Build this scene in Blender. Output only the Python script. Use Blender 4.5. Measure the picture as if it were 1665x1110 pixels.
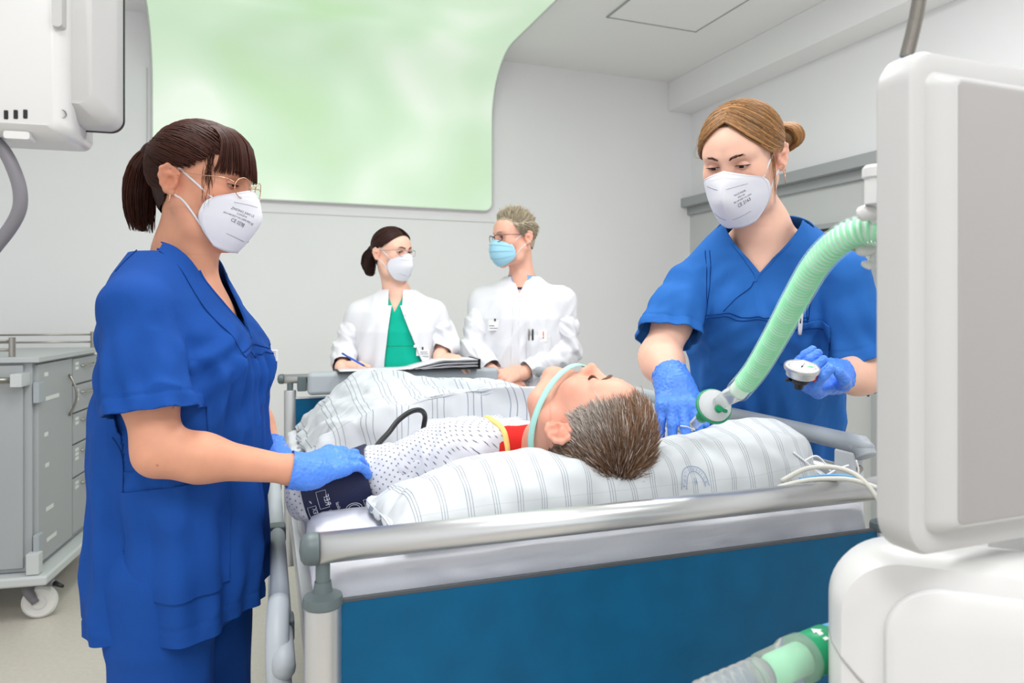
import bpy, bmesh, math, random
import numpy as np
from mathutils import Vector, Matrix

for _o in list(bpy.data.objects):
    bpy.data.objects.remove(_o)
SC = bpy.context.scene
COL = SC.collection
random.seed(7)
RNG = np.random.default_rng(7)

# ------------------------------------------------------------------ camera
F = 1150.0           # focal length in pixels of the 1665 px wide frame
CX, HY, CH = 832.5, 500.0, 1.37
cam_d = bpy.data.cameras.new('camera')
cam = bpy.data.objects.new('camera', cam_d)
COL.objects.link(cam)
cam.location = (0, 0, CH)
cam.rotation_euler = (math.pi / 2, 0, 0)
cam_d.sensor_width = 36.0
cam_d.lens = F / 1665.0 * 36.0
cam_d.shift_y = -(555.0 - HY) / 1665.0
cam_d.clip_start = 0.02
cam_d.dof.use_dof = True
cam_d.dof.focus_distance = 1.45
cam_d.dof.aperture_fstop = 6.3
SC.camera = cam


def at(px, py, Y):
    """point at depth Y that stands at pixel (px, py)"""
    return Vector(((px - CX) / F * Y, Y, CH - (py - HY) / F * Y))


# ------------------------------------------------------------------ world, light, exposure
world = bpy.data.worlds.new('world')
SC.world = world
world.use_nodes = True
world.node_tree.nodes['Background'].inputs[0].default_value = (0.95, 0.97, 1.0, 1)
world.node_tree.nodes['Background'].inputs[1].default_value = 0.22
SC.view_settings.view_transform = 'Standard'
SC.view_settings.look = 'None'
SC.view_settings.gamma = 1.0
SC.view_settings.use_curve_mapping = False
SC.view_settings.exposure = 0.14
# room axes: u runs along the back wall to the right, v runs into the room
RY = math.radians(21.0)
U = Vector((math.cos(RY), math.sin(RY), 0))
V = Vector((-math.sin(RY), math.cos(RY), 0))
CEIL = 3.15
BEAM = 2.925


def area(name, loc, rot, sx, sy, power, col=(1, 1, 1)):
    l = bpy.data.lights.new(name, 'AREA')
    l.shape = 'RECTANGLE'
    l.size, l.size_y, l.energy, l.color = sx, sy, power, col
    o = bpy.data.objects.new(name, l)
    COL.objects.link(o)
    o.location = loc
    o.rotation_euler = rot
    return o


# unseen fill lights, added under the ceiling and broadly behind the camera
area('ceiling_fill_light', (-0.75, 1.55, CEIL - 0.05), (0, 0, RY), 0.62, 1.24, 31, (1.0, 0.995, 0.99))
area('ceiling_fill_light', (1.0, 2.3, CEIL - 0.05), (0, 0, RY), 0.62, 1.24, 31, (1.0, 0.995, 0.99))
area('ceiling_fill_light', (-0.2, -0.8, CEIL - 0.05), (0, 0, RY), 0.62, 1.24, 31, (1.0, 0.995, 0.99))
area('ceiling_fill_light', (1.3, -0.3, CEIL - 0.05), (0, 0, RY), 0.62, 1.24, 31, (1.0, 0.995, 0.99))
area('front_fill_light', (0.9, -2.3, 1.75), (math.radians(88), 0, math.radians(12)), 3.6, 2.0, 24, (0.95, 0.97, 1.0))  # added soft frontal light, standing free inside the room


# ------------------------------------------------------------------ materials
MATS = {}


def srgb(r, g, b):
    def f(c):
        c /= 255.0
        return c / 12.92 if c <= 0.04045 else ((c + 0.055) / 1.055) ** 2.4
    return (f(r), f(g), f(b), 1)


def mat(name, col, rough=0.5, metal=0.0, var=0.0, vscale=8.0, bump=0.0, bscale=200.0, spec=0.5,
        trans=0.0, ior=1.45, sss=0.0, attr=None, emit=None, estr=0.0, alpha=1.0, sheen=0.0, coat=0.0, aniso=0.0):
    if name in MATS:
        return MATS[name]
    m = bpy.data.materials.new(name)
    m.use_nodes = True
    nt = m.node_tree
    b = nt.nodes['Principled BSDF']
    b.inputs['Base Color'].default_value = col
    b.inputs['Roughness'].default_value = rough
    b.inputs['Metallic'].default_value = metal
    b.inputs['Specular IOR Level'].default_value = spec
    b.inputs['Transmission Weight'].default_value = trans
    b.inputs['IOR'].default_value = ior
    b.inputs['Alpha'].default_value = alpha
    b.inputs['Sheen Weight'].default_value = sheen
    b.inputs['Coat Weight'].default_value = coat
    b.inputs['Anisotropic'].default_value = aniso
    if sss:
        b.inputs['Subsurface Weight'].default_value = sss
        b.inputs['Subsurface Radius'].default_value = (0.012, 0.005, 0.003)
        b.inputs['Subsurface Scale'].default_value = 0.6
    if emit:
        b.inputs['Emission Color'].default_value = emit
        b.inputs['Emission Strength'].default_value = estr
    tc = nt.nodes.new('ShaderNodeTexCoord')
    if var or attr:
        src = None
        if attr:
            a = nt.nodes.new('ShaderNodeAttribute')
            a.attribute_name = attr
            mx = nt.nodes.new('ShaderNodeMix')
            mx.data_type = 'RGBA'
            mx.blend_type = 'MULTIPLY'
            mx.inputs['Factor'].default_value = 1.0
            mx.inputs['A'].default_value = col
            nt.links.new(a.outputs['Color'], mx.inputs['B'])
            src = mx.outputs['Result']
        if var:
            n = nt.nodes.new('ShaderNodeTexNoise')
            n.inputs['Scale'].default_value = vscale
            n.inputs['Detail'].default_value = 5
            nt.links.new(tc.outputs['Object'], n.inputs['Vector'])
            mr = nt.nodes.new('ShaderNodeMapRange')
            mr.inputs['From Min'].default_value = 0.3
            mr.inputs['From Max'].default_value = 0.7
            mr.inputs['To Min'].default_value = 1 - var
            mr.inputs['To Max'].default_value = 1 + var
            nt.links.new(n.outputs['Fac'], mr.inputs['Value'])
            mx2 = nt.nodes.new('ShaderNodeMix')
            mx2.data_type = 'RGBA'
            mx2.blend_type = 'MULTIPLY'
            mx2.inputs['Factor'].default_value = 1.0
            if src:
                nt.links.new(src, mx2.inputs['A'])
            else:
                mx2.inputs['A'].default_value = col
            nt.links.new(mr.outputs['Result'], mx2.inputs['B'])
            src = mx2.outputs['Result']
        nt.links.new(src, b.inputs['Base Color'])
    if bump:
        n = nt.nodes.new('ShaderNodeTexNoise')
        n.inputs['Scale'].default_value = bscale
        n.inputs['Detail'].default_value = 3
        nt.links.new(tc.outputs['Object'], n.inputs['Vector'])
        bp_ = nt.nodes.new('ShaderNodeBump')
        bp_.inputs['Strength'].default_value = bump
        bp_.inputs['Distance'].default_value = 0.002
        nt.links.new(n.outputs['Fac'], bp_.inputs['Height'])
        nt.links.new(bp_.outputs['Normal'], b.inputs['Normal'])
    MATS[name] = m
    return m


mat('wall', srgb(244, 244, 246), 0.85, var=0.012, vscale=1.5)
mat('ceiling', srgb(246, 246, 247), 0.9)
mat('floor', srgb(206, 200, 190), 0.35, var=0.05, vscale=60)
mat('door_grey', srgb(168, 172, 174), 0.5)
mat('door_light', srgb(205, 207, 207), 0.5)
mat('blind', srgb(150, 145, 135), 0.6)
mat('dark_glass', srgb(70, 68, 66), 0.1)
mat('panel_edge', srgb(205, 208, 206), 0.4)
mat('cart_grey', srgb(168, 172, 175), 0.45, var=0.02, vscale=3)
mat('cart_top', srgb(186, 190, 192), 0.4)
mat('cart_base', srgb(202, 207, 208), 0.4)
mat('steel', srgb(170, 166, 160), 0.3, 1.0)
mat('alu', srgb(205, 207, 208), 0.34, 0.9, aniso=0.4)
mat('alu_satin', srgb(190, 192, 193), 0.45, 0.75)
mat('cap_grey', srgb(92, 104, 106), 0.42)
mat('rail_grey', srgb(166, 173, 179), 0.45)
mat('rail_light', srgb(205, 209, 213), 0.4)
mat('joint', srgb(70, 74, 78), 0.5)
mat('wheel', srgb(225, 225, 222), 0.4)
mat('black', srgb(24, 24, 27), 0.4)
mat('bed_blue', srgb(0, 84, 124), 0.45, var=0.10, vscale=14, spec=0.25)
mat('sheet', srgb(226, 228, 235), 0.8, bump=0.15, bscale=500)
mat('device', srgb(190, 190, 189), 0.4)
mat('device_panel', srgb(160, 158, 157), 0.45)
mat('device_white', srgb(216, 216, 215), 0.32)
mat('cable_grey', srgb(120, 118, 124), 0.5)
mat('cable_light', srgb(205, 204, 196), 0.5)
mat('cable_white', srgb(238, 238, 240), 0.4)
mat('cable_blue', srgb(90, 165, 215), 0.4)
mat('scrub', srgb(26, 74, 152), 0.8, var=0.07, vscale=9, bump=0.25, bscale=700, sheen=0.0, spec=0.15)
mat('scrub_n2', srgb(44, 104, 180), 0.8, var=0.06, vscale=9, bump=0.25, bscale=700, spec=0.15)
mat('stitch', srgb(18, 54, 118), 0.85, spec=0.1)
mat('glove', srgb(80, 136, 232), 0.42, var=0.05, vscale=50, bump=0.12, bscale=180, spec=0.4)
mat('skin', srgb(214, 154, 126), 0.5, var=0.05, vscale=30, bump=0.08, bscale=900, sss=0.12, attr='Col', spec=0.35)
mat('skin_pale', srgb(236, 190, 168), 0.5, var=0.04, vscale=30, bump=0.08, bscale=900, sss=0.12, attr='Col', spec=0.35)
mat('skin_red', srgb(232, 178, 156), 0.5, var=0.06, vscale=35, bump=0.08, bscale=900, sss=0.12, attr='Col', spec=0.35)
mat('skin_patient', srgb(220, 162, 140), 0.5, var=0.06, vscale=35, bump=0.08, bscale=900, sss=0.12, attr='Col', spec=0.35)
mat('hair_dark', srgb(58, 27, 17), 0.5, attr='Col', spec=0.25)
mat('hair_blond', srgb(146, 108, 70), 0.5, attr='Col', spec=0.3)
mat('hair_black', srgb(46, 26, 22), 0.5, attr='Col', spec=0.25)
mat('hair_grey', srgb(198, 186, 164), 0.5, attr='Col', spec=0.4)
mat('hair_brown', srgb(138, 104, 80), 0.5, attr='Col', spec=0.35)
mat('mask_white', srgb(222, 223, 231), 0.75, bump=0.1, bscale=600)
mat('mask_blue', srgb(158, 208, 228), 0.75, bump=0.1, bscale=600)
mat('print_grey', srgb(95, 98, 108), 0.8)
mat('print_blue', srgb(120, 140, 180), 0.8)
mat('print_white', srgb(225, 228, 235), 0.7)
mat('gold', srgb(226, 172, 140), 0.25, 1.0)
mat('lens', (1, 1, 1, 1), 0.02, trans=1.0, ior=1.08, alpha=0.25)
mat('eye_white', srgb(225, 218, 214), 0.2)
mat('iris', srgb(50, 36, 30), 0.15)
mat('coat', srgb(220, 221, 226), 0.8, bump=0.2, bscale=500)
mat('button', srgb(230, 230, 230), 0.4)
mat('green_scrub', srgb(14, 168, 142), 0.8, var=0.05, vscale=10, spec=0.15)
mat('shirt_blue', srgb(130, 165, 205), 0.8)
mat('navy', srgb(22, 28, 66), 0.6, bump=0.15, bscale=400)
mat('red_shirt', srgb(208, 44, 40), 0.8, var=0.06, vscale=20, spec=0.15)
mat('yellow_trim', srgb(244, 214, 130), 0.8)
mat('mint', srgb(170, 224, 214), 0.6)
mat('green_plastic', srgb(20, 150, 100), 0.4)
mat('clear_plastic', srgb(244, 248, 247), 0.25, trans=0.8, ior=1.15)
mat('hose_core', srgb(150, 236, 184), 0.45)
mat('hose_pale', srgb(222, 248, 232), 0.45)
mat('paper', srgb(214, 214, 220), 0.8)
mat('folder_black', srgb(30, 31, 35), 0.45)
mat('pen_blue', srgb(45, 90, 200), 0.35)
mat('pen_white', srgb(238, 238, 240), 0.35)
mat('red_plastic', srgb(215, 35, 35), 0.4)
mat('green_print', srgb(70, 190, 110), 0.6)
mat('card', srgb(238, 236, 228), 0.5)
mat('label_white', srgb(225, 227, 226), 0.6)
MATS['lens'].node_tree.nodes['Principled BSDF'].inputs['Specular IOR Level'].default_value = 0.8


# ------------------------------------------------------------------ object helpers
LOC = {}


def thing(name, label, cat, loc=(0, 0, 0), group=None, kind=None):
    o = bpy.data.objects.new(name, None)
    COL.objects.link(o)
    o.location = loc
    o.empty_display_size = 0.05
    LOC[o.name] = Vector(loc)
    if kind:
        o['kind'] = kind
    else:
        o['label'] = label
        o['category'] = cat
    if group:
        o['group'] = group
    return o


def link(o, parent):
    COL.objects.link(o)
    if parent is not None:
        o.parent = parent
        if parent.name in LOC:
            o.matrix_parent_inverse = Matrix.Translation(-LOC[parent.name])
    return o


def tag(o, label, cat, group=None):
    o['label'] = label
    o['category'] = cat
    if group:
        o['group'] = group
    return o


def mobj(name, v, f, m, parent=None, smooth=True, uv=None, col=None, label=None, kind=None):
    """mesh object from vertices and faces (arrays or lists)"""
    me = bpy.data.meshes.new(name)
    if isinstance(f, np.ndarray):
        n, k = f.shape
        v = np.asarray(v, dtype=np.float32)
        me.vertices.add(len(v))
        me.vertices.foreach_set('co', v.ravel())
        me.loops.add(n * k)
        me.loops.foreach_set('vertex_index', f.astype(np.int32).ravel())
        me.polygons.add(n)
        me.polygons.foreach_set('loop_start', np.arange(0, n * k, k, dtype=np.int32))
        me.update(calc_edges=True)
        me.validate()
    else:
        me.from_pydata([tuple(p) for p in v], [], f)
    if smooth:
        me.polygons.foreach_set('use_smooth', np.ones(len(me.polygons), dtype=bool))
    if uv is not None:
        l = me.uv_layers.new(name='UVMap')
        idx = np.zeros(len(me.loops), dtype=np.int32)
        me.loops.foreach_get('vertex_index', idx)
        l.data.foreach_set('uv', np.asarray(uv, dtype=np.float32)[idx].ravel())
    if col is not None:
        a = me.color_attributes.new('Col', 'FLOAT_COLOR', 'POINT')
        c = np.ones((len(me.vertices), 4), dtype=np.float32)
        c[:, :3] = col
        a.data.foreach_set('color', c.ravel())
    me.materials.append(MATS[m] if isinstance(m, str) else m)
    o = bpy.data.objects.new(name, me)
    link(o, parent)
    if label:
        o['label'] = label
    if kind:
        o['kind'] = kind
    return o


def bobj(name, bm, m, parent=None, smooth=True, bevel=0, label=None, kind=None, seg=2):
    bmesh.ops.recalc_face_normals(bm, faces=bm.faces)
    me = bpy.data.meshes.new(name)
    bm.to_mesh(me)
    bm.free()
    if smooth:
        me.polygons.foreach_set('use_smooth', np.ones(len(me.polygons), dtype=bool))
    me.materials.append(MATS[m] if isinstance(m, str) else m)
    o = bpy.data.objects.new(name, me)
    link(o, parent)
    if bevel:
        b = o.modifiers.new('bevel', 'BEVEL')
        b.width = bevel
        b.segments = seg
        b.limit_method = 'ANGLE'
        b.angle_limit = math.radians(35)
        b.harden_normals = True
    if label:
        o['label'] = label
    if kind:
        o['kind'] = kind
    return o


def frame(o, y=None, z=None):
    """matrix with origin o, y axis y, z axis near z"""
    y = Vector(y).normalized()
    z = Vector(z)
    x = y.cross(z).normalized()
    z = x.cross(y).normalized()
    m = Matrix((x, y, z)).transposed().to_4x4()
    m.translation = Vector(o)
    return m


def boxbm(bm, c, h, M=None):
    """box with centre c, half sizes h in frame M"""
    M = M or Matrix()
    vs = [bm.verts.new(M @ Vector((c[0] + sx * h[0], c[1] + sy * h[1], c[2] + sz * h[2])))
          for sx in (-1, 1) for sy in (-1, 1) for sz in (-1, 1)]
    for q in ((0, 1, 3, 2), (4, 6, 7, 5), (0, 4, 5, 1), (2, 3, 7, 6), (0, 2, 6, 4), (1, 5, 7, 3)):
        bm.faces.new([vs[i] for i in q])
    return vs


def box(name, c, h, M, m, parent=None, bevel=0.0, label=None, seg=2):
    bm = bmesh.new()
    boxbm(bm, c, h, M)
    return bobj(name, bm, m, parent, smooth=bevel > 0, bevel=bevel, label=label, seg=seg)


def tubebm(bm, pts, rad, n=12, cap=True):
    """swept tube along points with one radius or a radius per point"""
    pts = [Vector(p) for p in pts]
    if not hasattr(rad, '__len__'):
        rad = [rad] * len(pts)
    t0 = (pts[1] - pts[0]).normalized()
    ref = Vector((0, 0, 1)) if abs(t0.z) < 0.9 else Vector((1, 0, 0))
    nrm = t0.cross(ref).normalized()
    rings = []
    for i, p in enumerate(pts):
        if i == 0:
            t = pts[1] - pts[0]
        elif i == len(pts) - 1:
            t = pts[-1] - pts[-2]
        else:
            t = (pts[i + 1] - p).normalized() + (p - pts[i - 1]).normalized()
        t.normalize()
        nrm = (nrm - t * nrm.dot(t)).normalized()
        b = t.cross(nrm)
        rings.append([bm.verts.new(p + (nrm * math.cos(a) + b * math.sin(a)) * rad[i])
                      for a in (2 * math.pi * k / n for k in range(n))])
    for r0, r1 in zip(rings, rings[1:]):
        for k in range(n):
            bm.faces.new((r0[k], r0[(k + 1) % n], r1[(k + 1) % n], r1[k]))
    if cap:
        bm.faces.new(rings[0][::-1])
        bm.faces.new(rings[-1])
    return rings


def tube(name, pts, rad, m, parent=None, n=12, label=None, cap=True):
    bm = bmesh.new()
    tubebm(bm, pts, rad, n, cap)
    return bobj(name, bm, m, parent, label=label)


def smooth_path(pts, n=8):
    """Catmull-Rom through the points"""
    pts = [Vector(p) for p in pts]
    P = [pts[0] * 2 - pts[1]] + pts + [pts[-1] * 2 - pts[-2]]
    out = []
    for i in range(1, len(P) - 2):
        for k in range(n):
            t = k / n
            a, b, c, d = P[i - 1], P[i], P[i + 1], P[i + 2]
            out.append(0.5 * ((2 * b) + (c - a) * t + (2 * a - 5 * b + 4 * c - d) * t * t + (3 * b - a - 3 * c + d) * t ** 3))
    out.append(pts[-1])
    return out


def lathebm(bm, prof, M, n=32):
    """profile of (radius, height) turned around local z of M"""
    rings = []
    for r, h in prof:
        if r < 1e-6:
            rings.append([bm.verts.new(M @ Vector((0, 0, h)))])
        else:
            rings.append([bm.verts.new(M @ Vector((r * math.cos(2 * math.pi * k / n), r * math.sin(2 * math.pi * k / n), h))) for k in range(n)])
    for a, b in zip(rings, rings[1:]):
        for k in range(n):
            q = [a[k % len(a)], a[(k + 1) % len(a)], b[(k + 1) % len(b)], b[k % len(b)]]
            q2 = []
            for v in q:
                if v not in q2:
                    q2.append(v)
            if len(q2) > 2:
                bm.faces.new(q2)


def lathe(name, prof, M, m, parent=None, n=32, label=None):
    bm = bmesh.new()
    lathebm(bm, prof, M, n)
    o = bobj(name, bm, m, parent, label=label)
    e = o.modifiers.new('edge', 'EDGE_SPLIT')
    e.split_angle = math.radians(40)
    return o


def textmesh(s, size=1.0, spacing=1.0):
    """flat triangulated lettering: (verts Nx2, faces), left at x = 0, baseline y = 0"""
    cu = bpy.data.curves.new('lettering', 'FONT')
    cu.body = s
    cu.size = size
    cu.space_character = spacing
    cu.resolution_u = 2
    o = bpy.data.objects.new('lettering', cu)
    COL.objects.link(o)
    dg = bpy.context.evaluated_depsgraph_get()
    me = o.evaluated_get(dg).to_mesh()
    v = np.array([tuple(x.co)[:2] for x in me.vertices]).reshape(-1, 2)
    f = [tuple(p.vertices) for p in me.polygons]
    o.evaluated_get(dg).to_mesh_clear()
    bpy.data.objects.remove(o)
    bpy.data.curves.remove(cu)
    return v, f


def lettering(name, lines, fn, m, parent, label=None):
    """lines: (text, size, x, y); fn maps flat (x, y) to a point just above the surface"""
    vs, fs = [], []
    for s, size, x, y in lines:
        v, f = textmesh(s, size)
        w = v[:, 0].max() if len(v) else 0
        base = len(vs)
        vs += [fn(p[0] - w / 2 + x, p[1] + y) for p in v]
        fs += [tuple(i + base for i in q) for q in f]
    return mobj(name, vs, fs, m, parent, smooth=False, label=label)


# ------------------------------------------------------------------ implicit-surface modelling (smooth bodies and cloth)
class P_:
    def __init__(s, lo, hi, f, k=0.01, sub=False):
        s.lo, s.hi, s.f, s.k, s.sub = np.array(lo, float), np.array(hi, float), f, k, sub


def rc(a, b, ra, rb, k=0.01, sub=False):
    a, b = np.array(a, float), np.array(b, float)
    ab = b - a
    L = max(float(ab @ ab), 1e-10)
    r = max(ra, rb)

    def f(X, Y, Z):
        x, y, z = X - a[0], Y - a[1], Z - a[2]
        t = np.clip((x * ab[0] + y * ab[1] + z * ab[2]) / L, 0, 1)
        return np.sqrt((x - t * ab[0]) ** 2 + (y - t * ab[1]) ** 2 + (z - t * ab[2]) ** 2) - (ra + (rb - ra) * t)
    return P_(np.minimum(a, b) - r, np.maximum(a, b) + r, f, k, sub)


def chain(pts, rad, k=0.01):
    return [rc(pts[i], pts[i + 1], rad[i], rad[i + 1], k) for i in range(len(pts) - 1)]


def ell(c, r, M=None, k=0.01, sub=False):
    """ellipsoid; c and r in frame M"""
    M = M or Matrix()
    R = np.array(M.to_3x3())
    c = np.array(M @ Vector(c))
    r = np.array(r, float)
    m = np.sqrt((R * R) @ (r * r))

    def f(X, Y, Z):
        x, y, z = X - c[0], Y - c[1], Z - c[2]
        a = (x * R[0, 0] + y * R[1, 0] + z * R[2, 0]) / r[0]
        b = (x * R[0, 1] + y * R[1, 1] + z * R[2, 1]) / r[1]
        d = (x * R[0, 2] + y * R[1, 2] + z * R[2, 2]) / r[2]
        k0 = np.sqrt(a * a + b * b + d * d)
        k1 = np.sqrt((a / r[0]) ** 2 + (b / r[1]) ** 2 + (d / r[2]) ** 2) + 1e-9
        return k0 * (k0 - 1) / k1
    return P_(c - m, c + m, f, k, sub)


def loft(M, secs, k=0.02, p=2.2):
    """stack of (z, cx, cy, rx, ry) superellipses along local z of M"""
    S = np.array(secs, float)
    R = np.array(M.to_3x3())
    o = np.array(M.translation)
    z0, z1 = S[0, 0], S[-1, 0]
    ext = np.abs(S[:, 1:3]) + S[:, 3:5]
    e = ext.max(0)
    cs = np.array([M @ Vector((sx * e[0], sy * e[1], z)) for sx in (-1, 1) for sy in (-1, 1) for z in (z0, z1)])

    def f(X, Y, Z):
        x, y, z = X - o[0], Y - o[1], Z - o[2]
        a = x * R[0, 0] + y * R[1, 0] + z * R[2, 0]
        b = x * R[0, 1] + y * R[1, 1] + z * R[2, 1]
        c = x * R[0, 2] + y * R[1, 2] + z * R[2, 2]
        cc = np.clip(c, z0, z1)
        cx, cy, rx, ry = (np.interp(cc, S[:, 0], S[:, i]).astype(np.float32) for i in (1, 2, 3, 4))
        q = (np.abs((a - cx) / rx) ** p + np.abs((b - cy) / ry) ** p) ** (1.0 / p)
        d = (q - 1) * np.minimum(rx, ry)
        return np.maximum(d, np.abs(c - (z0 + z1) / 2) - (z1 - z0) / 2)
    return P_(cs.min(0), cs.max(0), f, k)


def snets(d, org, h):
    s = d < 0
    cnt = np.zeros(tuple(n - 1 for n in d.shape), np.uint8)
    offs = [(i, j, k) for i in (0, 1) for j in (0, 1) for k in (0, 1)]
    for i, j, k in offs:
        cnt += s[i:s.shape[0] - 1 + i, j:s.shape[1] - 1 + j, k:s.shape[2] - 1 + k]
    act = (cnt > 0) & (cnt < 8)
    ai = np.argwhere(act)
    idx = np.full(act.shape, -1, np.int64)
    idx[act] = np.arange(len(ai))
    val = {o: d[ai[:, 0] + o[0], ai[:, 1] + o[1], ai[:, 2] + o[2]] for o in offs}
    pos = np.zeros((len(ai), 3))
    n = np.zeros(len(ai))
    for o in offs:
        for ax in range(3):
            if o[ax] == 0:
                q = list(o)
                q[ax] = 1
                q = tuple(q)
                va, vb = val[o], val[q]
                m = (va < 0) != (vb < 0)
                t = va[m] / (va[m] - vb[m])
                p = np.tile(np.array(o, float), (m.sum(), 1))
                p[:, ax] += t
                pos[m] += p
                n[m] += 1
    v = np.array(org) + h * (ai + pos / n[:, None])
    faces = []
    for ax in range(3):
        b, c = (ax + 1) % 3, (ax + 2) % 3
        lo = [slice(1, -1)] * 3
        hi = [slice(1, -1)] * 3
        lo[ax] = slice(0, -1)
        hi[ax] = slice(1, None)
        s0, s1 = s[tuple(lo)], s[tuple(hi)]
        e = np.argwhere(s0 != s1)
        flip = ~s0[s0 != s1]
        e[:, b] += 1
        e[:, c] += 1

        def cell(db, dc):
            q = e.copy()
            q[:, b] += db
            q[:, c] += dc
            return idx[q[:, 0], q[:, 1], q[:, 2]]
        Q = np.stack([cell(-1, -1), cell(0, -1), cell(0, 0), cell(-1, 0)], 1)
        Q[flip] = Q[flip][:, ::-1]
        faces.append(Q)
    return v, np.concatenate(faces)


def vnormals(v, f):
    a = v[f[:, 2]] - v[f[:, 0]]
    b = v[f[:, 3]] - v[f[:, 1]]
    n = np.cross(a, b)
    out = np.zeros_like(v)
    for i in range(4):
        for c in range(3):
            out[:, c] += np.bincount(f[:, i], n[:, c], len(v))
    return out / (np.linalg.norm(out, axis=1, keepdims=True) + 1e-12)


def relax(v, f, it=2):
    e = np.concatenate([f[:, [0, 1]], f[:, [1, 2]], f[:, [2, 3]], f[:, [3, 0]]])
    deg = np.bincount(e[:, 0], minlength=len(v)) + np.bincount(e[:, 1], minlength=len(v))
    for _ in range(it):
        for lam in (0.5, -0.4):
            s = np.stack([np.bincount(e[:, 0], v[e[:, 1], c], len(v)) + np.bincount(e[:, 1], v[e[:, 0], c], len(v)) for c in range(3)], 1)
            v = v + lam * (s / np.maximum(deg, 1)[:, None] - v)
    return v


def solid(prims, h, it=2, clip_lo=None, clip_hi=None):
    lo = np.min([p.lo for p in prims if not p.sub], 0) - 3 * h
    hi = np.max([p.hi for p in prims if not p.sub], 0) + 3 * h
    if clip_lo is not None:
        lo = np.maximum(lo, clip_lo)
    if clip_hi is not None:
        hi = np.minimum(hi, clip_hi)
    n = np.ceil((hi - lo) / h).astype(int) + 1
    ax = [(lo[i] + h * np.arange(n[i])).astype(np.float32) for i in range(3)]
    d = np.full(tuple(n), 1.0, np.float32)
    for p in prims:
        m = p.k + 3 * h
        a = np.clip(np.floor((p.lo - m - lo) / h).astype(int), 0, n)
        b = np.clip(np.ceil((p.hi + m - lo) / h).astype(int) + 1, 0, n)
        if np.any(b - a < 1):
            continue
        sl = tuple(slice(a[i], b[i]) for i in range(3))
        q = p.f(ax[0][sl[0]][:, None, None], ax[1][sl[1]][None, :, None], ax[2][sl[2]][None, None, :]).astype(np.float32)
        D = d[sl]
        k = max(p.k, 1e-5)
        if p.sub:
            q = -q
            hh = np.maximum(k - np.abs(D - q), 0) / k
            d[sl] = np.maximum(D, q) + hh * hh * k * 0.25
        else:
            hh = np.maximum(k - np.abs(D - q), 0) / k
            d[sl] = np.minimum(D, q) - hh * hh * k * 0.25
    v, f = snets(d, lo, h)
    return relax(v, f, it), f


_LAT = np.random.default_rng(5).random((64, 64, 64))


def vnoise(p):
    """smooth value noise in -1..1 at Nx3 points"""
    i = np.floor(p).astype(int)
    t = p - i
    t = t * t * (3 - 2 * t)
    o = 0
    for dx in (0, 1):
        for dy in (0, 1):
            for dz in (0, 1):
                w = (t[:, 0] if dx else 1 - t[:, 0]) * (t[:, 1] if dy else 1 - t[:, 1]) * (t[:, 2] if dz else 1 - t[:, 2])
                o = o + w * _LAT[(i[:, 0] + dx) & 63, (i[:, 1] + dy) & 63, (i[:, 2] + dz) & 63]
    return o * 2 - 1


def fnoise(p, oct=3):
    o, a = 0, 1.0
    for _ in range(oct):
        o = o + a * vnoise(p)
        p = p * 2.03 + 11.7
        a *= 0.5
    return o


def ridge(p, oct=2):
    """creases: sharp-topped folds, 0..1"""
    return 1 - np.abs(fnoise(p, oct)).clip(0, 1)


def gaus(v, c, r):
    return np.exp(-((v - np.array(c)) ** 2).sum(1) / (r * r))


def join(parts):
    vs, fs, n = [], [], 0
    for v, f in parts:
        vs.append(v)
        fs.append(f + n)
        n += len(v)
    return np.concatenate(vs), np.concatenate(fs)


def cut(bm, planes, where=None):
    """remove the region in front of all planes (co, no); where(centre) limits it"""
    for co, no in planes:
        fs = [f for f in bm.faces if where is None or where(f.calc_center_median())]
        geom = list({e for f in fs for e in f.edges}) + list({v for f in fs for v in f.verts}) + fs
        bmesh.ops.bisect_plane(bm, geom=geom, dist=1e-6, plane_co=Vector(co), plane_no=Vector(no))
    dead = []
    for f in bm.faces:
        c = f.calc_center_median()
        if (where is None or where(c)) and all((c - Vector(co)).dot(Vector(no)) > 0 for co, no in planes):
            dead.append(f)
    bmesh.ops.delete(bm, geom=dead, context='FACES')


def cloth(name, v, f, m, parent, cuts=(), thick=0.003, label=None, uv=None):
    """garment: open-edged skin with a little thickness"""
    o = mobj(name, v, f, m, parent, uv=uv, label=label)
    if cuts:
        bm = bmesh.new()
        bm.from_mesh(o.data)
        for planes, where in cuts:
            cut(bm, planes, where)
        bm.to_mesh(o.data)
        bm.free()
    s = o.modifiers.new('thickness', 'SOLIDIFY')
    s.thickness = thick
    s.offset = -1
    return o


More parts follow.
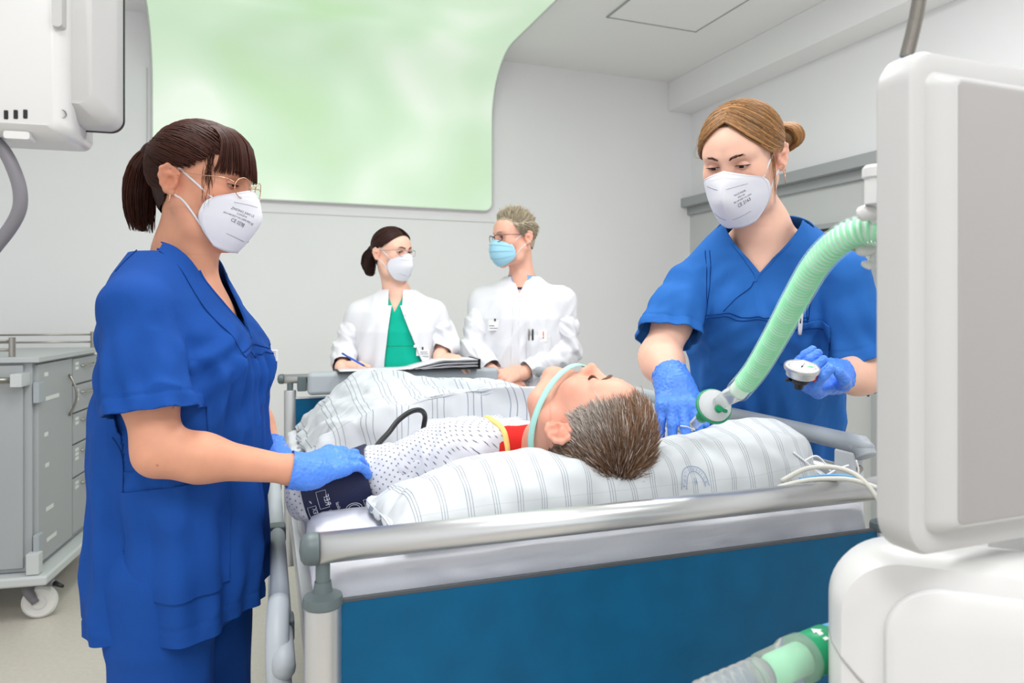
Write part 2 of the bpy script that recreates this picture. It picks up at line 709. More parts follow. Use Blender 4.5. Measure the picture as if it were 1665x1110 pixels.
def strands(name, P, rad, m, parent, col, centre=None, kind='stuff', label=None):
    """P: (n, k, 3) hair paths -> one mesh of tapering three-sided strands"""
    n, k, _ = P.shape
    T = np.gradient(P, axis=1)
    T /= np.linalg.norm(T, axis=2, keepdims=True) + 1e-9
    c = P.reshape(-1, 3).mean(0) if centre is None else np.array(centre)
    N = P - c
    N -= (N * T).sum(2, keepdims=True) * T
    N /= np.linalg.norm(N, axis=2, keepdims=True) + 1e-9
    B = np.cross(T, N)
    t = np.linspace(0, 1, k)
    r = (np.asarray(rad).reshape(-1, 1) * (1.0 - 0.8 * t ** 3)[None, :])[..., None]
    ring = [P + r * (N * math.cos(a) + B * math.sin(a)) for a in (0.0, 2.094, 4.189)]
    v = np.stack(ring, 2).reshape(-1, 3)
    ids = np.arange(n * k * 3).reshape(n, k, 3)
    fs = []
    for j in range(3):
        a, b = ids[:, :-1, j], ids[:, :-1, (j + 1) % 3]
        c2, d = ids[:, 1:, (j + 1) % 3], ids[:, 1:, j]
        fs.append(np.stack([a, b, c2, d], -1).reshape(-1, 4))
    f = np.concatenate(fs)
    cc = np.repeat(np.asarray(col), k * 3, axis=0)
    return mobj(name, v, f, m, parent, col=cc, kind=kind, label=label)

# ================================================================== the room
B_ = Vector(((1086 - CX) / F * 5.6, 5.6, 0))
C_ = B_ + U * 0.22                       # corner of back wall and right wall
ROOM_M = Matrix((U, V, Vector((0, 0, 1)))).transposed().to_4x4()
ROOM_M.translation = C_                  # local: x along back wall (negative = left), y depth (negative = toward camera)


def struct(o):
    o['kind'] = 'structure'
    for k in ('label', 'category'):
        if k in o:
            del o[k]
    return o


RW, RL = 5.4, 9.0
struct(box('floor', (-RW / 2, -RL / 2, -0.05), (RW / 2 + 0.2, RL / 2 + 0.2, 0.05), ROOM_M, 'floor'))
struct(box('ceiling', (-RW / 2, -RL / 2, CEIL + 0.05), (RW / 2 + 0.2, RL / 2 + 0.2, 0.05), ROOM_M, 'ceiling'))
struct(box('wall_back', (-RW / 2, 0.06, CEIL / 2), (RW / 2 + 0.2, 0.06, CEIL / 2), ROOM_M, 'wall'))
struct(box('wall_right', (0.06, -RL / 2, CEIL / 2), (0.06, RL / 2, CEIL / 2), ROOM_M, 'wall'))
struct(box('wall_left', (-RW - 0.06, -RL / 2, CEIL / 2), (0.06, RL / 2, CEIL / 2), ROOM_M, 'wall'))
bm = bmesh.new()      # wall behind the camera with a wide window opening
boxbm(bm, (-RW / 2, -RL - 0.06, 0.35), (RW / 2, 0.06, 0.35), ROOM_M)
boxbm(bm, (-RW / 2, -RL - 0.06, 2.98), (RW / 2, 0.06, 0.17), ROOM_M)
boxbm(bm, (-RW + 0.4, -RL - 0.06, 1.755), (0.4, 0.06, 1.055), ROOM_M)
boxbm(bm, (-0.4, -RL - 0.06, 1.755), (0.4, 0.06, 1.055), ROOM_M)
struct(bobj('wall_front', bm, 'wall', smooth=False))
struct(box('trim_1', (-0.11, -RL / 2, (CEIL + BEAM) / 2), (0.11, RL / 2, (CEIL - BEAM) / 2), ROOM_M, 'ceiling', bevel=0.004))


def back_x(px):
    """local x on the back wall under pixel column px"""
    a = (px - CX) / F
    t = (a * C_.y - C_.x) / (a * U.y - U.x)
    return -t if False else -(C_.x - a * C_.y) / (U.x - a * U.y)


def right_q(px):
    a = (px - CX) / F
    return (C_.x - a * C_.y) / (V.x - a * V.y)


# ceiling hatch, a flush panel with a shadow joint
hc = ROOM_M.inverted() @ Vector(((1131 - CX) / F * 4.55, 4.55, 0))
hz = CEIL
bm = bmesh.new()
boxbm(bm, (hc.x - 0.32, hc.y - 0.32, hz), (0.316, 0.316, 0.006), ROOM_M)
hat = struct(bobj('trim_2', bm, 'ceiling', smooth=False))
bm = bmesh.new()
for sx, sy, hx, hy in ((0, 0.32, 0.326, 0.005), (0, -0.32, 0.326, 0.005), (0.32, 0, 0.005, 0.326), (-0.32, 0, 0.005, 0.326)):
    boxbm(bm, (hc.x - 0.32 + sx, hc.y - 0.32 + sy, hz - 0.003), (hx, hy, 0.006), ROOM_M)
bobj('hatch_joint', bm, 'door_grey', hat, smooth=False)

# ---- luminous picture panel that climbs the back wall and bends over onto the ceiling
m = bpy.data.materials.new('light_picture')
m.use_nodes = True
nt = m.node_tree
b = nt.nodes['Principled BSDF']
b.inputs['Roughness'].default_value = 0.35
tc = nt.nodes.new('ShaderNodeTexCoord')
n1 = nt.nodes.new('ShaderNodeTexNoise')
n1.inputs['Scale'].default_value = 1.5
n1.inputs['Detail'].default_value = 1.2
n1.inputs['Distortion'].default_value = 0.4
mp = nt.nodes.new('ShaderNodeMapping')
mp.inputs['Location'].default_value = (3.1, 1.2, 0.4)
nt.links.new(tc.outputs['UV'], mp.inputs['Vector'])
nt.links.new(mp.outputs['Vector'], n1.inputs['Vector'])
cr = nt.nodes.new('ShaderNodeValToRGB')
e = cr.color_ramp.elements
e[0].position, e[0].color = 0.30, srgb(190, 224, 176)
e[1].position, e[1].color = 0.72, srgb(244, 250, 240)
x = e.new(0.45)
x.color = srgb(203, 230, 200)
x = e.new(0.56)
x.color = srgb(216, 238, 212)
nt.links.new(n1.outputs['Fac'], cr.inputs['Fac'])
nt.links.new(cr.outputs['Color'], b.inputs['Emission Color'])
b.inputs['Base Color'].default_value = srgb(150, 165, 148)
b.inputs['Emission Strength'].default_value = 0.62
MATS['light_picture'] = m

PX0, PX1, PZ = back_x(248), back_x(798), 2.055
prof = []
RR, off = 0.42, 0.035
for i in range(9):
    prof.append((off, PZ + 0.06 * (1 - math.cos(math.pi / 2 * i / 8))))
prof += [(off, z) for z in np.linspace(PZ + 0.12, CEIL - off - RR, 5)]
for i in range(1, 13):
    a = math.pi / 2 * i / 12
    prof.append((off + RR * (1 - math.cos(a)), CEIL - off - RR + RR * math.sin(a)))
prof += [(off + RR + d, CEIL - off) for d in (0.4, 0.9, 1.5, 2.2)]
NU = 24
vv, uvv, arc = [], [], 0
for r, (d, z) in enumerate(prof):
    if r:
        arc += math.hypot(d - prof[r - 1][0], z - prof[r - 1][1])
    rr = 0.06
    ins = 0.0
    if z - PZ < rr:
        ins = rr - math.sqrt(max(rr * rr - (rr - (z - PZ)) ** 2, 0))
    for c in range(NU + 1):
        t = c / NU
        xx = PX0 + ins + (PX1 - PX0 - 2 * ins) * t
        vv.append(ROOM_M @ Vector((xx, -d, z)))
        uvv.append((xx, arc))
ff = []
for r in range(len(prof) - 1):
    for c in range(NU):
        a = r * (NU + 1) + c
        ff.append((a, a + 1, a + NU + 2, a + NU + 1))
pt = thing('light_panel', 'glowing pale green picture panel curving from back wall onto ceiling', 'light panel', ROOM_M @ Vector(((PX0 + PX1) / 2, -off, PZ)))
po = mobj('picture_face', vv, ff, 'light_picture', pt, uv=uvv)
n_ = len(prof)
bound = [(r * (NU + 1)) for r in range(n_ - 1, -1, -1)] + list(range(1, NU)) + [r * (NU + 1) + NU for r in range(n_)]
bm = bmesh.new()
tubebm(bm, [vv[i] + (ROOM_M.to_3x3() @ Vector((0, 0, 0))) for i in bound], 0.006, 6)
bobj('edge_profile', bm, 'panel_edge', pt)
bm = bmesh.new()          # skirt back to the wall and the ceiling
pr = []
for i in bound:
    r = i // (NU + 1)
    d, z = prof[r]
    loc = ROOM_M.inverted() @ vv[i]
    back = Vector((loc.x, 0.0, z)) if z < CEIL - off - RR else Vector((loc.x, -d if d > off + RR else min(0.0, -d + off), CEIL))
    pr.append((bm.verts.new(vv[i]), bm.verts.new(ROOM_M @ back)))
for a, b2 in zip(pr, pr[1:]):
    bm.faces.new((a[0], b2[0], b2[1], a[1]))
bobj('side_skirt', bm, 'wall', pt)
struct(box('trim_3', (PX0 - 0.3 + (PX1 - PX0) / 2 + 0.3, -0.002, PZ - 0.075), ((PX1 - PX0) / 2 + 0.03, 0.002, 0.0025), ROOM_M, 'panel_edge'))
struct(box('trim_4', (PX0 - 0.03, -0.002, 2.4), (0.0025, 0.002, 0.42), ROOM_M, 'panel_edge'))

# ---- wide door with a slatted window in the right wall
door = thing('door_1', None, None, ROOM_M @ Vector((0, right_q(1150), 0)), kind='structure')
q0, q1 = right_q(1150), right_q(1150) - 2.1
dz = 2.24
box('lintel', (-0.05, (q0 + q1) / 2, dz - 0.035), (0.05, (q0 - q1) / 2, 0.035), ROOM_M, 'door_grey', door, bevel=0.003)
box('jamb', (-0.05, q0 - 0.035, (dz - 0.07) / 2), (0.05, 0.035, (dz - 0.07) / 2), ROOM_M, 'door_grey', door, bevel=0.003)
box('jamb', (-0.05, q1 + 0.035, (dz - 0.07) / 2), (0.05, 0.035, (dz - 0.07) / 2), ROOM_M, 'door_grey', door, bevel=0.003)
box('inner_rebate', (-0.02, (q0 + q1) / 2, dz - 0.10), (0.02, (q0 - q1) / 2 - 0.07, 0.03), ROOM_M, 'door_grey', door, bevel=0.003)
leaf = box('leaf', (-0.006, (q0 + q1) / 2, (dz - 0.13) / 2), (0.006, (q0 - q1) / 2 - 0.07, (dz - 0.13) / 2), ROOM_M, 'door_light', door)
wq0, wq1, wz0, wz1 = q0 - 0.42, q1 + 0.2, 0.95, 1.87
box('window_recess', (-0.014, (wq0 + wq1) / 2, (wz0 + wz1) / 2), (0.002, (wq0 - wq1) / 2, (wz1 - wz0) / 2), ROOM_M, 'dark_glass', door)
for k, (cq, cz, hq, hz_) in enumerate((((wq0 + wq1) / 2, wz1, (wq0 - wq1) / 2 + 0.02, 0.015), ((wq0 + wq1) / 2, wz0, (wq0 - wq1) / 2 + 0.02, 0.015), (wq0, (wz0 + wz1) / 2, 0.015, (wz1 - wz0) / 2), (wq1, (wz0 + wz1) / 2, 0.015, (wz1 - wz0) / 2))):
    box('window_frame', (-0.02, cq, cz), (0.012, hq, hz_), ROOM_M, 'door_grey', door)
sl = None
for k in range(33):
    z = wz0 + 0.03 + k * 0.0265
    if sl is None:
        bm = bmesh.new()
        boxbm(bm, (0, 0, 0), (0.0015, (wq0 - wq1) / 2 - 0.02, 0.011), Matrix.Rotation(RY, 4, 'Z') @ Matrix.Rotation(0.6, 4, 'Y'))
        sl = bobj('slat', bm, 'blind', door, smooth=False)
        o = sl
    else:
        o = sl.copy()
        link(o, door)
    o.location = ROOM_M @ Vector((-0.03, (wq0 + wq1) / 2, z))

# ================================================================== hospital bed
BY = math.radians(19.18)
BD = Vector((-math.sin(BY), math.cos(BY), 0))      # from head to foot
BR = Vector((math.cos(BY), math.sin(BY), 0))       # across, to the right
BP0 = Vector(((525 - CX) / F * 0.94, 0.94, 0))
BW, BL = 0.97, 2.0
BM = Matrix((BR, BD, Vector((0, 0, 1)))).transposed().to_4x4()
BM.translation = BP0


def bp(s, w, z):
    return BP0 + BD * s + BR * w + Vector((0, 0, z))


def bl(p):
    """world point -> (w, s, z) of the bed"""
    return BM.inverted() @ Vector(p)


bed = thing('hospital_bed', 'raised hospital bed with blue end boards and silver rails', 'bed', bp(1.0, BW / 2, 0))


def bbox_(name, w, s, z, hw, hs, hz2, m, parent=bed, bevel=0.004, seg=2, label=None):
    return box(name, (w, s, z), (hw, hs, hz2), BM, m, parent, bevel, label, seg)


def vz(w, s, z):
    M = BM.copy()
    M.translation = bp(s, w, z)
    return M


RZ, FZ = 1.051, 1.085
# head end
hr = tube('head_rail', [bp(0, -0.012, RZ), bp(0, BW + 0.03, RZ)], 0.0205, 'alu', bed, 28)
for w in (-0.012, BW + 0.03):
    sg = -1 if w < 0 else 1
    M = frame(bp(0, w, RZ), (0, 0, 1), BR * sg)
    lathe('end_cap', [(0.0212, -0.006), (0.0216, 0.0), (0.0212, 0.006), (0.019, 0.0125), (0.013, 0.0165), (0, 0.0185)], M, 'cap_grey', bed, 28)
for w in (0, BW):
    lathe('rail_stem', [(0, RZ - 0.006), (0.0095, RZ - 0.006), (0.0095, RZ - 0.05), (0.0105, RZ - 0.055)], vz(w, 0, 0), 'cap_grey', bed, 20)
    lathe('post_collar', [(0.0105, RZ - 0.044), (0.013, RZ - 0.058), (0.025, RZ - 0.063), (0.0262, RZ - 0.068), (0.0262, RZ - 0.075), (0.024, RZ - 0.077)], vz(w, 0, 0), 'cap_grey', bed, 28)
    lathe('post', [(0.0242, RZ - 0.077), (0.0242, 0.34), (0, 0.34)], vz(w, 0, 0), 'alu', bed, 28)
bbox_('head_board', BW / 2, 0, 0.715, BW / 2 - 0.022, 0.0035, 0.262, 'bed_blue', bevel=0)
bbox_('board_edge', BW / 2, 0, 0.978, BW / 2 - 0.022, 0.0042, 0.0018, 'joint', bevel=0)
# foot end
tube('foot_rail', [bp(BL, -0.012, FZ), bp(BL, BW + 0.02, FZ)], 0.019, 'alu', bed, 20)
for w in (-0.012, BW + 0.02):
    sg = -1 if w < 0 else 1
    lathe('end_cap', [(0.020, -0.006), (0.0205, 0.0), (0.019, 0.010), (0.012, 0.015), (0, 0.017)], frame(bp(BL, w, FZ), (0, 0, 1), BR * sg), 'cap_grey', bed, 20)
for w in (0.02, BW - 0.02):
    lathe('rail_stem', [(0, FZ), (0.012, FZ - 0.01), (0.012, FZ - 0.05)], vz(w, BL, 0), 'cap_grey', bed, 16)
    lathe('post', [(0, FZ - 0.043), (0.022, FZ - 0.046), (0.0235, FZ - 0.05), (0.0235, 0.34), (0, 0.34)], vz(w, BL, 0), 'alu_satin', bed, 24)
bbox_('foot_board', BW / 2, BL, 0.77, BW / 2 - 0.04, 0.008, 0.235, 'bed_blue', bevel=0)
bbox_('board_edge', BW / 2, BL, 1.007, BW / 2 - 0.04, 0.0095, 0.0025, 'rail_light', bevel=0)
bbox_('linen_shelf', 0.485, BL - 0.015, FZ - 0.02, 0.40, 0.042, 0.045, 'rail_grey', bevel=0.018, seg=4, label='grey plastic pull-out linen shelf on the foot rail')
for w, hw in ((0.065, 0.018), (0.92, 0.015)):
    bbox_('shelf_bracket', w, BL, FZ - 0.02, hw, 0.024, 0.03, 'cap_grey')
# under frame
bbox_('side_beam', 0.03, 1.0, 0.66, 0.025, 0.93, 0.04, 'rail_light')
bbox_('side_beam', BW - 0.03, 1.0, 0.66, 0.025, 0.93, 0.04, 'rail_light')
bbox_('mattress_base', BW / 2, 1.0, 0.735, BW / 2 - 0.06, 0.93, 0.018, 'rail_grey')
for s in (0.25, 1.0, 1.75):
    bbox_('cross_beam', BW / 2, s, 0.66, BW / 2 - 0.06, 0.03, 0.03, 'rail_grey')
bbox_('lift_column', BW / 2, 0.5, 0.40, 0.09, 0.07, 0.24, 'rail_grey')
bbox_('lift_column', BW / 2, 1.5, 0.40, 0.09, 0.07, 0.24, 'rail_grey')
bbox_('chassis', BW / 2, 1.0, 0.17, 0.30, 0.85, 0.035, 'rail_light', bevel=0.02)
for w in (0.16, BW - 0.16):
    for s in (0.12, 1.88):
        bbox_('caster_fork', w, s, 0.155, 0.03, 0.04, 0.05, 'cap_grey', bevel=0.01)
        lathe('caster', [(0, -0.018), (0.06, -0.018), (0.07, -0.01), (0.07, 0.01), (0.06, 0.018), (0, 0.018)], frame(bp(s + 0.03, w, 0.071), (0, 0, 1), BR), 'wheel', bed, 24)
# lowered side guard on the left: two bars with joints, a curved lower panel and lever feet
for z, r, s0, s1 in ((0.845, 0.017, 0.16, 1.72), (0.70, 0.020, 0.12, 1.75)):
    tube('guard_bar', smooth_path([bp(s0, -0.045, z - 0.02), bp(s0 + 0.03, -0.047, z), bp((s0 + s1) / 2, -0.047, z), bp(s1 - 0.03, -0.047, z), bp(s1, -0.045, z - 0.02)], 6), r, 'rail_grey', bed, 16)
for s in (0.2, 0.72, 1.2, 1.68):
    bbox_('guard_link', -0.047, s, 0.77, 0.008, 0.022, 0.085, 'rail_light')
    bbox_('guard_clamp', -0.047, s + 0.05, 0.845, 0.0195, 0.022, 0.0195, 'cap_grey', bevel=0.006)
bm = bmesh.new()
for k in range(9):
    pass
tubebm(bm, smooth_path([bp(0.10, -0.035, 0.66), bp(0.13, -0.052, 0.80), bp(0.18, -0.055, 0.86), bp(0.26, -0.052, 0.885)], 6), [0.018] * 18 + [0.017], 14)
bobj('guard_end_post', bm, 'rail_grey', bed)
for s in (1.30, 1.55):
    bbox_('lever_foot', -0.09, s, 0.58 + 0.0, 0.035, 0.018, 0.010, 'black', bevel=0.006)
    bbox_('lever_arm', -0.045, s, 0.62, 0.010, 0.012, 0.05, 'joint')
# raised side guard on the right
gw = BW + 0.045
tube('guard_bar', smooth_path([bp(0.085, gw, 1.085), bp(0.10, gw, 1.102), bp(0.16, gw, 1.105), bp(0.8, gw, 1.105), bp(1.75, gw, 1.105), bp(1.80, gw, 1.09)], 6), 0.0185, 'rail_grey', bed, 20)
tube('guard_bar', [bp(0.15, gw, 1.04), bp(1.76, gw, 1.04)], 0.017, 'alu', bed, 20)
for s in (0.13, 0.95, 1.74):
    gb = bbox_('guard_block', gw, s, 1.005, 0.014, 0.026, 0.085, 'rail_light', bevel=0.006)
    for z in (1.058, 1.03):
        lathe('screw', [(0, 0.004), (0.006, 0.004), (0.0075, 0.0), (0.0075, -0.004)], frame(bp(s - 0.0265, gw, z), (0, 0, 1), -BD), 'steel', gb, 12)
    bbox_('guard_arm', gw - 0.012, s, 0.80, 0.010, 0.022, 0.14, 'rail_light')
tube('guard_rod', [bp(0.09, gw + 0.04, 1.048), bp(-0.05, gw + 0.14, 1.052)], 0.008, 'black', bed, 12)

# ---- mattress with fitted sheet (back section slightly raised)
def mtop(s):
    return np.interp(s, [0.0, 0.12, 0.80, 1.05, 2.0], [1.024, 1.018, 0.938, 0.905, 0.89])


def build_mattress():
    S = np.linspace(0.035, 1.955, 150)
    K = 72
    v, uv = [], []
    for i, s in enumerate(S):
        e = min(s - 0.035, 1.955 - s)
        inset = 0.012 * max(0, 1 - e / 0.012) ** 2
        zt = mtop(s) - inset * 0.9
        zb = mtop(s) - 0.135 + inset * 0.3
        hw = BW / 2 - 0.008 - inset * 0.5
        hz2 = (zt - zb) / 2
        for k in range(K):
            a = 2 * math.pi * k / K
            c, sn = math.cos(a), math.sin(a)
            n = 14.0
            den = (abs(c) ** n + abs(sn) ** n) ** (1 / n)
            x, z = hw * c / den, hz2 * sn / den
            v.append((BW / 2 + x, s, (zt + zb) / 2 + z))
    v = np.array(v)
    m_, K_ = len(S), K
    v0, v1 = v[:K].mean(0), v[-K:].mean(0)
    # end rings closed with shrinking rings so that the head side can wrinkle too
    rings = [v[i * K:(i + 1) * K] for i in range(m_)]
    front = [v0 + (rings[0] - v0) * t + np.array([0, -0.002, 0]) for t in np.linspace(0.0005, 0.985, 22)]
    back = [v1 + (rings[-1] - v1) * t for t in (0.98, 0.5, 0.05)]
    rings = front + rings + back
    v = np.concatenate(rings)
    n = len(rings)
    ids = np.arange(n * K).reshape(n, K)
    f = np.stack([ids[:-1], np.roll(ids[:-1], -1, 1), np.roll(ids[1:], -1, 1), ids[1:]], -1).reshape(-1, 4)[:, ::-1]
    N = vnormals(v, f)
    q = v * np.array([9, 9, 26])
    wr = 0.004 * fnoise(q, 3) + 0.006 * (ridge(v * np.array([6, 6, 10]) + np.array([v[:, 2] * 8, v[:, 0] * 5, v[:, 0] * 6]).T, 2) - 0.6)
    side = np.clip(1 - np.abs(N[:, 2]), 0.25, 1)
    v = v + N * (wr * side)[:, None]
    W = np.array([tuple(BM @ Vector(p)) for p in v])
    return mobj('mattress', W, f, 'sheet', thing_m)


thing_m = thing('mattress', 'white sheeted mattress lying on the hospital bed', 'mattress', bp(1.0, BW / 2, 0.75))
mm = build_mattress()
mm.name = 'fitted_sheet'

# ================================================================== supply cart at the left
K0 = at(57, 580, 3.08)
CV = Vector((-0.225, 0.974, 0)).normalized()
CU = Vector((CV.y, -CV.x, 0))
CM = Matrix((CU, CV, Vector((0, 0, 1)))).transposed().to_4x4()
CM.translation = Vector((K0.x, K0.y, 0))      # local: x = 0 at the drawer face (negative = left), y = depth along that face
cart = thing('supply_cart', 'grey hospital supply cart with drawers standing by back wall', 'cart', CM @ Vector((-0.3, 0.4, 0)))
CT = 1.155


def cbox(name, c, h, m, parent=cart, bevel=0.003, label=None):
    return box(name, c, h, CM, m, parent, bevel, label)


cbox('body', (-0.36, 0.40, 0.675), (0.345, 0.39, 0.455), 'cart_grey')
cbox('worktop', (-0.355, 0.40, CT - 0.012), (0.375, 0.415, 0.012), 'cart_top', bevel=0.004)
cbox('base_plate', (-0.345, 0.40, 0.195), (0.41, 0.455, 0.022), 'cart_base', bevel=0.012)
cbox('front_panel', (-0.37, 0.003, 0.68), (0.325, 0.008, 0.44), 'cart_grey')
cbox('corner_bumper', (0.005, -0.02, 0.265), (0.025, 0.022, 0.045), 'cart_base')
dr = cbox('door', (-0.008, 0.225, 0.68), (0.010, 0.195, 0.44), 'cart_grey')
for z in (0.335, 1.0):
    cbox('hinge', (0.006, 0.02, z), (0.012, 0.028, 0.045), 'rail_grey', dr)
hp = [CM @ Vector((0.005 + 0.032 * math.sin(math.pi * t), 0.375, 0.845 + 0.20 * t)) for t in np.linspace(0, 1, 13)]
tube('handle', hp, 0.006, 'steel', dr, 10)
for y_, z_, hy in ((0.09, 1.07, 0.02), (0.16, 0.96, 0.075), (0.09, 0.80, 0.02), (0.10, 0.66, 0.02), (0.13, 0.46, 0.04), (0.15, 0.32, 0.055)):
    cbox('label_strip', (0.0028, y_ + 0.02, z_), (0.0006, hy, 0.009), 'label_white', dr, 0)
zz = [1.12, 0.985, 0.845, 0.69, 0.525, 0.245]
for i in range(5):
    zc, hz3 = (zz[i] + zz[i + 1]) / 2, (zz[i] - zz[i + 1]) / 2 - 0.004
    d_ = cbox('drawer', (-0.006, 0.605, zc), (0.010, 0.176, hz3), 'cart_grey')
    hp = [CM @ Vector((0.004 + 0.028 * math.sin(math.pi * t) ** 0.6, 0.53 + 0.18 * t, zz[i] - 0.045)) for t in np.linspace(0, 1, 11)]
    tube('handle', hp, 0.005, 'steel', d_, 8)
    for k in range(2 + i % 2):
        cbox('label_strip', (0.0046, 0.475, zz[i] - 0.03 - 0.022 * k), (0.0006, 0.022, 0.0075), 'label_white', d_, 0)
# push bar on the narrow side, gallery rail on top
tube('push_bar', [CM @ Vector((-0.72, -0.05, 1.06)), CM @ Vector((-0.06, -0.05, 1.06))], 0.014, 'steel', cart, 12)
cbox('push_bar_end', (-0.045, -0.03, 1.06), (0.022, 0.045, 0.028), 'cart_base')
for x_, y_ in ((-0.10, 0.03), (-0.02, 0.78), (-0.68, 0.03), (-0.68, 0.78)):
    lathe('gallery_post', [(0.013, CT), (0.013, CT + 0.085), (0, CT + 0.087)], Matrix.Translation(CM @ Vector((x_, y_, 0))), 'steel', cart, 14)
for z in (0.03, 0.07):
    tube('gallery_bar', [CM @ Vector((-0.68, 0.78, CT + z)), CM @ Vector((-0.02, 0.78, CT + z))], 0.005, 'steel', cart, 8)
    tube('gallery_bar', [CM @ Vector((-0.68, 0.03, CT + z)), CM @ Vector((-0.10, 0.03, CT + z))], 0.005, 'steel', cart, 8)
    tube('gallery_bar', [CM @ Vector((-0.68, 0.03, CT + z)), CM @ Vector((-0.68, 0.78, CT + z))], 0.005, 'steel', cart, 8)
for x_, y_ in ((0.0, 0.05), (-0.68, 0.05), (-0.68, 0.75), (0.0, 0.75)):
    cs = lathe('caster', [(0, -0.019), (0.026, -0.019), (0.03, -0.012), (0.06, -0.017), (0.07, -0.009), (0.07, 0.009), (0.06, 0.017), (0.03, 0.012), (0.026, 0.019), (0, 0.019)],
               frame(CM @ Vector((x_, y_, 0.0715)), (0, 0, 1), Vector((0.35, -1, 0))), 'wheel', cart, 28)
    c0 = CM @ Vector((x_, y_, 0))
    tube('fork', smooth_path([c0 + Vector((-0.05, 0.02, 0.165)), c0 + Vector((-0.035, -0.025, 0.13)), c0 + Vector((0, -0.028, 0.075))], 5), [0.03, 0.029, 0.028, 0.027, 0.026, 0.025, 0.022, 0.02, 0.018, 0.016, 0.015], 'cable_grey', cs, 12)
    tube('brake_pedal', smooth_path([c0 + Vector((-0.02, 0, 0.165)), c0 + Vector((0.05, -0.01, 0.16)), c0 + Vector((0.10, -0.02, 0.15))], 5), [0.022, 0.021, 0.02, 0.019, 0.018, 0.017, 0.016, 0.014, 0.012, 0.009, 0.007], 'cable_grey', cs, 10)
    tube('pedal_pad', [c0 + Vector((0.075, -0.016, 0.158)), c0 + Vector((0.118, -0.024, 0.147))], [0.013, 0.007], 'black', cs, 10)

# ================================================================== people: shared anatomy
def head_prims(M, s=1.0, male=False, ears=(-1, 1), nose=1.0):
    """skin of a head in frame M (x right, y where the face looks, z up), origin between the ears"""
    p = []
    T = lambda *c: M @ (Vector(c) * s)
    E = lambda c, r, k, sub=False: p.append(ell(Vector(c) * s, np.array(r) * s, M, k * s, sub))
    E((0, -0.012, 0.045), (0.0745, 0.096, 0.082), 0.01)
    E((0, 0.026, -0.018), (0.0625, 0.067, 0.088), 0.045)
    E((0, 0.052, 0.045), (0.058, 0.045, 0.048), 0.03)
    for sx in (-1, 1):
        p.append(rc(T(sx * 0.056, -0.004, -0.045), T(sx * 0.046, 0.022, -0.088), 0.020 * s, 0.019 * s, 0.03 * s))
        p.append(rc(T(sx * 0.046, 0.022, -0.088), T(sx * 0.010, 0.074, -0.108), 0.019 * s, 0.017 * s, 0.025 * s))
        E((sx * 0.045, 0.060, -0.016), (0.022, 0.020, 0.022), 0.03)
        p.append(rc(T(sx * 0.014, 0.0925, 0.030), T(sx * 0.048, 0.074, 0.033), (0.0095 if male else 0.0075) * s, 0.008 * s, 0.016 * s))
    E((0, 0.080, -0.106), (0.020, 0.014, 0.016), 0.02)
    E((0, 0.080, -0.062), (0.030, 0.016, 0.028), 0.025)
    for sx in (-1, 1):
        E((sx * 0.033, 0.103, 0.010), (0.019, 0.017, 0.013), 0.016, True)
    # nose
    n = nose
    p.append(rc(T(0, 0.088, 0.020), T(0, 0.106 * (0.5 + n / 2), -0.024), 0.0075 * s, 0.0098 * s, 0.014 * s))
    E((0, 0.109, -0.029), (0.0115, 0.0125, 0.0095), 0.008)
    for sx in (-1, 1):
        E((sx * 0.0135, 0.098, -0.032), (0.0085, 0.0115, 0.0085), 0.007)
        E((sx * 0.007, 0.107, -0.0405), (0.0038, 0.0055, 0.004), 0.004, True)
    # lips
    p.append(rc(T(-0.016, 0.092, -0.063), T(0.016, 0.092, -0.063), 0.0055 * s, 0.0055 * s, 0.008 * s))
    p.append(rc(T(-0.013, 0.092, -0.073), T(0.013, 0.092, -0.073), 0.0062 * s, 0.0062 * s, 0.008 * s))
    p.append(rc(T(-0.024, 0.099, -0.068), T(0.024, 0.099, -0.068), 0.0022 * s, 0.0022 * s, 0.004 * s, True))
    # ears
    for sx in ears:
        ex, ey, ez = sx * 0.0735, -0.016, -0.002
        Q = lambda y, z, o=0.0: T(ex + sx * (0.006 + o + 0.26 * max(-(y - 0.004), 0)), ey + y * 0.9, ez + z * 0.86)
        p.append(rc(Q(-0.004, 0.012), Q(-0.002, -0.016), 0.0105 * s, 0.0085 * s, 0.012 * s))
        hel = [Q(0.010, 0.002), Q(0.012, 0.018), Q(0.004, 0.031, 0.001), Q(-0.010, 0.034, 0.003), Q(-0.021, 0.025, 0.004), Q(-0.023, 0.008, 0.003), Q(-0.018, -0.010, 0.002), Q(-0.008, -0.024, 0.001), Q(0.002, -0.029)]
        p += chain(hel, [x * s for x in (0.0035, 0.004, 0.0042, 0.0045, 0.0045, 0.0042, 0.0042, 0.006, 0.0065)], 0.004 * s)
        p += chain([Q(-0.004, 0.026, 0.001), Q(-0.012, 0.014, 0.002), Q(-0.011, -0.004, 0.002), Q(-0.004, -0.016, 0.001)], [x * s for x in (0.004, 0.0045, 0.004, 0.004)], 0.005 * s)
        p.append(rc(Q(0.010, -0.004, 0.001), Q(0.008, -0.012), 0.0048 * s, 0.0042 * s, 0.004 * s))
        p.append(rc(Q(0.003, -0.001, 0.0115), Q(-0.002, -0.011, 0.0115), 0.0088 * s, 0.0068 * s, 0.003 * s, True))
        p.append(rc(Q(-0.010, 0.024, 0.0115), Q(-0.017, 0.010, 0.0125), 0.0036 * s, 0.0034 * s, 0.003 * s, True))
    return p


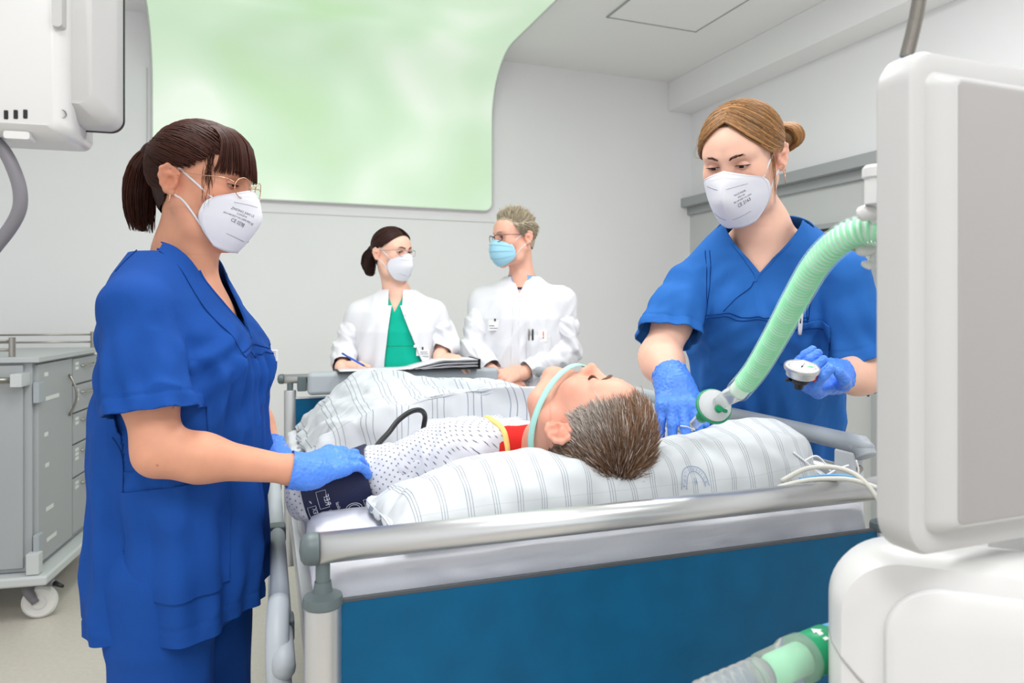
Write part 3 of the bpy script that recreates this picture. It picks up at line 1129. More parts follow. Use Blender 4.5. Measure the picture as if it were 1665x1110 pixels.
def lids(M, s, up, low, sx):
    """eyelids as spherical shells round the eyeball; angles in degrees above straight ahead"""
    out = []
    c = Vector((sx * 0.032, 0.0765, 0.0095))
    r = 0.0142
    for a0, a1, upper in ((up, 105, True), (-95, low, False)):
        nx, ny = 20, 10
        v = []
        for i in range(nx + 1):
            th = math.radians(-86 + 172 * i / nx)
            w = math.cos(th) ** 0.7
            mid = (up + low) / 2 * 0.5 + (-6)
            for j in range(ny + 1):
                t = j / ny
                if upper:
                    e0 = mid + (a0 - mid) * w
                    a = e0 + (a1 - e0) * t
                else:
                    e1 = mid + (a1 - mid) * w
                    a = a0 + (e1 - a0) * t
                a = math.radians(a)
                rr = r * (1.0 + (0.035 if (upper and t < 0.15) or (not upper and t > 0.85) else 0))
                v.append(tuple(M @ ((c + Vector((rr * math.sin(th) * 1.12, rr * math.cos(th) * math.cos(a), rr * math.cos(th) * math.sin(a)))) * s)))
        ids = np.arange((nx + 1) * (ny + 1)).reshape(nx + 1, ny + 1)
        f = np.stack([ids[:-1, :-1], ids[1:, :-1], ids[1:, 1:], ids[:-1, 1:]], -1).reshape(-1, 4)
        out.append((np.array(v), f))
    return out


def eyeball(M, s, sx, look, parent):
    """eyeball with iris; look = (right, up) in degrees"""
    c = Vector((sx * 0.032, 0.0765, 0.0095)) * s
    d = Vector((math.sin(math.radians(look[0])), math.cos(math.radians(look[0])), math.sin(math.radians(look[1])))).normalized()
    R = M.to_3x3()
    Mw = frame(M @ c, R @ Vector((1, 0, 0)).cross(d), R @ d)
    r = 0.0128 * s
    o = lathe('eyeball', [(r * math.sin(a), -r * math.cos(a)) for a in np.linspace(0, math.pi - 0.42, 14)], Mw, 'eye_white', parent, 20)
    lathe('iris', [(r * math.sin(a), r * 1.01 * math.cos(a)) for a in np.linspace(0.45, 0, 5)], Mw, 'iris', o, 16)
    return o


def lashes(name, M, s, sx, up, parent, m, n=34, L=0.0065, r=0.0006):
    c = Vector((sx * 0.032, 0.0765, 0.0095))
    P = []
    for i in range(n):
        th = math.radians(-62 + 124 * i / (n - 1))
        w = math.cos(th) ** 0.7
        a = math.radians(-6 + (up + 6) * w)
        e = Vector((math.sin(th) * 1.12, math.cos(th) * math.cos(a), math.cos(th) * math.sin(a)))
        p0 = c + e * 0.0146
        p1 = p0 + (e + Vector((0.25 * math.sin(th), 0.3, -0.15))).normalized() * L * 0.6
        p2 = p1 + (e + Vector((0.3 * math.sin(th), 0.1, 0.35))).normalized() * L * 0.5
        P.append([tuple(M @ (q * s)) for q in (p0, p1, p2)])
    P = np.array(P)
    return strands(name, P, np.full(n, r), m, parent, np.full((n, 3), 0.35), centre=tuple(M.translation))


def brow(M, s, sx, parent, m, shade=0.7, thick=1.0, n=70):
    P = []
    for i in range(n):
        t = random.random()
        x = 0.012 + 0.040 * t
        z = 0.0275 + 0.0075 * math.sin(min(t * 1.25, 1) * math.pi * 0.72) - 0.003 * t + random.uniform(-0.0028, 0.0028) * (1 - 0.6 * t) * thick
        y = 0.1065 - 0.010 * t - 0.015 * t * t
        q0 = Vector((sx * x, y, z))
        dirv = Vector((sx * (0.6 + 0.6 * t), -0.28 - 0.35 * t, 0.55 * (1 - t) - 0.12))
        q1 = q0 + dirv.normalized() * 0.008
        P.append([tuple(M @ (q * s)) for q in (q0, (q0 + q1) / 2 + Vector((0, 0.001, 0)), q1)])
    return strands('eyebrow', np.array(P), np.full(n, 0.00055 * thick), m, parent, np.full((n, 3), shade) * RNG.uniform(0.8, 1.1, (n, 1)), centre=tuple(M.translation))


def skin_col(v, M, s, tint=()):
    """skin tone map: redder ears, cheeks, nose; lips"""
    c = np.ones((len(v), 3))
    Mi = np.array(M.inverted())
    L = (v @ Mi[:3, :3].T + Mi[:3, 3]) / s
    def add(ctr, r, colr, amt):
        g = (amt * np.exp(-((L - np.array(ctr)) ** 2).sum(1) / (r * r)))[:, None]
        c[:] = c * (1 - g) + np.array(colr) * g
    for sx in (-1, 1):
        add((sx * 0.05, 0.07, -0.02), 0.03, (1.0, 0.82, 0.80), 0.6)
        add((sx * 0.084, -0.018, 0.0), 0.026, (1.0, 0.78, 0.74), 0.8)
        add((sx * 0.033, 0.09, 0.012), 0.016, (0.86, 0.74, 0.74), 0.6)
    add((0, 0.115, -0.03), 0.018, (1.0, 0.80, 0.77), 0.6)
    add((0, 0.097, -0.068), 0.014, (0.9, 0.58, 0.58), 0.8)
    for ctr, r, colr, amt in tint:
        add(ctr, r, colr, amt)
    return c


def moles(c, v, n, size, seed, shade=(0.5, 0.36, 0.32)):
    r = np.random.default_rng(seed)
    for _ in range(n):
        k = v[r.integers(len(v))]
        g = (0.9 * np.exp(-((v - k) ** 2).sum(1) / (size * r.uniform(0.6, 1.2)) ** 2))[:, None]
        c[:] = c * (1 - g) + np.array(shade) * g
    return c


FINGERS = (  # root x, y, z and the three phalanx lengths
    ((-0.027, 0.086, 0.000), (0.042, 0.026, 0.021), 0.0092),
    ((-0.005, 0.090, 0.003), (0.046, 0.029, 0.022), 0.0094),
    ((0.016, 0.086, 0.001), (0.042, 0.027, 0.021), 0.0090),
    ((0.035, 0.077, -0.004), (0.033, 0.021, 0.019), 0.0080),
)


def hand_prims(M, side, curl, thumb, s=1.0, grow=0.0):
    """hand in frame M: origin wrist, y along the hand, z out of the back; side +1 right, -1 left.
    curl: per finger (knuckle, middle, end, spread) in degrees; thumb: three points from the ball outward"""
    p = []
    T = lambda q: M @ (Vector((q[0] * side, q[1], q[2])) * s)
    g = grow
    for (root, ln, r), (a1, a2, a3, sp) in zip(FINGERS, curl):
        wx = root[0] * 0.62
        p.append(rc(T((wx, 0.0, -0.003)), T((root[0], root[1], root[2] - 0.003)), 0.0155 * s + g, 0.0118 * s + g, 0.016 * s))
        q = Vector(root)
        pts, ang = [q.copy()], 0.0
        for L, a in zip(ln, (a1, a2, a3)):
            ang += math.radians(a)
            q = q + Vector((math.sin(math.radians(sp)) * math.cos(ang), math.cos(ang) * math.cos(math.radians(sp)), -math.sin(ang))) * L
            pts.append(q.copy())
        rr = [r * 1.05, r, r * 0.92, r * 0.80]
        kk = (0.009, 0.003, 0.003)
        for i in range(3):
            p.append(rc(T(pts[i]), T(pts[i + 1]), rr[i] * s + g, rr[i + 1] * s + g, kk[i] * s))
    t0 = (-0.020, 0.022, -0.012)
    th = [Vector(t0)] + [Vector(t) for t in thumb]
    p.append(rc(T(th[0]), T(th[1]), 0.0175 * s + g, 0.0135 * s + g, 0.015 * s))
    p.append(rc(T(th[1]), T(th[2]), 0.0122 * s + g, 0.0105 * s + g, 0.004 * s))
    p.append(rc(T(th[2]), T(th[3]), 0.0105 * s + g, 0.0085 * s + g, 0.003 * s))
    return p


def glove(name, prims, M, wrist_dir, parent, cuff_r=0.034, cuff_len=0.05, h=0.0018, extra=()):
    """nitrile glove with a crinkled, rolled cuff"""
    w = np.array(M.translation)
    d = np.array(Vector(wrist_dir).normalized())          # from the hand up the forearm
    p = list(prims) + [rc(w - d * 0.02, w + d * (cuff_len + 0.02), cuff_r * 0.86, cuff_r, 0.02)] + list(extra)
    v, f = solid(p, h)
    N = vnormals(v, f)
    up = ((v - w) @ d)
    m_ = np.clip((up + 0.02) / 0.05, 0, 1)
    v = v + N * (0.0022 * m_ * fnoise(v * 130, 2) + 0.0009 * fnoise(v * 220, 2) + 0.0015 * np.exp(-((up - cuff_len) / 0.003) ** 2))[:, None]
    cl = cuff_len + 0.004 * np.sin(np.arange(4))[0]
    o = cloth(name, v, f, 'glove', parent, cuts=[([(w + d * cl, d)], lambda c: (np.array(c) - w) @ d > 0.01)], thick=0.0015)
    return o


def patch_grid(fn, nu, nv):
    v = [fn(i / nu * 2 - 1, j / nv) for i in range(nu + 1) for j in range(nv + 1)]
    ids = np.arange((nu + 1) * (nv + 1)).reshape(nu + 1, nv + 1)
    f = np.stack([ids[:-1, :-1], ids[:-1, 1:], ids[1:, 1:], ids[1:, :-1]], -1).reshape(-1, 4)
    return np.array([tuple(q) for q in v]), f


def bez(pts, t):
    """piecewise-smooth interpolation through points at even parameters"""
    pts = [Vector(p) for p in pts]
    n = len(pts) - 1
    x = min(max(t, 0), 1) * n
    i = min(int(x), n - 1)
    u = x - i
    P = [pts[0] * 2 - pts[1]] + pts + [pts[-1] * 2 - pts[-2]]
    a, b, c, d = P[i], P[i + 1], P[i + 2], P[i + 3]
    return 0.5 * ((2 * b) + (c - a) * u + (2 * a - 5 * b + 4 * c - d) * u * u + (3 * b - a - 3 * c + d) * u ** 3)


def ffp_fn(M, s):
    """folded filter mask: centre crease, cheek edge, rounded sides; u -1..1 across, v 0 top .. 1 bottom"""
    cen = [(0, 0.112, 0.006), (0, 0.128, -0.012), (0, 0.140, -0.036), (0, 0.142, -0.060), (0, 0.121, -0.096), (0, 0.095, -0.129)]
    mid = [(0.034, 0.107, -0.004), (0.037, 0.111, -0.020), (0.039, 0.109, -0.042), (0.039, 0.107, -0.066), (0.033, 0.098, -0.099), (0.022, 0.086, -0.130)]
    sid = [(0.064, 0.076, -0.020), (0.0725, 0.058, -0.032), (0.0750, 0.049, -0.048), (0.0735, 0.045, -0.068), (0.064, 0.052, -0.093), (0.044, 0.068, -0.122)]

    def fn(u, v):
        a = abs(u)
        c, m_, e = bez(cen, v), bez(mid, v), bez(sid, v)
        q = c * ((1 - a) * (1 - 2 * a)) + m_ * (4 * a * (1 - a)) + e * (a * (2 * a - 1))
        q = Vector(q)
        if u < 0:
            q.x = -q.x
        return M @ (q * s)
    return fn


def ffp_mask(M, s, parent, lines, side, earpts, rot=0.0):
    fn = ffp_fn(M, s)
    v, f = patch_grid(fn, 40, 30)
    o = mobj('face_mask', v, f, 'mask_white', parent, label='white folded filter mask')
    so = o.modifiers.new('thickness', 'SOLIDIFY')
    so.thickness = 0.0015
    so.offset = 0
    # welded seams: along the edge and the dashed fold lines
    for name, path in (('edge_weld', [fn(u, 0.035) for u in np.linspace(-0.97, 0.97, 40)]), ('edge_weld', [fn(0.955, t) for t in np.linspace(0.03, 0.97, 26)]), ('edge_weld', [fn(-0.955, t) for t in np.linspace(0.03, 0.97, 26)])):
        pp = [p + (p - M @ Vector((0, 0.02, -0.05))).normalized() * 0.0008 for p in path]
        tube(name, pp, 0.0007, 'mask_white', o, 5)
    bm = bmesh.new()
    for sgn in (-1, 1):
        for t0, ua, ub in ((0.30, 0.12, 0.62), (0.80, 0.12, 0.62)):
            for k in range(22):
                ua_ = sgn * (ua + (ub - ua) * k / 22)
                ub_ = sgn * (ua + (ub - ua) * (k + 0.55) / 22)
                pp = [fn(ua_, t0 - 0.16 * (abs(ua_) - 0.37)), fn(ub_, t0 - 0.16 * (abs(ub_) - 0.37))]
                pp = [p + (p - M @ Vector((0, 0.02, -0.05))).normalized() * 0.0011 for p in pp]
                tubebm(bm, pp, 0.0005, 4)
    bobj('dashed_fold', bm, 'print_grey', o, kind='stuff')
    # nose clip
    v2, f2 = patch_grid(lambda u, t: fn(u * 0.52, 0.07 + 0.07 * t) + (fn(u * 0.52, 0.1) - M @ Vector((0, 0.02, -0.05))).normalized() * 0.0012, 20, 3)
    mobj('nose_clip', v2, f2, 'mask_white', o)
    # ear loops
    for sx, pts in earpts:
        a, b_ = fn(sx * 0.96, 0.14), fn(sx * 0.96, 0.80)
        path = smooth_path([a] + [M @ (Vector((sx * q[0], q[1], q[2])) * s) for q in pts] + [b_], 6)
        tube('ear_loop', path, 0.0021, 'mask_white', o, 8)
    # print
    du = (fn(side * 0.5, 0.5) - fn(side * 0.4, 0.5)).length / 0.1
    dv = (fn(side * 0.5, 0.55) - fn(side * 0.5, 0.45)).length / 0.1

    def put(x, y):
        x, y = x * math.cos(rot) - y * math.sin(rot), x * math.sin(rot) + y * math.cos(rot)
        u = side * 0.44 - x / du * 1.0
        q = fn(u, 0.54 - y / dv)
        e1 = fn(u + 0.01, 0.54 - y / dv) - q
        e2 = fn(u, 0.54 - y / dv + 0.01) - q
        n = e1.cross(e2).normalized()
        if n.dot(q - M.translation) < 0:
            n = -n
        return q + n * 0.0014
    lettering('print', lines, put, 'print_grey', o)
    return o


def hair_cap(M, s, line, grow, parent, m, shade, name='hair'):
    """scalp hair: grown skull cut along the hairline given as (y, z) points"""
    p = [ell(Vector((0, -0.012, 0.045)) * s, np.array((0.0745, 0.096, 0.082)) * s + grow, M, 0.01),
         ell(Vector((0, 0.050, 0.045)) * s, np.array((0.058, 0.045, 0.048)) * s + grow, M, 0.03),
         ell(Vector((0, -0.035, -0.02)) * s, np.array((0.050, 0.054, 0.06)) * s + grow, M, 0.03)]
    v, f = solid(p, 0.003)
    Mi = np.array(M.inverted())
    L = (v @ Mi[:3, :3].T + Mi[:3, 3]) / s
    ly, lz = np.array(line).T
    keep = L[:, 2] > np.interp(L[:, 1], ly, lz)
    fk = keep[f].all(1)
    N = vnormals(v, f)
    v = v + N * (0.0010 * fnoise(L * np.array([60, 18, 60]), 2) - 0.001)[:, None]
    f = f[fk]
    used = np.unique(f)
    rm = np.full(len(v), -1)
    rm[used] = np.arange(len(used))
    return mobj(name, v[used], rm[f], m, parent, col=np.full((len(used), 3), shade))


def scalp(dirs, s, grow=0.006):
    """points on the skull in given directions (head frame)"""
    c = np.array((0, -0.006, 0.040))
    r = np.array((0.0775, 0.100, 0.086)) + grow
    k = 1.0 / np.sqrt(((dirs / r) ** 2).sum(-1, keepdims=True))
    return (c + dirs * k) * s


def comb(M, s, A, Bp, k, grow, lift=0.0, jit=0.003):
    """strands combed over the skull from directions A to directions B (head frame)"""
    A = A / np.linalg.norm(A, axis=1, keepdims=True)
    Bp = Bp / np.linalg.norm(Bp, axis=1, keepdims=True)
    dot = np.clip((A * Bp).sum(1), -1, 1)
    om = np.arccos(dot)
    t = np.linspace(0, 1, k)
    so = np.sin(om) + 1e-6
    D = (np.sin((1 - t)[None] * om[:, None]) / so[:, None])[..., None] * A[:, None] + (np.sin(t[None] * om[:, None]) / so[:, None])[..., None] * Bp[:, None]
    g = grow + RNG.uniform(-jit, jit, (len(A), 1)) + lift * np.sin(np.pi * t)[None]
    P = scalp(D, s, 0.0)
    P = P + D / np.linalg.norm(D, axis=2, keepdims=True) * g[..., None]
    R = np.array(M.to_3x3())
    return P @ R.T + np.array(M.translation)


def to_world(M, P):
    return P @ np.array(M.to_3x3()).T + np.array(M.translation)


def ring_path(M, pts, s=1.0):
    return [M @ (Vector(p) * s) for p in pts]


def glasses(M, s, parent, m, rx=0.0235, rz=0.0215, round_=True, temple=(True, True), zc=0.004, yc=0.116, rr=0.0009):
    g = tube('glasses_bridge', smooth_path(ring_path(M, [(-0.010, yc - 0.001, zc + 0.006), (0, yc + 0.004, zc + 0.010), (0.010, yc - 0.001, zc + 0.006)], s), 5), rr, m, parent, 8)
    g.name = 'glasses'
    for sx in (-1, 1):
        cx = sx * 0.033
        pts = []
        for k in range(33):
            a = 2 * math.pi * k / 32
            x, z = math.cos(a), math.sin(a)
            if not round_:
                d = (abs(x) ** 3 + abs(z) ** 3) ** (1 / 3)
                x, z = x / d, z / d
            X = cx + rx * x
            pts.append((X, yc - 1.6 * (X * X) * 2.2, zc + rz * z))
        tube('rim', ring_path(M, pts, s), rr, m, g, 6)
        bm = bmesh.new()
        bm.faces.new([bm.verts.new(M @ (Vector(p) * s)) for p in pts[:-1]])
        bobj('lens', bm, 'lens', g, smooth=False)
        tube('temple', smooth_path(ring_path(M, [(cx + sx * rx * 0.93, yc - 0.012, zc + 0.008), (sx * 0.072, yc - 0.030, zc + 0.013), (sx * 0.079, 0.02, 0.016), (sx * 0.081, -0.012, 0.022), (sx * 0.078, -0.035, 0.0)], s), 6), rr, m, g, 6)
    return g


def person(label, loc):
    return thing('person', label, 'person', loc)


def body_col(parts):
    return np.concatenate(parts)


def folds(v, N, specs):
    """displace along normals by soft directional folds: (amplitude, frequency vector, seed, centre or None, radius)"""
    d = np.zeros(len(v))
    for amp, fr, seed, c, r in specs:
        q = v * np.array(fr) + seed
        w = 1.0 if c is None else gaus(v, c, r)
        d += amp * w * (ridge(q, 2) - 0.62) * 1.6
    return v + N * d[:, None]


def rotated(v, M):
    Mi = np.array(M.inverted())
    return v @ Mi[:3, :3].T + Mi[:3, 3]

def surf(v, N, pts, off=0.0015):
    """points lifted onto the nearest vertices of a surface"""
    out = []
    for p in pts:
        i = int(((v - np.array(p)) ** 2).sum(1).argmin())
        q = Vector(p)
        n = Vector(N[i])
        q = q + n * ((Vector(v[i]) - q).dot(n) + off)
        out.append(q)
    return out


def patch(name, v, f, m, parent, planes, off=0.003, thick=0.002, where=None):
    """piece of cloth sewn onto a garment: the region behind all planes, lifted off"""
    N = vnormals(v, f)
    c = v[f].mean(1)
    k = np.ones(len(f), bool)
    for co, no in planes:
        k &= ((c - np.array(co)) @ np.array(no)) < 0.012
    if where is not None:
        k &= where(c)
    ff = f[k]
    used = np.unique(ff)
    rm = np.full(len(v), -1)
    rm[used] = np.arange(len(used))
    return cloth(name, (v + N * off)[used], rm[ff], m, parent, cuts=[([(co, no)], None) for co, no in planes], thick=thick)


def legs(M, parent, m, hip=0.95, spread=0.10, r=(0.092, 0.082, 0.07), shoe='device_white'):
    pr = [loft(M, [(hip - 0.18, 0, 0, 0.165, 0.115), (hip - 0.05, 0, -0.002, 0.168, 0.118), (hip + 0.10, 0, 0, 0.158, 0.110)], 0.05)]
    feet = []
    for sx in (-1, 1):
        h = M @ Vector((sx * 0.095, 0, hip - 0.08))
        kn = Vector(M.translation) + (M.to_3x3() @ Vector((sx * spread, 0.01, 0)))
        kn = Vector((h.x * 0.45 + kn.x * 0.55, h.y * 0.45 + kn.y * 0.55, 0.48))
        an = Vector(M.translation) + (M.to_3x3() @ Vector((sx * spread, -0.02, 0)))
        an.z = 0.055
        pr += [rc(h, kn, r[0], r[1], 0.03), rc(kn, an, r[1], r[2], 0.02)]
        feet.append(an)
    v, f = solid(pr, 0.009)
    N = vnormals(v, f)
    v = folds(v, N, [(0.006, (9, 9, 3.5), 3.0, None, 0)])
    o = cloth('trousers', v, f, m, parent, cuts=[([((0, 0, 0.045), (0, 0, -1))], None)], thick=0.003)
    fwd = M.to_3x3() @ Vector((0, 1, 0))
    fwd.z = 0
    fwd.normalize()
    for a in feet:
        b = Vector((a.x, a.y, 0.0))
        v, f = solid([rc(b - fwd * 0.05 + Vector((0, 0, 0.036)), b + fwd * 0.15 + Vector((0, 0, 0.03)), 0.036, 0.034, 0.01), rc(b - fwd * 0.03 + Vector((0, 0, 0.05)), b + fwd * 0.05 + Vector((0, 0, 0.05)), 0.04, 0.036, 0.02)], 0.006)
        v[:, 2] = np.maximum(v[:, 2], 0.0)
        mobj('shoe', v, f, shoe, parent)
    return o


def tunic_secs(dz=0.0, loose=1.0):
    return [(0.72 + dz, 0, 0.0, 0.190 * loose, 0.143 * loose), (0.95 + dz, 0, 0.002, 0.190 * loose, 0.143 * loose), (1.10 + dz, 0, 0.004, 0.186 * loose, 0.142 * loose),
            (1.24 + dz, 0, 0.004, 0.182, 0.143), (1.32 + dz, 0, -0.004, 0.178, 0.130), (1.385 + dz, 0, -0.014, 0.162, 0.105), (1.43 + dz, 0, -0.018, 0.13, 0.084), (1.475 + dz, 0, -0.014, 0.092, 0.068), (1.50 + dz, 0, -0.012, 0.078, 0.062)]


# ================================================================== nurse at the left edge of the bed
A1 = math.radians(0)
F1 = Vector((math.cos(A1), -math.sin(A1), 0))
Y1 = 1.40
X1 = (300 - CX) / F * Y1
M1 = frame((X1, Y1, 0), F1, (0, 0, 1))
n1 = person('dark-haired nurse in blue scrubs and round glasses holding the patient\'s arm', (X1, Y1, 0))
HA = math.radians(6)
H1 = frame(at(327, 304, Y1), Vector((math.cos(HA), -math.sin(HA), -0.13)), (0, 0, 1))
s1 = 0.93
neck_a, neck_b = H1 @ Vector((0, -0.022, -0.055)), M1 @ Vector((0, 0.0, 1.47))
hp1 = head_prims(H1, s1)
hp1 += [rc(neck_a, neck_b, 0.045, 0.048, 0.030), rc(neck_b, M1 @ Vector((0, 0.0, 1.36)), 0.050, 0.066, 0.05),
        rc(M1 @ Vector((-0.13, -0.02, 1.375)), M1 @ Vector((0.13, -0.02, 1.375)), 0.045, 0.045, 0.06), rc(M1 @ Vector((0, -0.012, 1.455)), M1 @ Vector((0.10, -0.02, 1.395)), 0.028, 0.028, 0.03), rc(M1 @ Vector((0, -0.012, 1.455)), M1 @ Vector((-0.10, -0.02, 1.395)), 0.028, 0.028, 0.03),
        ell((0, 0.01, 1.30), (0.13, 0.088, 0.12), M1, 0.05)]
hv, hf = solid(hp1, 0.0019, it=1)
sh_r, el_r, wr_r = at(220, 502, Y1 - 0.175), at(258, 735, Y1 - 0.215), at(486, 765, 1.275)
sh_l, el_l, wr_l = M1 @ Vector((-0.165, -0.015, 1.37)), M1 @ Vector((-0.215, 0.04, 1.13)), at(447, 742, 1.52)


def arm(sh, el, wr, r=(0.050, 0.047, 0.043, 0.041, 0.026), h=0.0032):
    r = (0.036,) + tuple(r[1:])
    up = Vector(sh).lerp(el, 0.55)
    fo = Vector(el).lerp(wr, 0.28)
    p = chain([sh, up, el], [r[0], r[1], r[2]], 0.03) + chain([el, fo, wr, Vector(wr) + (Vector(wr) - Vector(el)).normalized() * 0.03], [r[2] * 0.93, r[3], r[4], r[4] * 0.95], 0.03)
    return solid(p, h)


ar = arm(sh_r, el_r, wr_r, (0.050, 0.046, 0.037, 0.0375, 0.0225))
al = arm(sh_l, el_l, wr_l, (0.05, 0.046, 0.041, 0.039, 0.026), 0.005)
tor = solid([loft(M1, [(0.80, 0, 0, 0.135, 0.09), (0.95, 0, 0, 0.138, 0.095), (1.10, 0, 0, 0.13, 0.09), (1.25, 0, 0, 0.145, 0.11), (1.35, 0, -0.01, 0.14, 0.09)], 0.03)], 0.012)
leg_p = []
for sx in (-1, 1):
    leg_p += chain([M1 @ Vector((sx * 0.085, 0, 0.88)), M1 @ Vector((sx * 0.095, 0.01, 0.48)), M1 @ Vector((sx * 0.10, -0.02, 0.07))], [0.085, 0.055, 0.04], 0.02)
lg = solid(leg_p, 0.012)
bv, bf = join([(hv, hf), ar, al, tor, lg] + lids(H1, s1, -4, -20, 1) + lids(H1, s1, -4, -20, -1))
cc = skin_col(bv, H1, s1)
fa = bv[len(hv):len(hv) + len(ar[0])]
cc[len(hv):len(hv) + len(ar[0])] = moles(cc[len(hv):len(hv) + len(ar[0])], fa, 34, 0.0016, 4)
nk = (bv[:len(hv), 2] < 1.50) & (bv[:len(hv), 2] > 1.40)
cc[:len(hv)] = moles(cc[:len(hv)], bv[:len(hv)], 26, 0.0012, 9)
mobj('body', bv, bf, 'skin', n1, col=cc)
for sx in (-1, 1):
    eyeball(H1, s1, sx, (0, -16), n1)
    lashes('eyelash', H1, s1, sx, -4, n1, 'hair_dark')
    brow(H1, s1, sx, n1, 'hair_dark', 0.8, 1.1)

# scrub top
def scrub_top(parent, M, secs, arms, m, hemz, apexz, vk=0.50, backz=None, slit=None, h=0.0042, seed=0.0, bust=1.265, gather=True):
    """tunic with V neck; arms = (shoulder, elbow, hem point, hem normal, radii). Torso and sleeves are one smooth skin,
    the flank that the sleeve covers is a second layer just inside"""
    R = M.to_3x3()
    Mi = M.inverted()
    zs = secs[-2][0]
    tor_p = [loft(M, secs, 0.02, 2.3)]
    for sx in (1, -1):
        tor_p.append(ell((sx * 0.068, 0.086, bust), (0.060, 0.056, 0.066), M, 0.055))
    slv_p = []
    info = []
    for sx, (sh, el, hp_, hn, rr) in zip((1, -1), arms):
        ad = (el - sh).normalized()
        slv_p += chain([M @ Vector((sx * 0.045, -0.026, zs - 0.030)), sh], [0.038, rr[0] - 0.006], 0.06)
        fh = (Vector(hp_) - sh).dot(ad) / (el - sh).length
        slv_p += chain([sh, sh.lerp(el, 0.40), sh.lerp(el, fh + 0.06), sh.lerp(el, fh + 0.17)], [rr[0] - 0.006, rr[1] - 0.002, rr[2], 0.036], 0.016)
        info.append((np.array(sh), np.array(ad), (el - sh).length, rr, np.array(hp_), np.array(hn), sx, fh))

    def arm_rel(v, I):
        sh, ad, ln, rr = I[:4]
        fh = I[7]
        t = (v - sh) @ ad
        dist = np.linalg.norm(v - sh - t[:, None] * ad, axis=1)
        rad = np.interp(t / ln, [0, 0.40, fh + 0.06, fh + 0.17], [rr[0] - 0.006, rr[1] - 0.002, rr[2], 0.036])
        return t, dist, rad

    def disp(v, N, sleeves=True):
        L = rotated(v, M)
        low = np.clip((zs - 0.20 - L[:, 2]) / 0.35, 0, 1)
        ang = np.arctan2(L[:, 0], L[:, 1])
        d = 0.009 * low * np.sin(ang * 6 + seed + 2.6 * vnoise(L * np.array([3, 3, 1.7]) + 3 + seed))
        d += 0.0045 * low * np.sin(ang * 17 + 3.5 * vnoise(L * np.array([5, 5, 2.0]) + 8 + seed))
        pinch = gaus(L, (0.13, 0.07, zs - 0.17), 0.11) + gaus(L, (-0.13, 0.07, zs - 0.17), 0.11) + gaus(L, (0.13, -0.07, zs - 0.17), 0.13)
        d += 0.0045 * pinch * np.sin((L[:, 2] * 1.0 + np.abs(L[:, 0]) * 0.9) * 85 + 3 * vnoise(L * 9 + seed))
        d += 0.0028 * fnoise(L * np.array([20, 20, 8]) + 5 + seed, 2)
        wq = L * np.array([6.5, 6.5, 4.2]) + np.stack([L[:, 2] * 4, L[:, 2] * 3, L[:, 0] * 6], 1) + seed
        d += 0.0080 * (ridge(wq, 2) - 0.7) + 0.0060 * (ridge(L * np.array([15, 15, 5]) + np.stack([L[:, 2] * 5, L[:, 0] * 7, L[:, 1] * 8], 1) + seed * 2, 2) - 0.7)
        if gather:
            fr = np.clip((L[:, 1] - 0.05) / 0.05, 0, 1) * np.clip((apexz - 0.03 - L[:, 2]) / 0.02, 0, 1) * np.clip((L[:, 2] - apexz + 0.32) / 0.25, 0, 1)
            d += 0.0045 * fr * np.sin(L[:, 0] * 170 + vnoise(L * 7) * 2)
        d *= 1.3 * (1 - 0.85 * np.clip((L[:, 2] - apexz + 0.02) / 0.06, 0, 1))
        d -= 0.0016 * np.exp(-((L[:, 2] - hemz - 0.03) / 0.0028) ** 2)
        if sleeves:
            for I in info:
                t, dist, rad = arm_rel(v, I)
                w = np.clip(1 - (dist - rad) / 0.03, 0, 1) * np.clip(t / 0.03 + 0.5, 0, 1)
                SL = rotated(v, frame(I[0], I[1], (1, 0.2, 0)))
                th_a = np.arctan2(SL[:, 0], SL[:, 2])
                g = np.clip((t - 0.02) / 0.12, 0, 1)
                e = 0.0060 * g * np.sin(4 * th_a + seed + 3.0 * vnoise(SL * 6 + seed)) + 0.0032 * g * np.sin(9 * th_a + 4.0 * vnoise(SL * 9 + seed + 4))
                e += 0.011 * (0.25 + 0.75 * g) * (ridge(SL * np.array([15, 9, 15]) + np.stack([SL[:, 1] * 6, SL[:, 0] * 6, SL[:, 1] * 3], 1) + seed + I[6], 2) - 0.68)
                e += 0.0025 * g * fnoise(SL * np.array([26, 14, 26]) + seed, 2)
                th_ = (v - I[4]) @ I[5]
                e -= 0.0020 * np.exp(-((th_ + 0.026) / 0.0028) ** 2)
                d = d * (1 - w) + e * w
        return v + N * d[:, None]

    v, f = solid(tor_p + slv_p, h, it=1)
    ap = M @ Vector((0, 0, apexz))
    cuts = [([(M @ Vector((0, 0, hemz)), R @ Vector((0, 0, -1)))], None),
            ([(ap, R @ Vector((-1, 0, vk))), (ap, R @ Vector((1, 0, vk)))], lambda c: (Mi @ c).y > -0.035),
            ([(M @ Vector((0, 0, backz or zs)), R @ Vector((0, 0, 1)))], lambda c: (Mi @ c).y < 0.0)]
    if slit:
        sp = M @ Vector(slit)
        cuts.append(([(sp, R @ Vector((0, 1, -0.06))), (sp, R @ Vector((0, -1, -0.06)))], lambda c: (Mi @ c).x * slit[0] > 0.02 and (Mi @ c).z < slit[2] + 0.02))

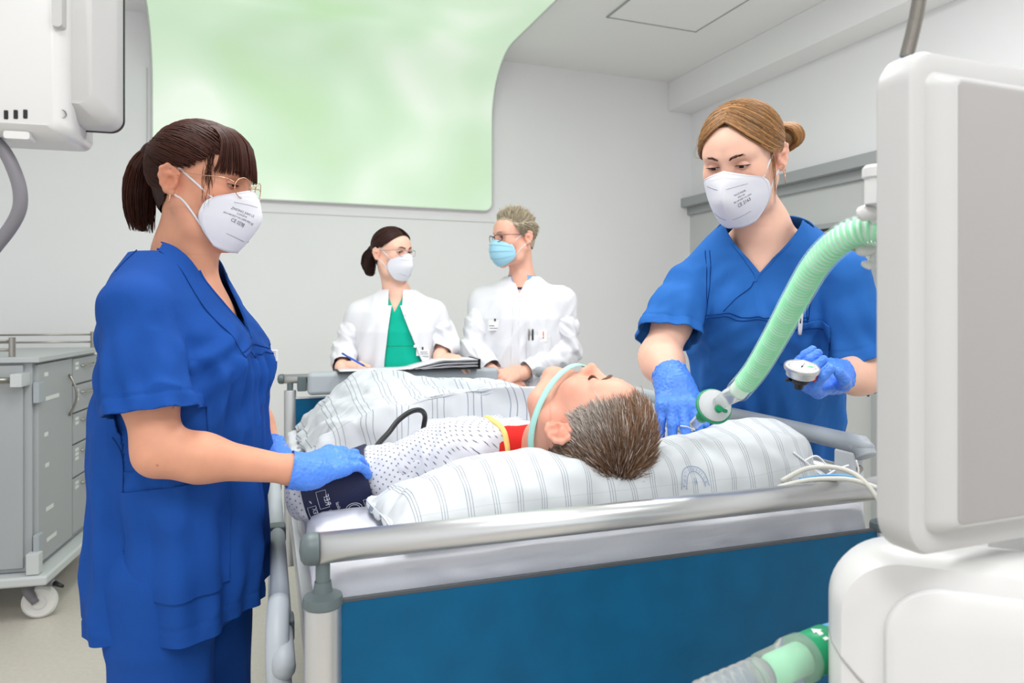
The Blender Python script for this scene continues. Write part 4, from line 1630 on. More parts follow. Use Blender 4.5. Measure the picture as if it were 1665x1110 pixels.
    def finish(name, v, f, cc, par, sl, inset):
        o = mobj(name, v, f, m, par)
        bm = bmesh.new()
        bm.from_mesh(o.data)
        for pl, wh in cc:
            cut(bm, pl, wh)
        bm.to_mesh(o.data)
        bm.free()
        me = o.data
        n = len(me.vertices)
        co, no = np.zeros(n * 3), np.zeros(n * 3)
        me.vertices.foreach_get('co', co)
        me.vertex_normals.foreach_get('vector', no)
        co, no = co.reshape(-1, 3), no.reshape(-1, 3)
        me.vertices.foreach_set('co', (disp(co, no, sl) - no * inset).ravel())
        me.update()
        s_ = o.modifiers.new('thickness', 'SOLIDIFY')
        s_.thickness = 0.0028
        s_.offset = -1
        return o

    sl_cuts = []
    for I in info:
        def wh(c, I=I):
            t, dist, rad = arm_rel(np.array([c]), I)
            return 0.08 < t[0] < I[2] * (I[7] + 0.17) + 0.045 and dist[0] < max(rad[0], I[3][2] if t[0] > I[2] * I[7] - 0.03 else 0) + 0.017
        sl_cuts.append(([(Vector(I[4]), Vector(I[5]))], wh))
    o = finish('scrub_top', v, f, cuts + sl_cuts, parent, True, 0.0)
    tv_, tf_ = solid(tor_p, h * 1.3, it=1)
    finish('inner_flank', tv_, tf_, cuts + [([(M @ Vector((0, 0, zs - 0.13)), R @ Vector((0, 0, 1)))], None)], o, False, 0.0018)
    return o, disp(v, vnormals(v, f)), f


ad = (el_r - sh_r).normalized()
ald = (el_l - sh_l).normalized()
top1, tv, tf = scrub_top(n1, M1, tunic_secs(), [(sh_r, el_r, at(243, 672, Y1 - 0.19), (ad + Vector((-0.10, 0.0, 0))).normalized(), (0.060, 0.066, 0.074)), (sh_l, el_l, sh_l.lerp(el_l, 0.62), ald, (0.058, 0.062, 0.068))],
                         'scrub', 0.785, 1.312, slit=(0.2, -0.035, 0.935), backz=1.474)
# patch pocket with its hem, yoke band, seams
TN = vnormals(tv, tf)
R1 = M1.to_3x3()
pk = [(M1 @ Vector((0.1, -0.025, 0)), R1 @ Vector((0, -1, 0))), (M1 @ Vector((0.1, 0.128, 0)), R1 @ Vector((-0.25, 1, 0))), (M1 @ Vector((0.1, 0, 1.055)), R1 @ Vector((0, -0.10, 1))), (M1 @ Vector((0, 0, 0.862)), (0, 0, -1))]
pk = [(co, Vector(no).normalized()) for co, no in pk]
patch('pocket', tv, tf, 'scrub', top1, pk, 0.0035, 0.003, lambda c: rotated(c, M1)[:, 0] > 0.02)


def seam(name, v, N, pts, parent, m='stitch', r=0.0011, off=0.0006, n=6):
    q = surf(v, N, smooth_path(pts, n), off)
    for _ in range(3):
        q = [q[0]] + [(q[i - 1] + q[i] * 2 + q[i + 1]) / 4 for i in range(1, len(q) - 1)] + [q[-1]]
    return tube(name, smooth_path(q, 2), r, m, parent, 5)


loc = lambda x, y, z: M1 @ Vector((x, y, z))
seam('side_seam', tv, TN, [loc(0.22, -0.035, z) for z in (1.14, 1.07, 1.0, 0.94)], top1)
seam('yoke_seam', tv, TN, [loc(x, 0.16, 1.298) for x in np.linspace(-0.12, 0.085, 9)], top1)
seam('yoke_seam', tv, TN, [loc(x, 0.16, 1.282) for x in np.linspace(-0.12, 0.085, 9)], top1)
seam('yoke_side_seam', tv, TN, [loc(0.086, 0.16, 1.284), loc(0.10, 0.14, 1.33), loc(0.108, 0.10, 1.38), loc(0.108, 0.06, 1.42), loc(0.10, 0.0, 1.46)], top1)
seam('shoulder_seam', tv, TN, [loc(0.088, -0.03, 1.455), loc(0.11, -0.035, 1.445), loc(0.145, -0.05, 1.43)], top1)
for sx in (-1, 1):
    pts = [loc(sx * (0.5 * t), 0.14 - 0.35 * t, 1.312 + t) for t in np.linspace(0.0, 0.14, 7)]
    seam('neck_binding', tv, TN, pts, top1, 'scrub', 0.0022, 0.0)
# badge clipped on the far breast pocket
bd = at(440, 578, 1.50)
box('name_badge', (0, 0, 0), (0.006, 0.014, 0.012), frame(bd, F1, (0, 0, 1)), 'label_white', n1, 0.001)
legs(M1, n1, 'scrub')
# gloves
g_dir = (at(588, 728, 1.385) - wr_r)
Mg = frame(wr_r, g_dir, Vector((-0.05, -0.55, 0.83)))
hd = hand_prims(Mg, 1, [(22, 44, 28, -3), (20, 42, 28, 0), (16, 36, 24, 2), (10, 28, 18, 5)], [(-0.040, 0.048, -0.030), (-0.048, 0.072, -0.055), (-0.045, 0.088, -0.078)], 0.98, 0.0012)
glove('glove', hd, Mg, el_r - wr_r, n1, 0.0345, 0.016)
Mg2 = frame(wr_l, at(520, 775, 1.52) - wr_l, Vector((0.1, 0.3, 0.95)))
hd = hand_prims(Mg2, -1, [(25, 30, 18, -3), (28, 32, 18, 0), (30, 34, 18, 3), (32, 36, 18, 6)], [(-0.042, 0.045, -0.02), (-0.055, 0.07, -0.03), (-0.06, 0.09, -0.04)], 0.96, 0.0012)
glove('glove', hd, Mg2, el_l - wr_l, n1, 0.037, 0.03, 0.0025)

# mask, glasses, ear studs
EAR = [(0.074, 0.012, 0.012), (0.0795, -0.006, 0.024), (0.082, -0.026, 0.012), (0.081, -0.026, -0.014), (0.077, -0.008, -0.030), (0.073, 0.012, -0.042)]
ffp_mask(H1, s1, n1, [('ZHONG JIAN LE', 0.0068, 0, 0.010), ('COP2018', 0.0050, 0, 0.004), ('EN149:2001+A1:2009 FFP2 NR', 0.0048, 0, -0.002), ('CE 0598', 0.0080, 0, -0.0105)], 1, [(1, EAR), (-1, EAR)], -0.30)
glasses(H1, s1, n1, 'gold')
for z_, y_ in ((-0.034, -0.010), (-0.012, -0.001), (0.022, -0.004)):
    q = H1 @ (Vector((0.0895, y_, z_)) * s1)
    lathe('ear_stud', [(0, -0.0016), (0.0013, -0.0008), (0.0016, 0.0004), (0, 0.0018)], Matrix.Translation(q), 'gold', n1, 10)
tube('ear_bar', [H1 @ (Vector((0.090, -0.010, -0.032)) * s1), H1 @ (Vector((0.090, -0.010, -0.047)) * s1)], 0.0013, 'gold', n1, 8)

# hair: combed back to a high pony tail, full fringe
line1 = [(-0.2, -0.075), (-0.075, -0.07), (-0.045, -0.045), (-0.030, 0.012), (-0.012, 0.038), (0.012, 0.048), (0.034, 0.062), (0.055, 0.076), (0.075, 0.084), (0.2, 0.09)]
hair1 = hair_cap(H1, s1, line1, 0.006, n1, 'hair_dark', 0.55)
tail = np.array((0.0, -0.96, 0.30))
n = 2600
th = RNG.uniform(-math.pi, math.pi, n)
A = np.zeros((n, 3))
for i in range(n):
    t = th[i]
    # hairline directions seen from the skull centre: front at t = 0, nape at +-pi
    a = abs(t) / math.pi
    el = np.interp(a, [0, 0.28, 0.42, 0.55, 0.75, 1.0], [0.62, 0.24, -0.06, -0.12, -0.85, -1.1])
    A[i] = (math.sin(t), math.cos(t), el)
A += RNG.normal(0, 0.035, A.shape)
Bt = np.tile(tail, (n, 1)) + RNG.normal(0, 0.055, (n, 3))
t0 = RNG.uniform(0, 0.55, n) * (RNG.random(n) < 0.55)
A2 = A / np.linalg.norm(A, axis=1, keepdims=True)
A2 = A2 * (1 - t0)[:, None] + Bt * t0[:, None]
P = comb(H1, s1, A2, Bt, 12, 0.0065, 0.006, 0.0022)
sh = RNG.uniform(0.55, 1.5, (n, 1)) * np.array([[1.0, 0.95, 0.92]])
strands('hair_strands', P, RNG.uniform(0.0008, 0.0018, n), 'hair_dark', hair1, sh, tuple(H1.translation))
# nape hair up to the tail
n = 700
th = RNG.uniform(0.5, 1.0, n) * math.pi * np.where(RNG.random(n) < 0.5, -1, 1)
A = np.stack([np.sin(th), np.cos(th), np.interp(np.abs(th) / math.pi, [0.5, 0.72, 1], [-0.35, -1.0, -1.25])], 1) + RNG.normal(0, 0.05, (n, 3))
P = comb(H1, s1, A, np.tile(tail, (n, 1)) + RNG.normal(0, 0.06, (n, 3)), 10, 0.0075, 0.004, 0.002)
strands('nape_strands', P, RNG.uniform(0.0009, 0.0018, n), 'hair_dark', hair1, RNG.uniform(0.5, 1.3, (n, 1)) * np.ones((1, 3)), tuple(H1.translation))
# fringe
n = 420
u = RNG.uniform(-1, 1, n)
x0 = u * 0.054
dep = RNG.uniform(0, 1, n)
P = np.zeros((n, 9, 3))
for k, t in enumerate(np.linspace(0, 1, 9)):
    # from the crown parting forward and down over the forehead
    a = 0.12 + 1.33 * t ** 0.9
    rad = 1.0
    x = x0 * (0.75 + 0.62 * t) + 0.004 * np.sin(u * 9) * t
    emb = 0.006 * min(1.0, t * 4) - 0.004
    zz_ = 0.046 + (0.086 + 0.006 * dep + emb) * np.cos(a) * np.sqrt(np.clip(1 - (x / 0.088) ** 2, 0.1, 1))
    yy_ = 0.004 + (0.101 + 0.006 * dep + emb) * np.sin(a) * np.sqrt(np.clip(1 - (x / 0.092) ** 2, 0.1, 1))
    drop = max(0, t - 0.62) / 0.38
    zz_ = zz_ - drop * (0.032 - 0.006 * (u * u) + 0.005 * (dep - 0.5))
    P[:, k] = np.stack([x, yy_ + 0.002 * drop, zz_], 1)
P = to_world(H1, P * s1)
sh = RNG.uniform(0.55, 1.6, (n, 1)) * np.array([[1.0, 0.92, 0.86]])
strands('fringe', P, RNG.uniform(0.0010, 0.0019, n), 'hair_dark', hair1, sh, tuple(H1.translation))
# loose side locks
P = []
for i in range(26):
    x = 0.066 + random.uniform(-0.002, 0.006)
    y0 = 0.052 + random.uniform(-0.008, 0.006)
    ln = random.uniform(0.07, 0.135)
    P.append([(x + 0.004 * math.sin(2.5 * t), y0 + 0.006 * t + 0.006 * math.sin(4 * t + i * 0.2), 0.075 - ln * t) for t in np.linspace(0, 1, 9)])
strands('loose_lock', to_world(H1, np.array(P) * s1), np.full(26, 0.0006), 'hair_dark', hair1, RNG.uniform(0.8, 1.5, (26, 1)) * np.ones((1, 3)), tuple(H1.translation))
# pony tail: core and strands
tl = [Vector(p) for p in ((0, -0.096, 0.058), (0, -0.116, 0.060), (0, -0.134, 0.026), (0, -0.137, -0.024), (0.001, -0.130, -0.070), (0.002, -0.120, -0.102))]
tlw = [H1 @ (p * s1) for p in tl]
v, f = solid(chain(tlw, [0.014, 0.018, 0.021, 0.021, 0.015, 0.008], 0.02), 0.003)
mobj('ponytail', v, f, 'hair_dark', hair1, col=np.full((len(v), 3), 0.5))
n = 900
ph, rr = RNG.uniform(0, 2 * math.pi, n), np.sqrt(RNG.random(n)) * 1.08
P = np.zeros((n, 14, 3))
ln = RNG.uniform(0.72, 1.08, n)
for k, t in enumerate(np.linspace(0, 1, 14)):
    for i in range(n):
        tt = min(t * ln[i], 1.0)
        c = bez(tl, tt)
        w = np.interp(tt, [0, 0.2, 0.5, 0.75, 1], [0.015, 0.024, 0.031, 0.029, 0.022]) * rr[i]
        ex = t * max(ln[i] - 1, 0) * 0.12
        P[i, k] = (c.x + math.cos(ph[i]) * w * 0.9, c.y + math.sin(ph[i]) * w + 0.003 * math.sin(i + 5 * t), c.z - ex)
strands('ponytail_strands', to_world(H1, P * s1), RNG.uniform(0.0007, 0.0014, n), 'hair_dark', hair1, RNG.uniform(0.45, 1.6, (n, 1)) * np.array([[1, 0.9, 0.85]]), tuple(tlw[3]))
lathe('hair_tie', [(0.017, -0.006), (0.021, -0.003), (0.021, 0.003), (0.017, 0.006)], frame(H1 @ (Vector((0, -0.104, 0.060)) * s1), H1.to_3x3() @ Vector((1, 0, 0)), H1.to_3x3() @ Vector((0, -1, 0.1))), 'black', hair1, 16)

# ================================================================== nurse at the right, leaning over the bed
F2 = Vector((-0.40, -0.916, 0)).normalized()
pel = Vector(((1243 - CX) / F * 1.955, 1.955, 0.95))
nck = at(1240, 374, 1.64)
zax = (nck - pel).normalized()
M2 = frame(pel - zax * 0.95, F2 - zax * F2.dot(zax), zax)
dz2 = (nck - pel).length + 0.95 - 1.475
n2 = person('fair-haired nurse in blue scrubs leaning over the bed with a pressure gauge', (pel.x, pel.y, 0))
s2 = 0.985
fd = Vector((-0.60, -0.72, -0.40)).normalized()
H2 = frame(at(1207, 262, 1.60), fd, Vector((0.05, 0.0, 1)))
M2v = lambda x, y, z: M2 @ Vector((x, y, z + dz2))
na, nb = H2 @ Vector((0, -0.022, -0.055)), M2v(0, -0.018, 1.47)
p2 = head_prims(H2, s2)
p2 += [rc(na, nb, 0.047, 0.050, 0.03), rc(nb, M2v(0, 0.0, 1.36), 0.052, 0.066, 0.05), rc(M2v(-0.13, -0.02, 1.38), M2v(0.13, -0.02, 1.38), 0.045, 0.045, 0.06),
       rc(M2v(0, -0.03, 1.46), M2v(0.10, -0.03, 1.40), 0.03, 0.03, 0.03), rc(M2v(0, -0.03, 1.46), M2v(-0.10, -0.03, 1.40), 0.03, 0.03, 0.03), ell((0, 0.01, 1.30 + dz2), (0.13, 0.088, 0.12), M2, 0.05)]
hv2, hf2 = solid(p2, 0.0020, it=1)
sR, eR, wR = at(1119, 462, 1.69), at(1072, 580, 1.60), at(1096, 622, 1.47)
sL, eL, wL = at(1372, 448, 1.56), at(1406, 606, 1.58), at(1352, 612, 1.47)
aR = arm(sR, eR, wR, (0.048, 0.040, 0.042, 0.041, 0.024))
aL = arm(sL, eL, wL, (0.048, 0.041, 0.042, 0.041, 0.024))
t2 = solid([loft(M2, [(0.80, 0, 0, 0.135, 0.09), (0.95, 0, 0, 0.138, 0.095), (1.10, 0, 0, 0.13, 0.09), (1.25, 0, 0, 0.145, 0.11), (1.38, 0, -0.01, 0.14, 0.09)], 0.03)], 0.012)
lp = []
for sx in (-1, 1):
    g0 = Vector(M2.translation) + (M2.to_3x3() @ Vector((sx * 0.10, 0, 0)))
    lp += chain([M2 @ Vector((sx * 0.085, 0, 0.88)), Vector((g0.x, g0.y, 0.48)), Vector((g0.x, g0.y, 0.07))], [0.085, 0.055, 0.04], 0.02)
l2 = solid(lp, 0.012)
bv, bf = join([(hv2, hf2), aR, aL, t2, l2] + lids(H2, s2, 5, -20, 1) + lids(H2, s2, 5, -20, -1))
cc = skin_col(bv, H2, s2)
mobj('body', bv, bf, 'skin_pale', n2, col=cc)
for sx in (-1, 1):
    eyeball(H2, s2, sx, (4, -12), n2)
    lashes('eyelash', H2, s2, sx, 5, n2, 'hair_dark')
    brow(H2, s2, sx, n2, 'hair_dark', 1.25, 1.0)
dR, dL = (eR - sR).normalized(), (eL - sL).normalized()
top2, tv2, tf2 = scrub_top(n2, M2, tunic_secs(dz2, 0.98), [(sR, eR, at(1086, 548, 1.63), (dR + Vector((0.25, 0, 0))).normalized(), (0.058, 0.064, 0.072)), (sL, eL, at(1385, 578, 1.57), (dL + Vector((0.12, 0, 0))).normalized(), (0.058, 0.064, 0.074))],
                           'scrub_n2', 0.82, 1.405 + dz2, vk=0.92, backz=1.478 + dz2, seed=4.3, bust=1.30 + dz2, gather=False)
TN2 = vnormals(tv2, tf2)
l_ = lambda x, y, z: M2v(x, y, z)
for z in (1.332, 1.321):
    seam('yoke_seam', tv2, TN2, [l_(x, 0.16, z) for x in np.linspace(-0.118, 0.118, 11)], top2)
for sx in (-1, 1):
    for o_ in (0.0, 0.010):
        seam('yoke_side_seam', tv2, TN2, [l_(sx * (0.118 - o_), 0.15, 1.322), l_(sx * (0.119 - o_), 0.13, 1.36), l_(sx * (0.12 - o_), 0.09, 1.40), l_(sx * (0.12 - o_), 0.05, 1.44)], top2)
    seam('neck_binding', tv2, TN2, [l_(sx * (0.92 * t), 0.11 - 0.6 * t, 1.405 + t) for t in np.linspace(-0.004, 0.07, 7)], top2, 'scrub_n2', 0.0022, 0.0)
seam('overlap_seam', tv2, TN2, [l_(0.0, 0.12, 1.405), l_(0.04, 0.13, 1.37), l_(0.075, 0.14, 1.334)], top2)
# breast pocket with pen
R2 = M2.to_3x3()
pk = [(M2v(-0.045, 0, 0), R2 @ Vector((1, 0, 0))), (M2v(-0.148, 0, 0), R2 @ Vector((-1, 0, 0))), (M2v(-0.045, 0, 1.322), R2 @ Vector((-0.14, 0, 1))), (M2v(0, 0, 1.205), R2 @ Vector((0, 0, -1)))]
pk = [(co, Vector(no).normalized()) for co, no in pk]
bp2 = patch('breast_pocket', tv2, tf2, 'scrub_n2', top2, pk, 0.0035, 0.003, lambda c: rotated(c, M2)[:, 1] > 0.0)
seam('pocket_hem', tv2 + TN2 * 0.0045, TN2, [l_(-0.047, 0.15, 1.303), l_(-0.10, 0.14, 1.296), l_(-0.146, 0.12, 1.290)], bp2)
pA, pB = surf(tv2, TN2, [l_(-0.092, 0.16, 1.290), l_(-0.094, 0.16, 1.350)], 0.0085)
pen = thing('pen', 'white ballpoint pen clipped in the breast pocket of the fair-haired nurse', 'pen', pA)
pd = (pB - pA).normalized()
tube('barrel', [pA - pd * 0.0, pA + pd * 0.012, pB - pd * 0.006, pB], [0.0038, 0.0046, 0.0046, 0.0036], 'pen_white', pen, 12)
tube('push_button', [pB, pB + pd * 0.009], 0.0026, 'pen_white', pen, 10)
tube('clip', smooth_path([pB - pd * 0.003 + F2 * 0.003, pB - pd * 0.006 + F2 * 0.008, pA + pd * 0.012 + F2 * 0.0078, pA + pd * 0.002 + F2 * 0.0068], 4), 0.0016, 'pen_white', pen, 6)
tube('clip_mark', [pB - pd * 0.012 + F2 * 0.0092, pB - pd * 0.024 + F2 * 0.0092], 0.0015, 'navy', pen, 6)
legs(M2, n2, 'scrub_n2')
# right hand reaches down to the filter, left hand holds the gauge
tip = at(1114, 700, 1.32)
Mh = frame(wR, tip - wR, Vector((-0.12, -0.55, 0.85)))
hd = hand_prims(Mh, 1, [(34, 26, 14, -7), (30, 20, 12, -1), (34, 24, 14, 4), (40, 28, 16, 9)], [(-0.045, 0.050, -0.016), (-0.052, 0.082, -0.028), (-0.047, 0.106, -0.036)], 0.97, 0.0012)
glove('glove', hd, Mh, eR - wR, n2, 0.040, 0.030)
Mh2 = frame(wL, at(1296, 628, 1.40) - wL, Vector((0.35, 0.75, -0.45)))
hd = hand_prims(Mh2, -1, [(38, 52, 32, 0), (42, 56, 34, 0), (46, 58, 36, 0), (50, 60, 36, 2)], [(-0.042, 0.045, -0.030), (-0.046, 0.072, -0.052), (-0.036, 0.092, -0.066)], 1.0, 0.0012)
glove('glove', hd, Mh2, eL - wL, n2, 0.038, 0.030)
ffp_mask(H2, s2, n2, [('FACE MASK', 0.0060, 0, 0.012), ('FFP2 NR', 0.0050, 0, 0.005), ('EN 149:2001+A1:2009', 0.0048, 0, -0.001), ('CE 2163', 0.0095, 0, -0.011)], -1, [(1, EAR), (-1, EAR)], 0.28)
for z_, y_ in ((-0.034, -0.010), (-0.024, -0.006)):
    tube('ear_ring', [H2 @ (Vector((-0.0885, y_ + 0.006 * math.cos(a), z_ + 0.007 * math.sin(a))) * s2) for a in np.linspace(0, 2 * math.pi, 13)], 0.0010, 'gold', n2, 6)
tube('ear_drop', [H2 @ (Vector((-0.089, -0.010, -0.040)) * s2), H2 @ (Vector((-0.089, -0.010, -0.062)) * s2)], 0.0011, 'gold', n2, 6)
# centre-parted hair swept back over the ears to a bun
line2 = [(-0.2, -0.075), (-0.075, -0.07), (-0.045, -0.045), (-0.030, 0.008), (-0.012, 0.030), (0.012, 0.024), (0.030, 0.040), (0.045, 0.075), (0.060, 0.094), (0.2, 0.10)]
hair2 = hair_cap(H2, s2, line2, 0.005, n2, 'hair_blond', 0.4)
n = 2800
sgn = np.where(RNG.random(n) < 0.5, -1.0, 1.0)
t = RNG.random(n) ** 1.3
K0_ = np.array([(0.002, 0.078, 0.108), (0.050, 0.080, 0.072), (0.078, 0.040, 0.030), (0.081, -0.020, 0.014), (0.050, -0.085, 0.004), (0.0, -0.112, 0.012)])
K1_ = np.array([(0.002, -0.050, 0.128), (0.040, -0.060, 0.105), (0.056, -0.075, 0.085), (0.050, -0.092, 0.062), (0.025, -0.105, 0.040), (0.0, -0.112, 0.020)])
ctl = K0_[None] * (1 - t)[:, None, None] + K1_[None] * t[:, None, None] + RNG.normal(0, 0.0022, (n, 6, 3))
tt = np.linspace(0, 5, 18)
Lp = np.zeros((n, 18, 3))
for c_ in range(18):
    i0 = min(int(tt[c_]), 4)
    u_ = tt[c_] - i0
    g4 = [ctl[:, max(i0 - 1, 0)], ctl[:, i0], ctl[:, i0 + 1], ctl[:, min(i0 + 2, 5)]]
    Lp[:, c_] = 0.5 * (2 * g4[1] + (g4[2] - g4[0]) * u_ + (2 * g4[0] - 5 * g4[1] + 4 * g4[2] - g4[3]) * u_ ** 2 + (3 * g4[1] - g4[0] - 3 * g4[2] + g4[3]) * u_ ** 3)
Lp[:, :, 0] *= sgn[:, None]
cs = np.array((0, -0.006, 0.040))
q = (Lp - cs) / np.array((0.0775, 0.100, 0.086))
k = np.linalg.norm(q, axis=2, keepdims=True)
lift = 1.075 + 0.05 * RNG.random((n, 1, 1)) + 0.05 * np.sin(np.pi * tt / 5)[None, :, None]
Lp = (cs + (Lp - cs) / k * lift) * s2
P = to_world(H2, Lp)
sh = (RNG.uniform(0.35, 1.75, (n, 1)) * (0.85 + 0.35 * np.sin(t * 70))[:, None]) * np.array([[1.0, 0.98, 0.95]])
strands('hair_strands', P, RNG.uniform(0.0009, 0.0019, n), 'hair_blond', hair2, sh, tuple(H2.translation))
# nape hair up to the bun
n = 500
th = RNG.uniform(0.55, 1.0, n) * math.pi * np.where(RNG.random(n) < 0.5, -1, 1)
A = np.stack([np.sin(th), np.cos(th), np.interp(np.abs(th) / math.pi, [0.55, 0.75, 1], [-0.15, -0.85, -1.05])], 1)
Bt = np.stack([RNG.uniform(-0.1, 0.1, n), np.full(n, -0.97), -0.25 + RNG.normal(0, 0.07, n)], 1)
P = comb(H2, s2, A, Bt, 9, 0.006, 0.003, 0.002)
strands('nape_strands', P, RNG.uniform(0.0008, 0.0016, n), 'hair_blond', hair2, RNG.uniform(0.5, 1.2, (n, 1)) * np.ones((1, 3)), tuple(H2.translation))
bc = Vector((-0.060, -0.114, 0.020)) * s2
v, f = solid([ell(bc, (0.030, 0.026, 0.024), H2, 0.01)], 0.003)
mobj('bun', v, f, 'hair_blond', hair2, col=np.full((len(v), 3), 0.6))
n = 420
P = np.zeros((n, 14, 3))
for i in range(n):
    a0, tilt, rr = RNG.uniform(0, 6.28), RNG.normal(0, 0.5), RNG.uniform(0.85, 1.22)
    for k_, t_ in enumerate(np.linspace(0, 1, 14)):
        a = a0 + t_ * 3.6
        e = Vector((math.cos(a) * 0.032, math.sin(tilt) * 0.022 * math.cos(a * 0.5), math.sin(a) * 0.026)) * rr
        e.y += -0.022 * math.cos(tilt + t_ * 2.2) * rr
        P[i, k_] = bc + e
strands('bun_strands', to_world(H2, P), RNG.uniform(0.0008, 0.0016, n), 'hair_blond', hair2, RNG.uniform(0.55, 1.6, (n, 1)) * np.array([[1, 0.97, 0.9]]), tuple(H2 @ bc))
P = []
for sx in (-1, 1):
    for i in range(14):
        ln = random.uniform(0.05, 0.12)
        x0, y0 = sx * (0.070 + random.uniform(0, 0.006)), 0.018 + random.uniform(-0.012, 0.012)
        P.append([(x0 + sx * 0.004 * math.sin(3 * t), y0 + 0.010 * t + 0.004 * math.sin(5 * t + i), 0.02 - ln * t) for t in np.linspace(0, 1, 8)])
strands('loose_lock', to_world(H2, np.array(P) * s2), np.full(28, 0.0005), 'hair_blond', hair2, RNG.uniform(0.9, 1.5, (28, 1)) * np.ones((1, 3)), tuple(H2.translation))

# fly-away hairs
n = 70
i_ = RNG.integers(0, len(Lp), n)
fl = Lp[i_] + np.stack([RNG.normal(0, 0.010, (n, 1)) * np.linspace(0, 1, 18)[None, :], RNG.normal(0, 0.006, (n, 1)) * np.linspace(0, 1, 18)[None, :], np.abs(RNG.normal(0.004, 0.006, (n, 1))) * np.sin(np.linspace(0, 2.2, 18))[None, :]], -1)
strands('flyaway_hair', to_world(H2, fl), np.full(n, 0.00028), 'hair_blond', hair2, RNG.uniform(0.9, 1.6, (n, 1)) * np.ones((1, 3)), tuple(H2.translation))

# ================================================================== two doctors behind the foot end
def coat_secs(w=1.0, dz=0.0, dep=1.0):
    return [(0.55 + dz, 0, 0.0, 0.235 * w, 0.165 * dep), (0.80 + dz, 0, 0.0, 0.222 * w, 0.155 * dep), (1.0 + dz, 0, 0.002, 0.208 * w, 0.146 * dep), (1.18 + dz, 0, 0.004, 0.202 * w, 0.142 * dep), (1.30 + dz, 0, -0.002, 0.200 * w, 0.132 * dep),
            (1.385 + dz, 0, -0.014, 0.182 * w, 0.108 * dep), (1.43 + dz, 0, -0.022, 0.14 * w, 0.086), (1.475 + dz, 0, -0.024, 0.085, 0.066), (1.51 + dz, 0, -0.022, 0.066, 0.060)]


def coat(parent, M, secs, arms, cuts, seed=0.0, h=0.006):
    zs = secs[-2][0]
    tp = [loft(M, secs, 0.02, 2.3)]
    for sx, (sh, el, wr, rr) in zip((1, -1), arms):
        tp += chain([M @ Vector((sx * 0.045, -0.026, zs - 0.028)), sh.lerp(el, 0.03)], [0.042, rr[0] - 0.003], 0.05)
        tp += [rc(sh, sh.lerp(el, 0.3), rr[0] - 0.003, rr[0] - 0.003, 0.04)]
    v, f = solid(tp, h, it=1)
    N = vnormals(v, f)
    L = rotated(v, M)
    low = np.clip((zs - 0.12 - L[:, 2]) / 0.3, 0, 1)
    ang = np.arctan2(L[:, 0], L[:, 1])
    d = 0.008 * low * np.sin(ang * 7 + seed + 2.4 * vnoise(L * np.array([4, 4, 2]) + seed))
    d += 0.006 * low * np.sin(ang * 15 + 3.5 * vnoise(L * np.array([5, 5, 2.5]) + 8 + seed))
    d += 0.018 * (ridge(L * np.array([11, 11, 6]) + np.stack([L[:, 2] * 5, L[:, 0] * 6, L[:, 0] * 8], 1) + seed, 2) - 0.7) * (0.35 + 0.65 * low)
    v = v + N * d[:, None]
    o = cloth('white_coat', v, f, 'coat', parent, cuts, 0.004)
    for sx, (sh, el, wr, rr) in zip((1, -1), arms):
        ad = (el - sh).normalized()
        fo = (wr - el).normalized()
        q = [sh - ad * 0.01, sh.lerp(el, 0.5), el, el.lerp(wr, 0.5), wr + fo * 0.03]
        sv, sf = solid(chain(q, [rr[0] - 0.008, rr[1], rr[2], rr[3], rr[4]], 0.03), 0.005, it=1)
        SN = vnormals(sv, sf)
        t = (sv - np.array(sh)) @ np.array(ad)
        g = np.clip(t / 0.06, 0.0, 1)
        ge = 0.4 + gaus(sv, el, 0.11) * 1.2
        dd = 0.020 * g * ge * (ridge(sv * np.array([13, 10, 13]) + np.stack([sv[:, 2] * 9, sv[:, 0] * 8, sv[:, 0] * 6], 1) + seed + sx, 2) - 0.66)
        dd += 0.003 * g * fnoise(sv * 28 + seed, 2)
        sv = sv + SN * dd[:, None]
        cloth('sleeve', sv, sf, 'coat', o, [([(wr - fo * 0.012, fo)], None)], 0.003)
    return o, v, f


def simple_body(name, M, H, s, dz, arms, hands, m, parent, male=False, h=0.0036, lidsa=(16, -16), nose=1.0, cw=1.0):
    Mv = lambda x, y, z: M @ Vector((x, y, z + dz))
    na, nb = H @ Vector((0, -0.022, -0.055)), Mv(0, -0.018, 1.47)
    nr = 0.051 if male else 0.047
    p = head_prims(H, s, male, nose=nose) + [rc(na, nb, nr, nr + 0.003, 0.03), rc(nb, Mv(0, 0, 1.36), nr + 0.004, 0.066 * cw, 0.05), rc(Mv(-0.12, -0.02, 1.375), Mv(0.12, -0.02, 1.375), 0.045, 0.045, 0.06), ell((0, 0.0, 1.30 + dz), (0.13 * cw, 0.088 * cw, 0.12), M, 0.05)]
    parts = [solid(p, h)]
    for sh, el, wr in arms:
        parts.append(arm(sh, el, wr, (0.044, 0.040, 0.034, 0.032, 0.024), 0.006))
    for hp_ in hands:
        parts.append(solid(hp_, 0.0026))
    parts.append(solid([loft(M, [(0.80, 0, 0, 0.165, 0.11), (0.95, 0, 0, 0.17, 0.12), (1.10, 0, 0, 0.14, 0.10), (1.25, 0, 0, 0.145, 0.11), (1.36, 0, -0.01, 0.13, 0.08)], 0.03)], 0.014))
    lp = []
    for sx in (-1, 1):
        lp += chain([M @ Vector((sx * 0.085, 0, 0.88)), M @ Vector((sx * 0.095, 0.0, 0.48)), M @ Vector((sx * 0.10, -0.02, 0.07))], [0.085, 0.055, 0.04], 0.02)
    parts.append(solid(lp, 0.014))
    for sx in (-1, 1):
        parts += lids(H, s, lidsa[0], lidsa[1], sx)
    v, f = join(parts)
    c = skin_col(v, H, s)
    mobj(name, v, f, m, parent, col=c)


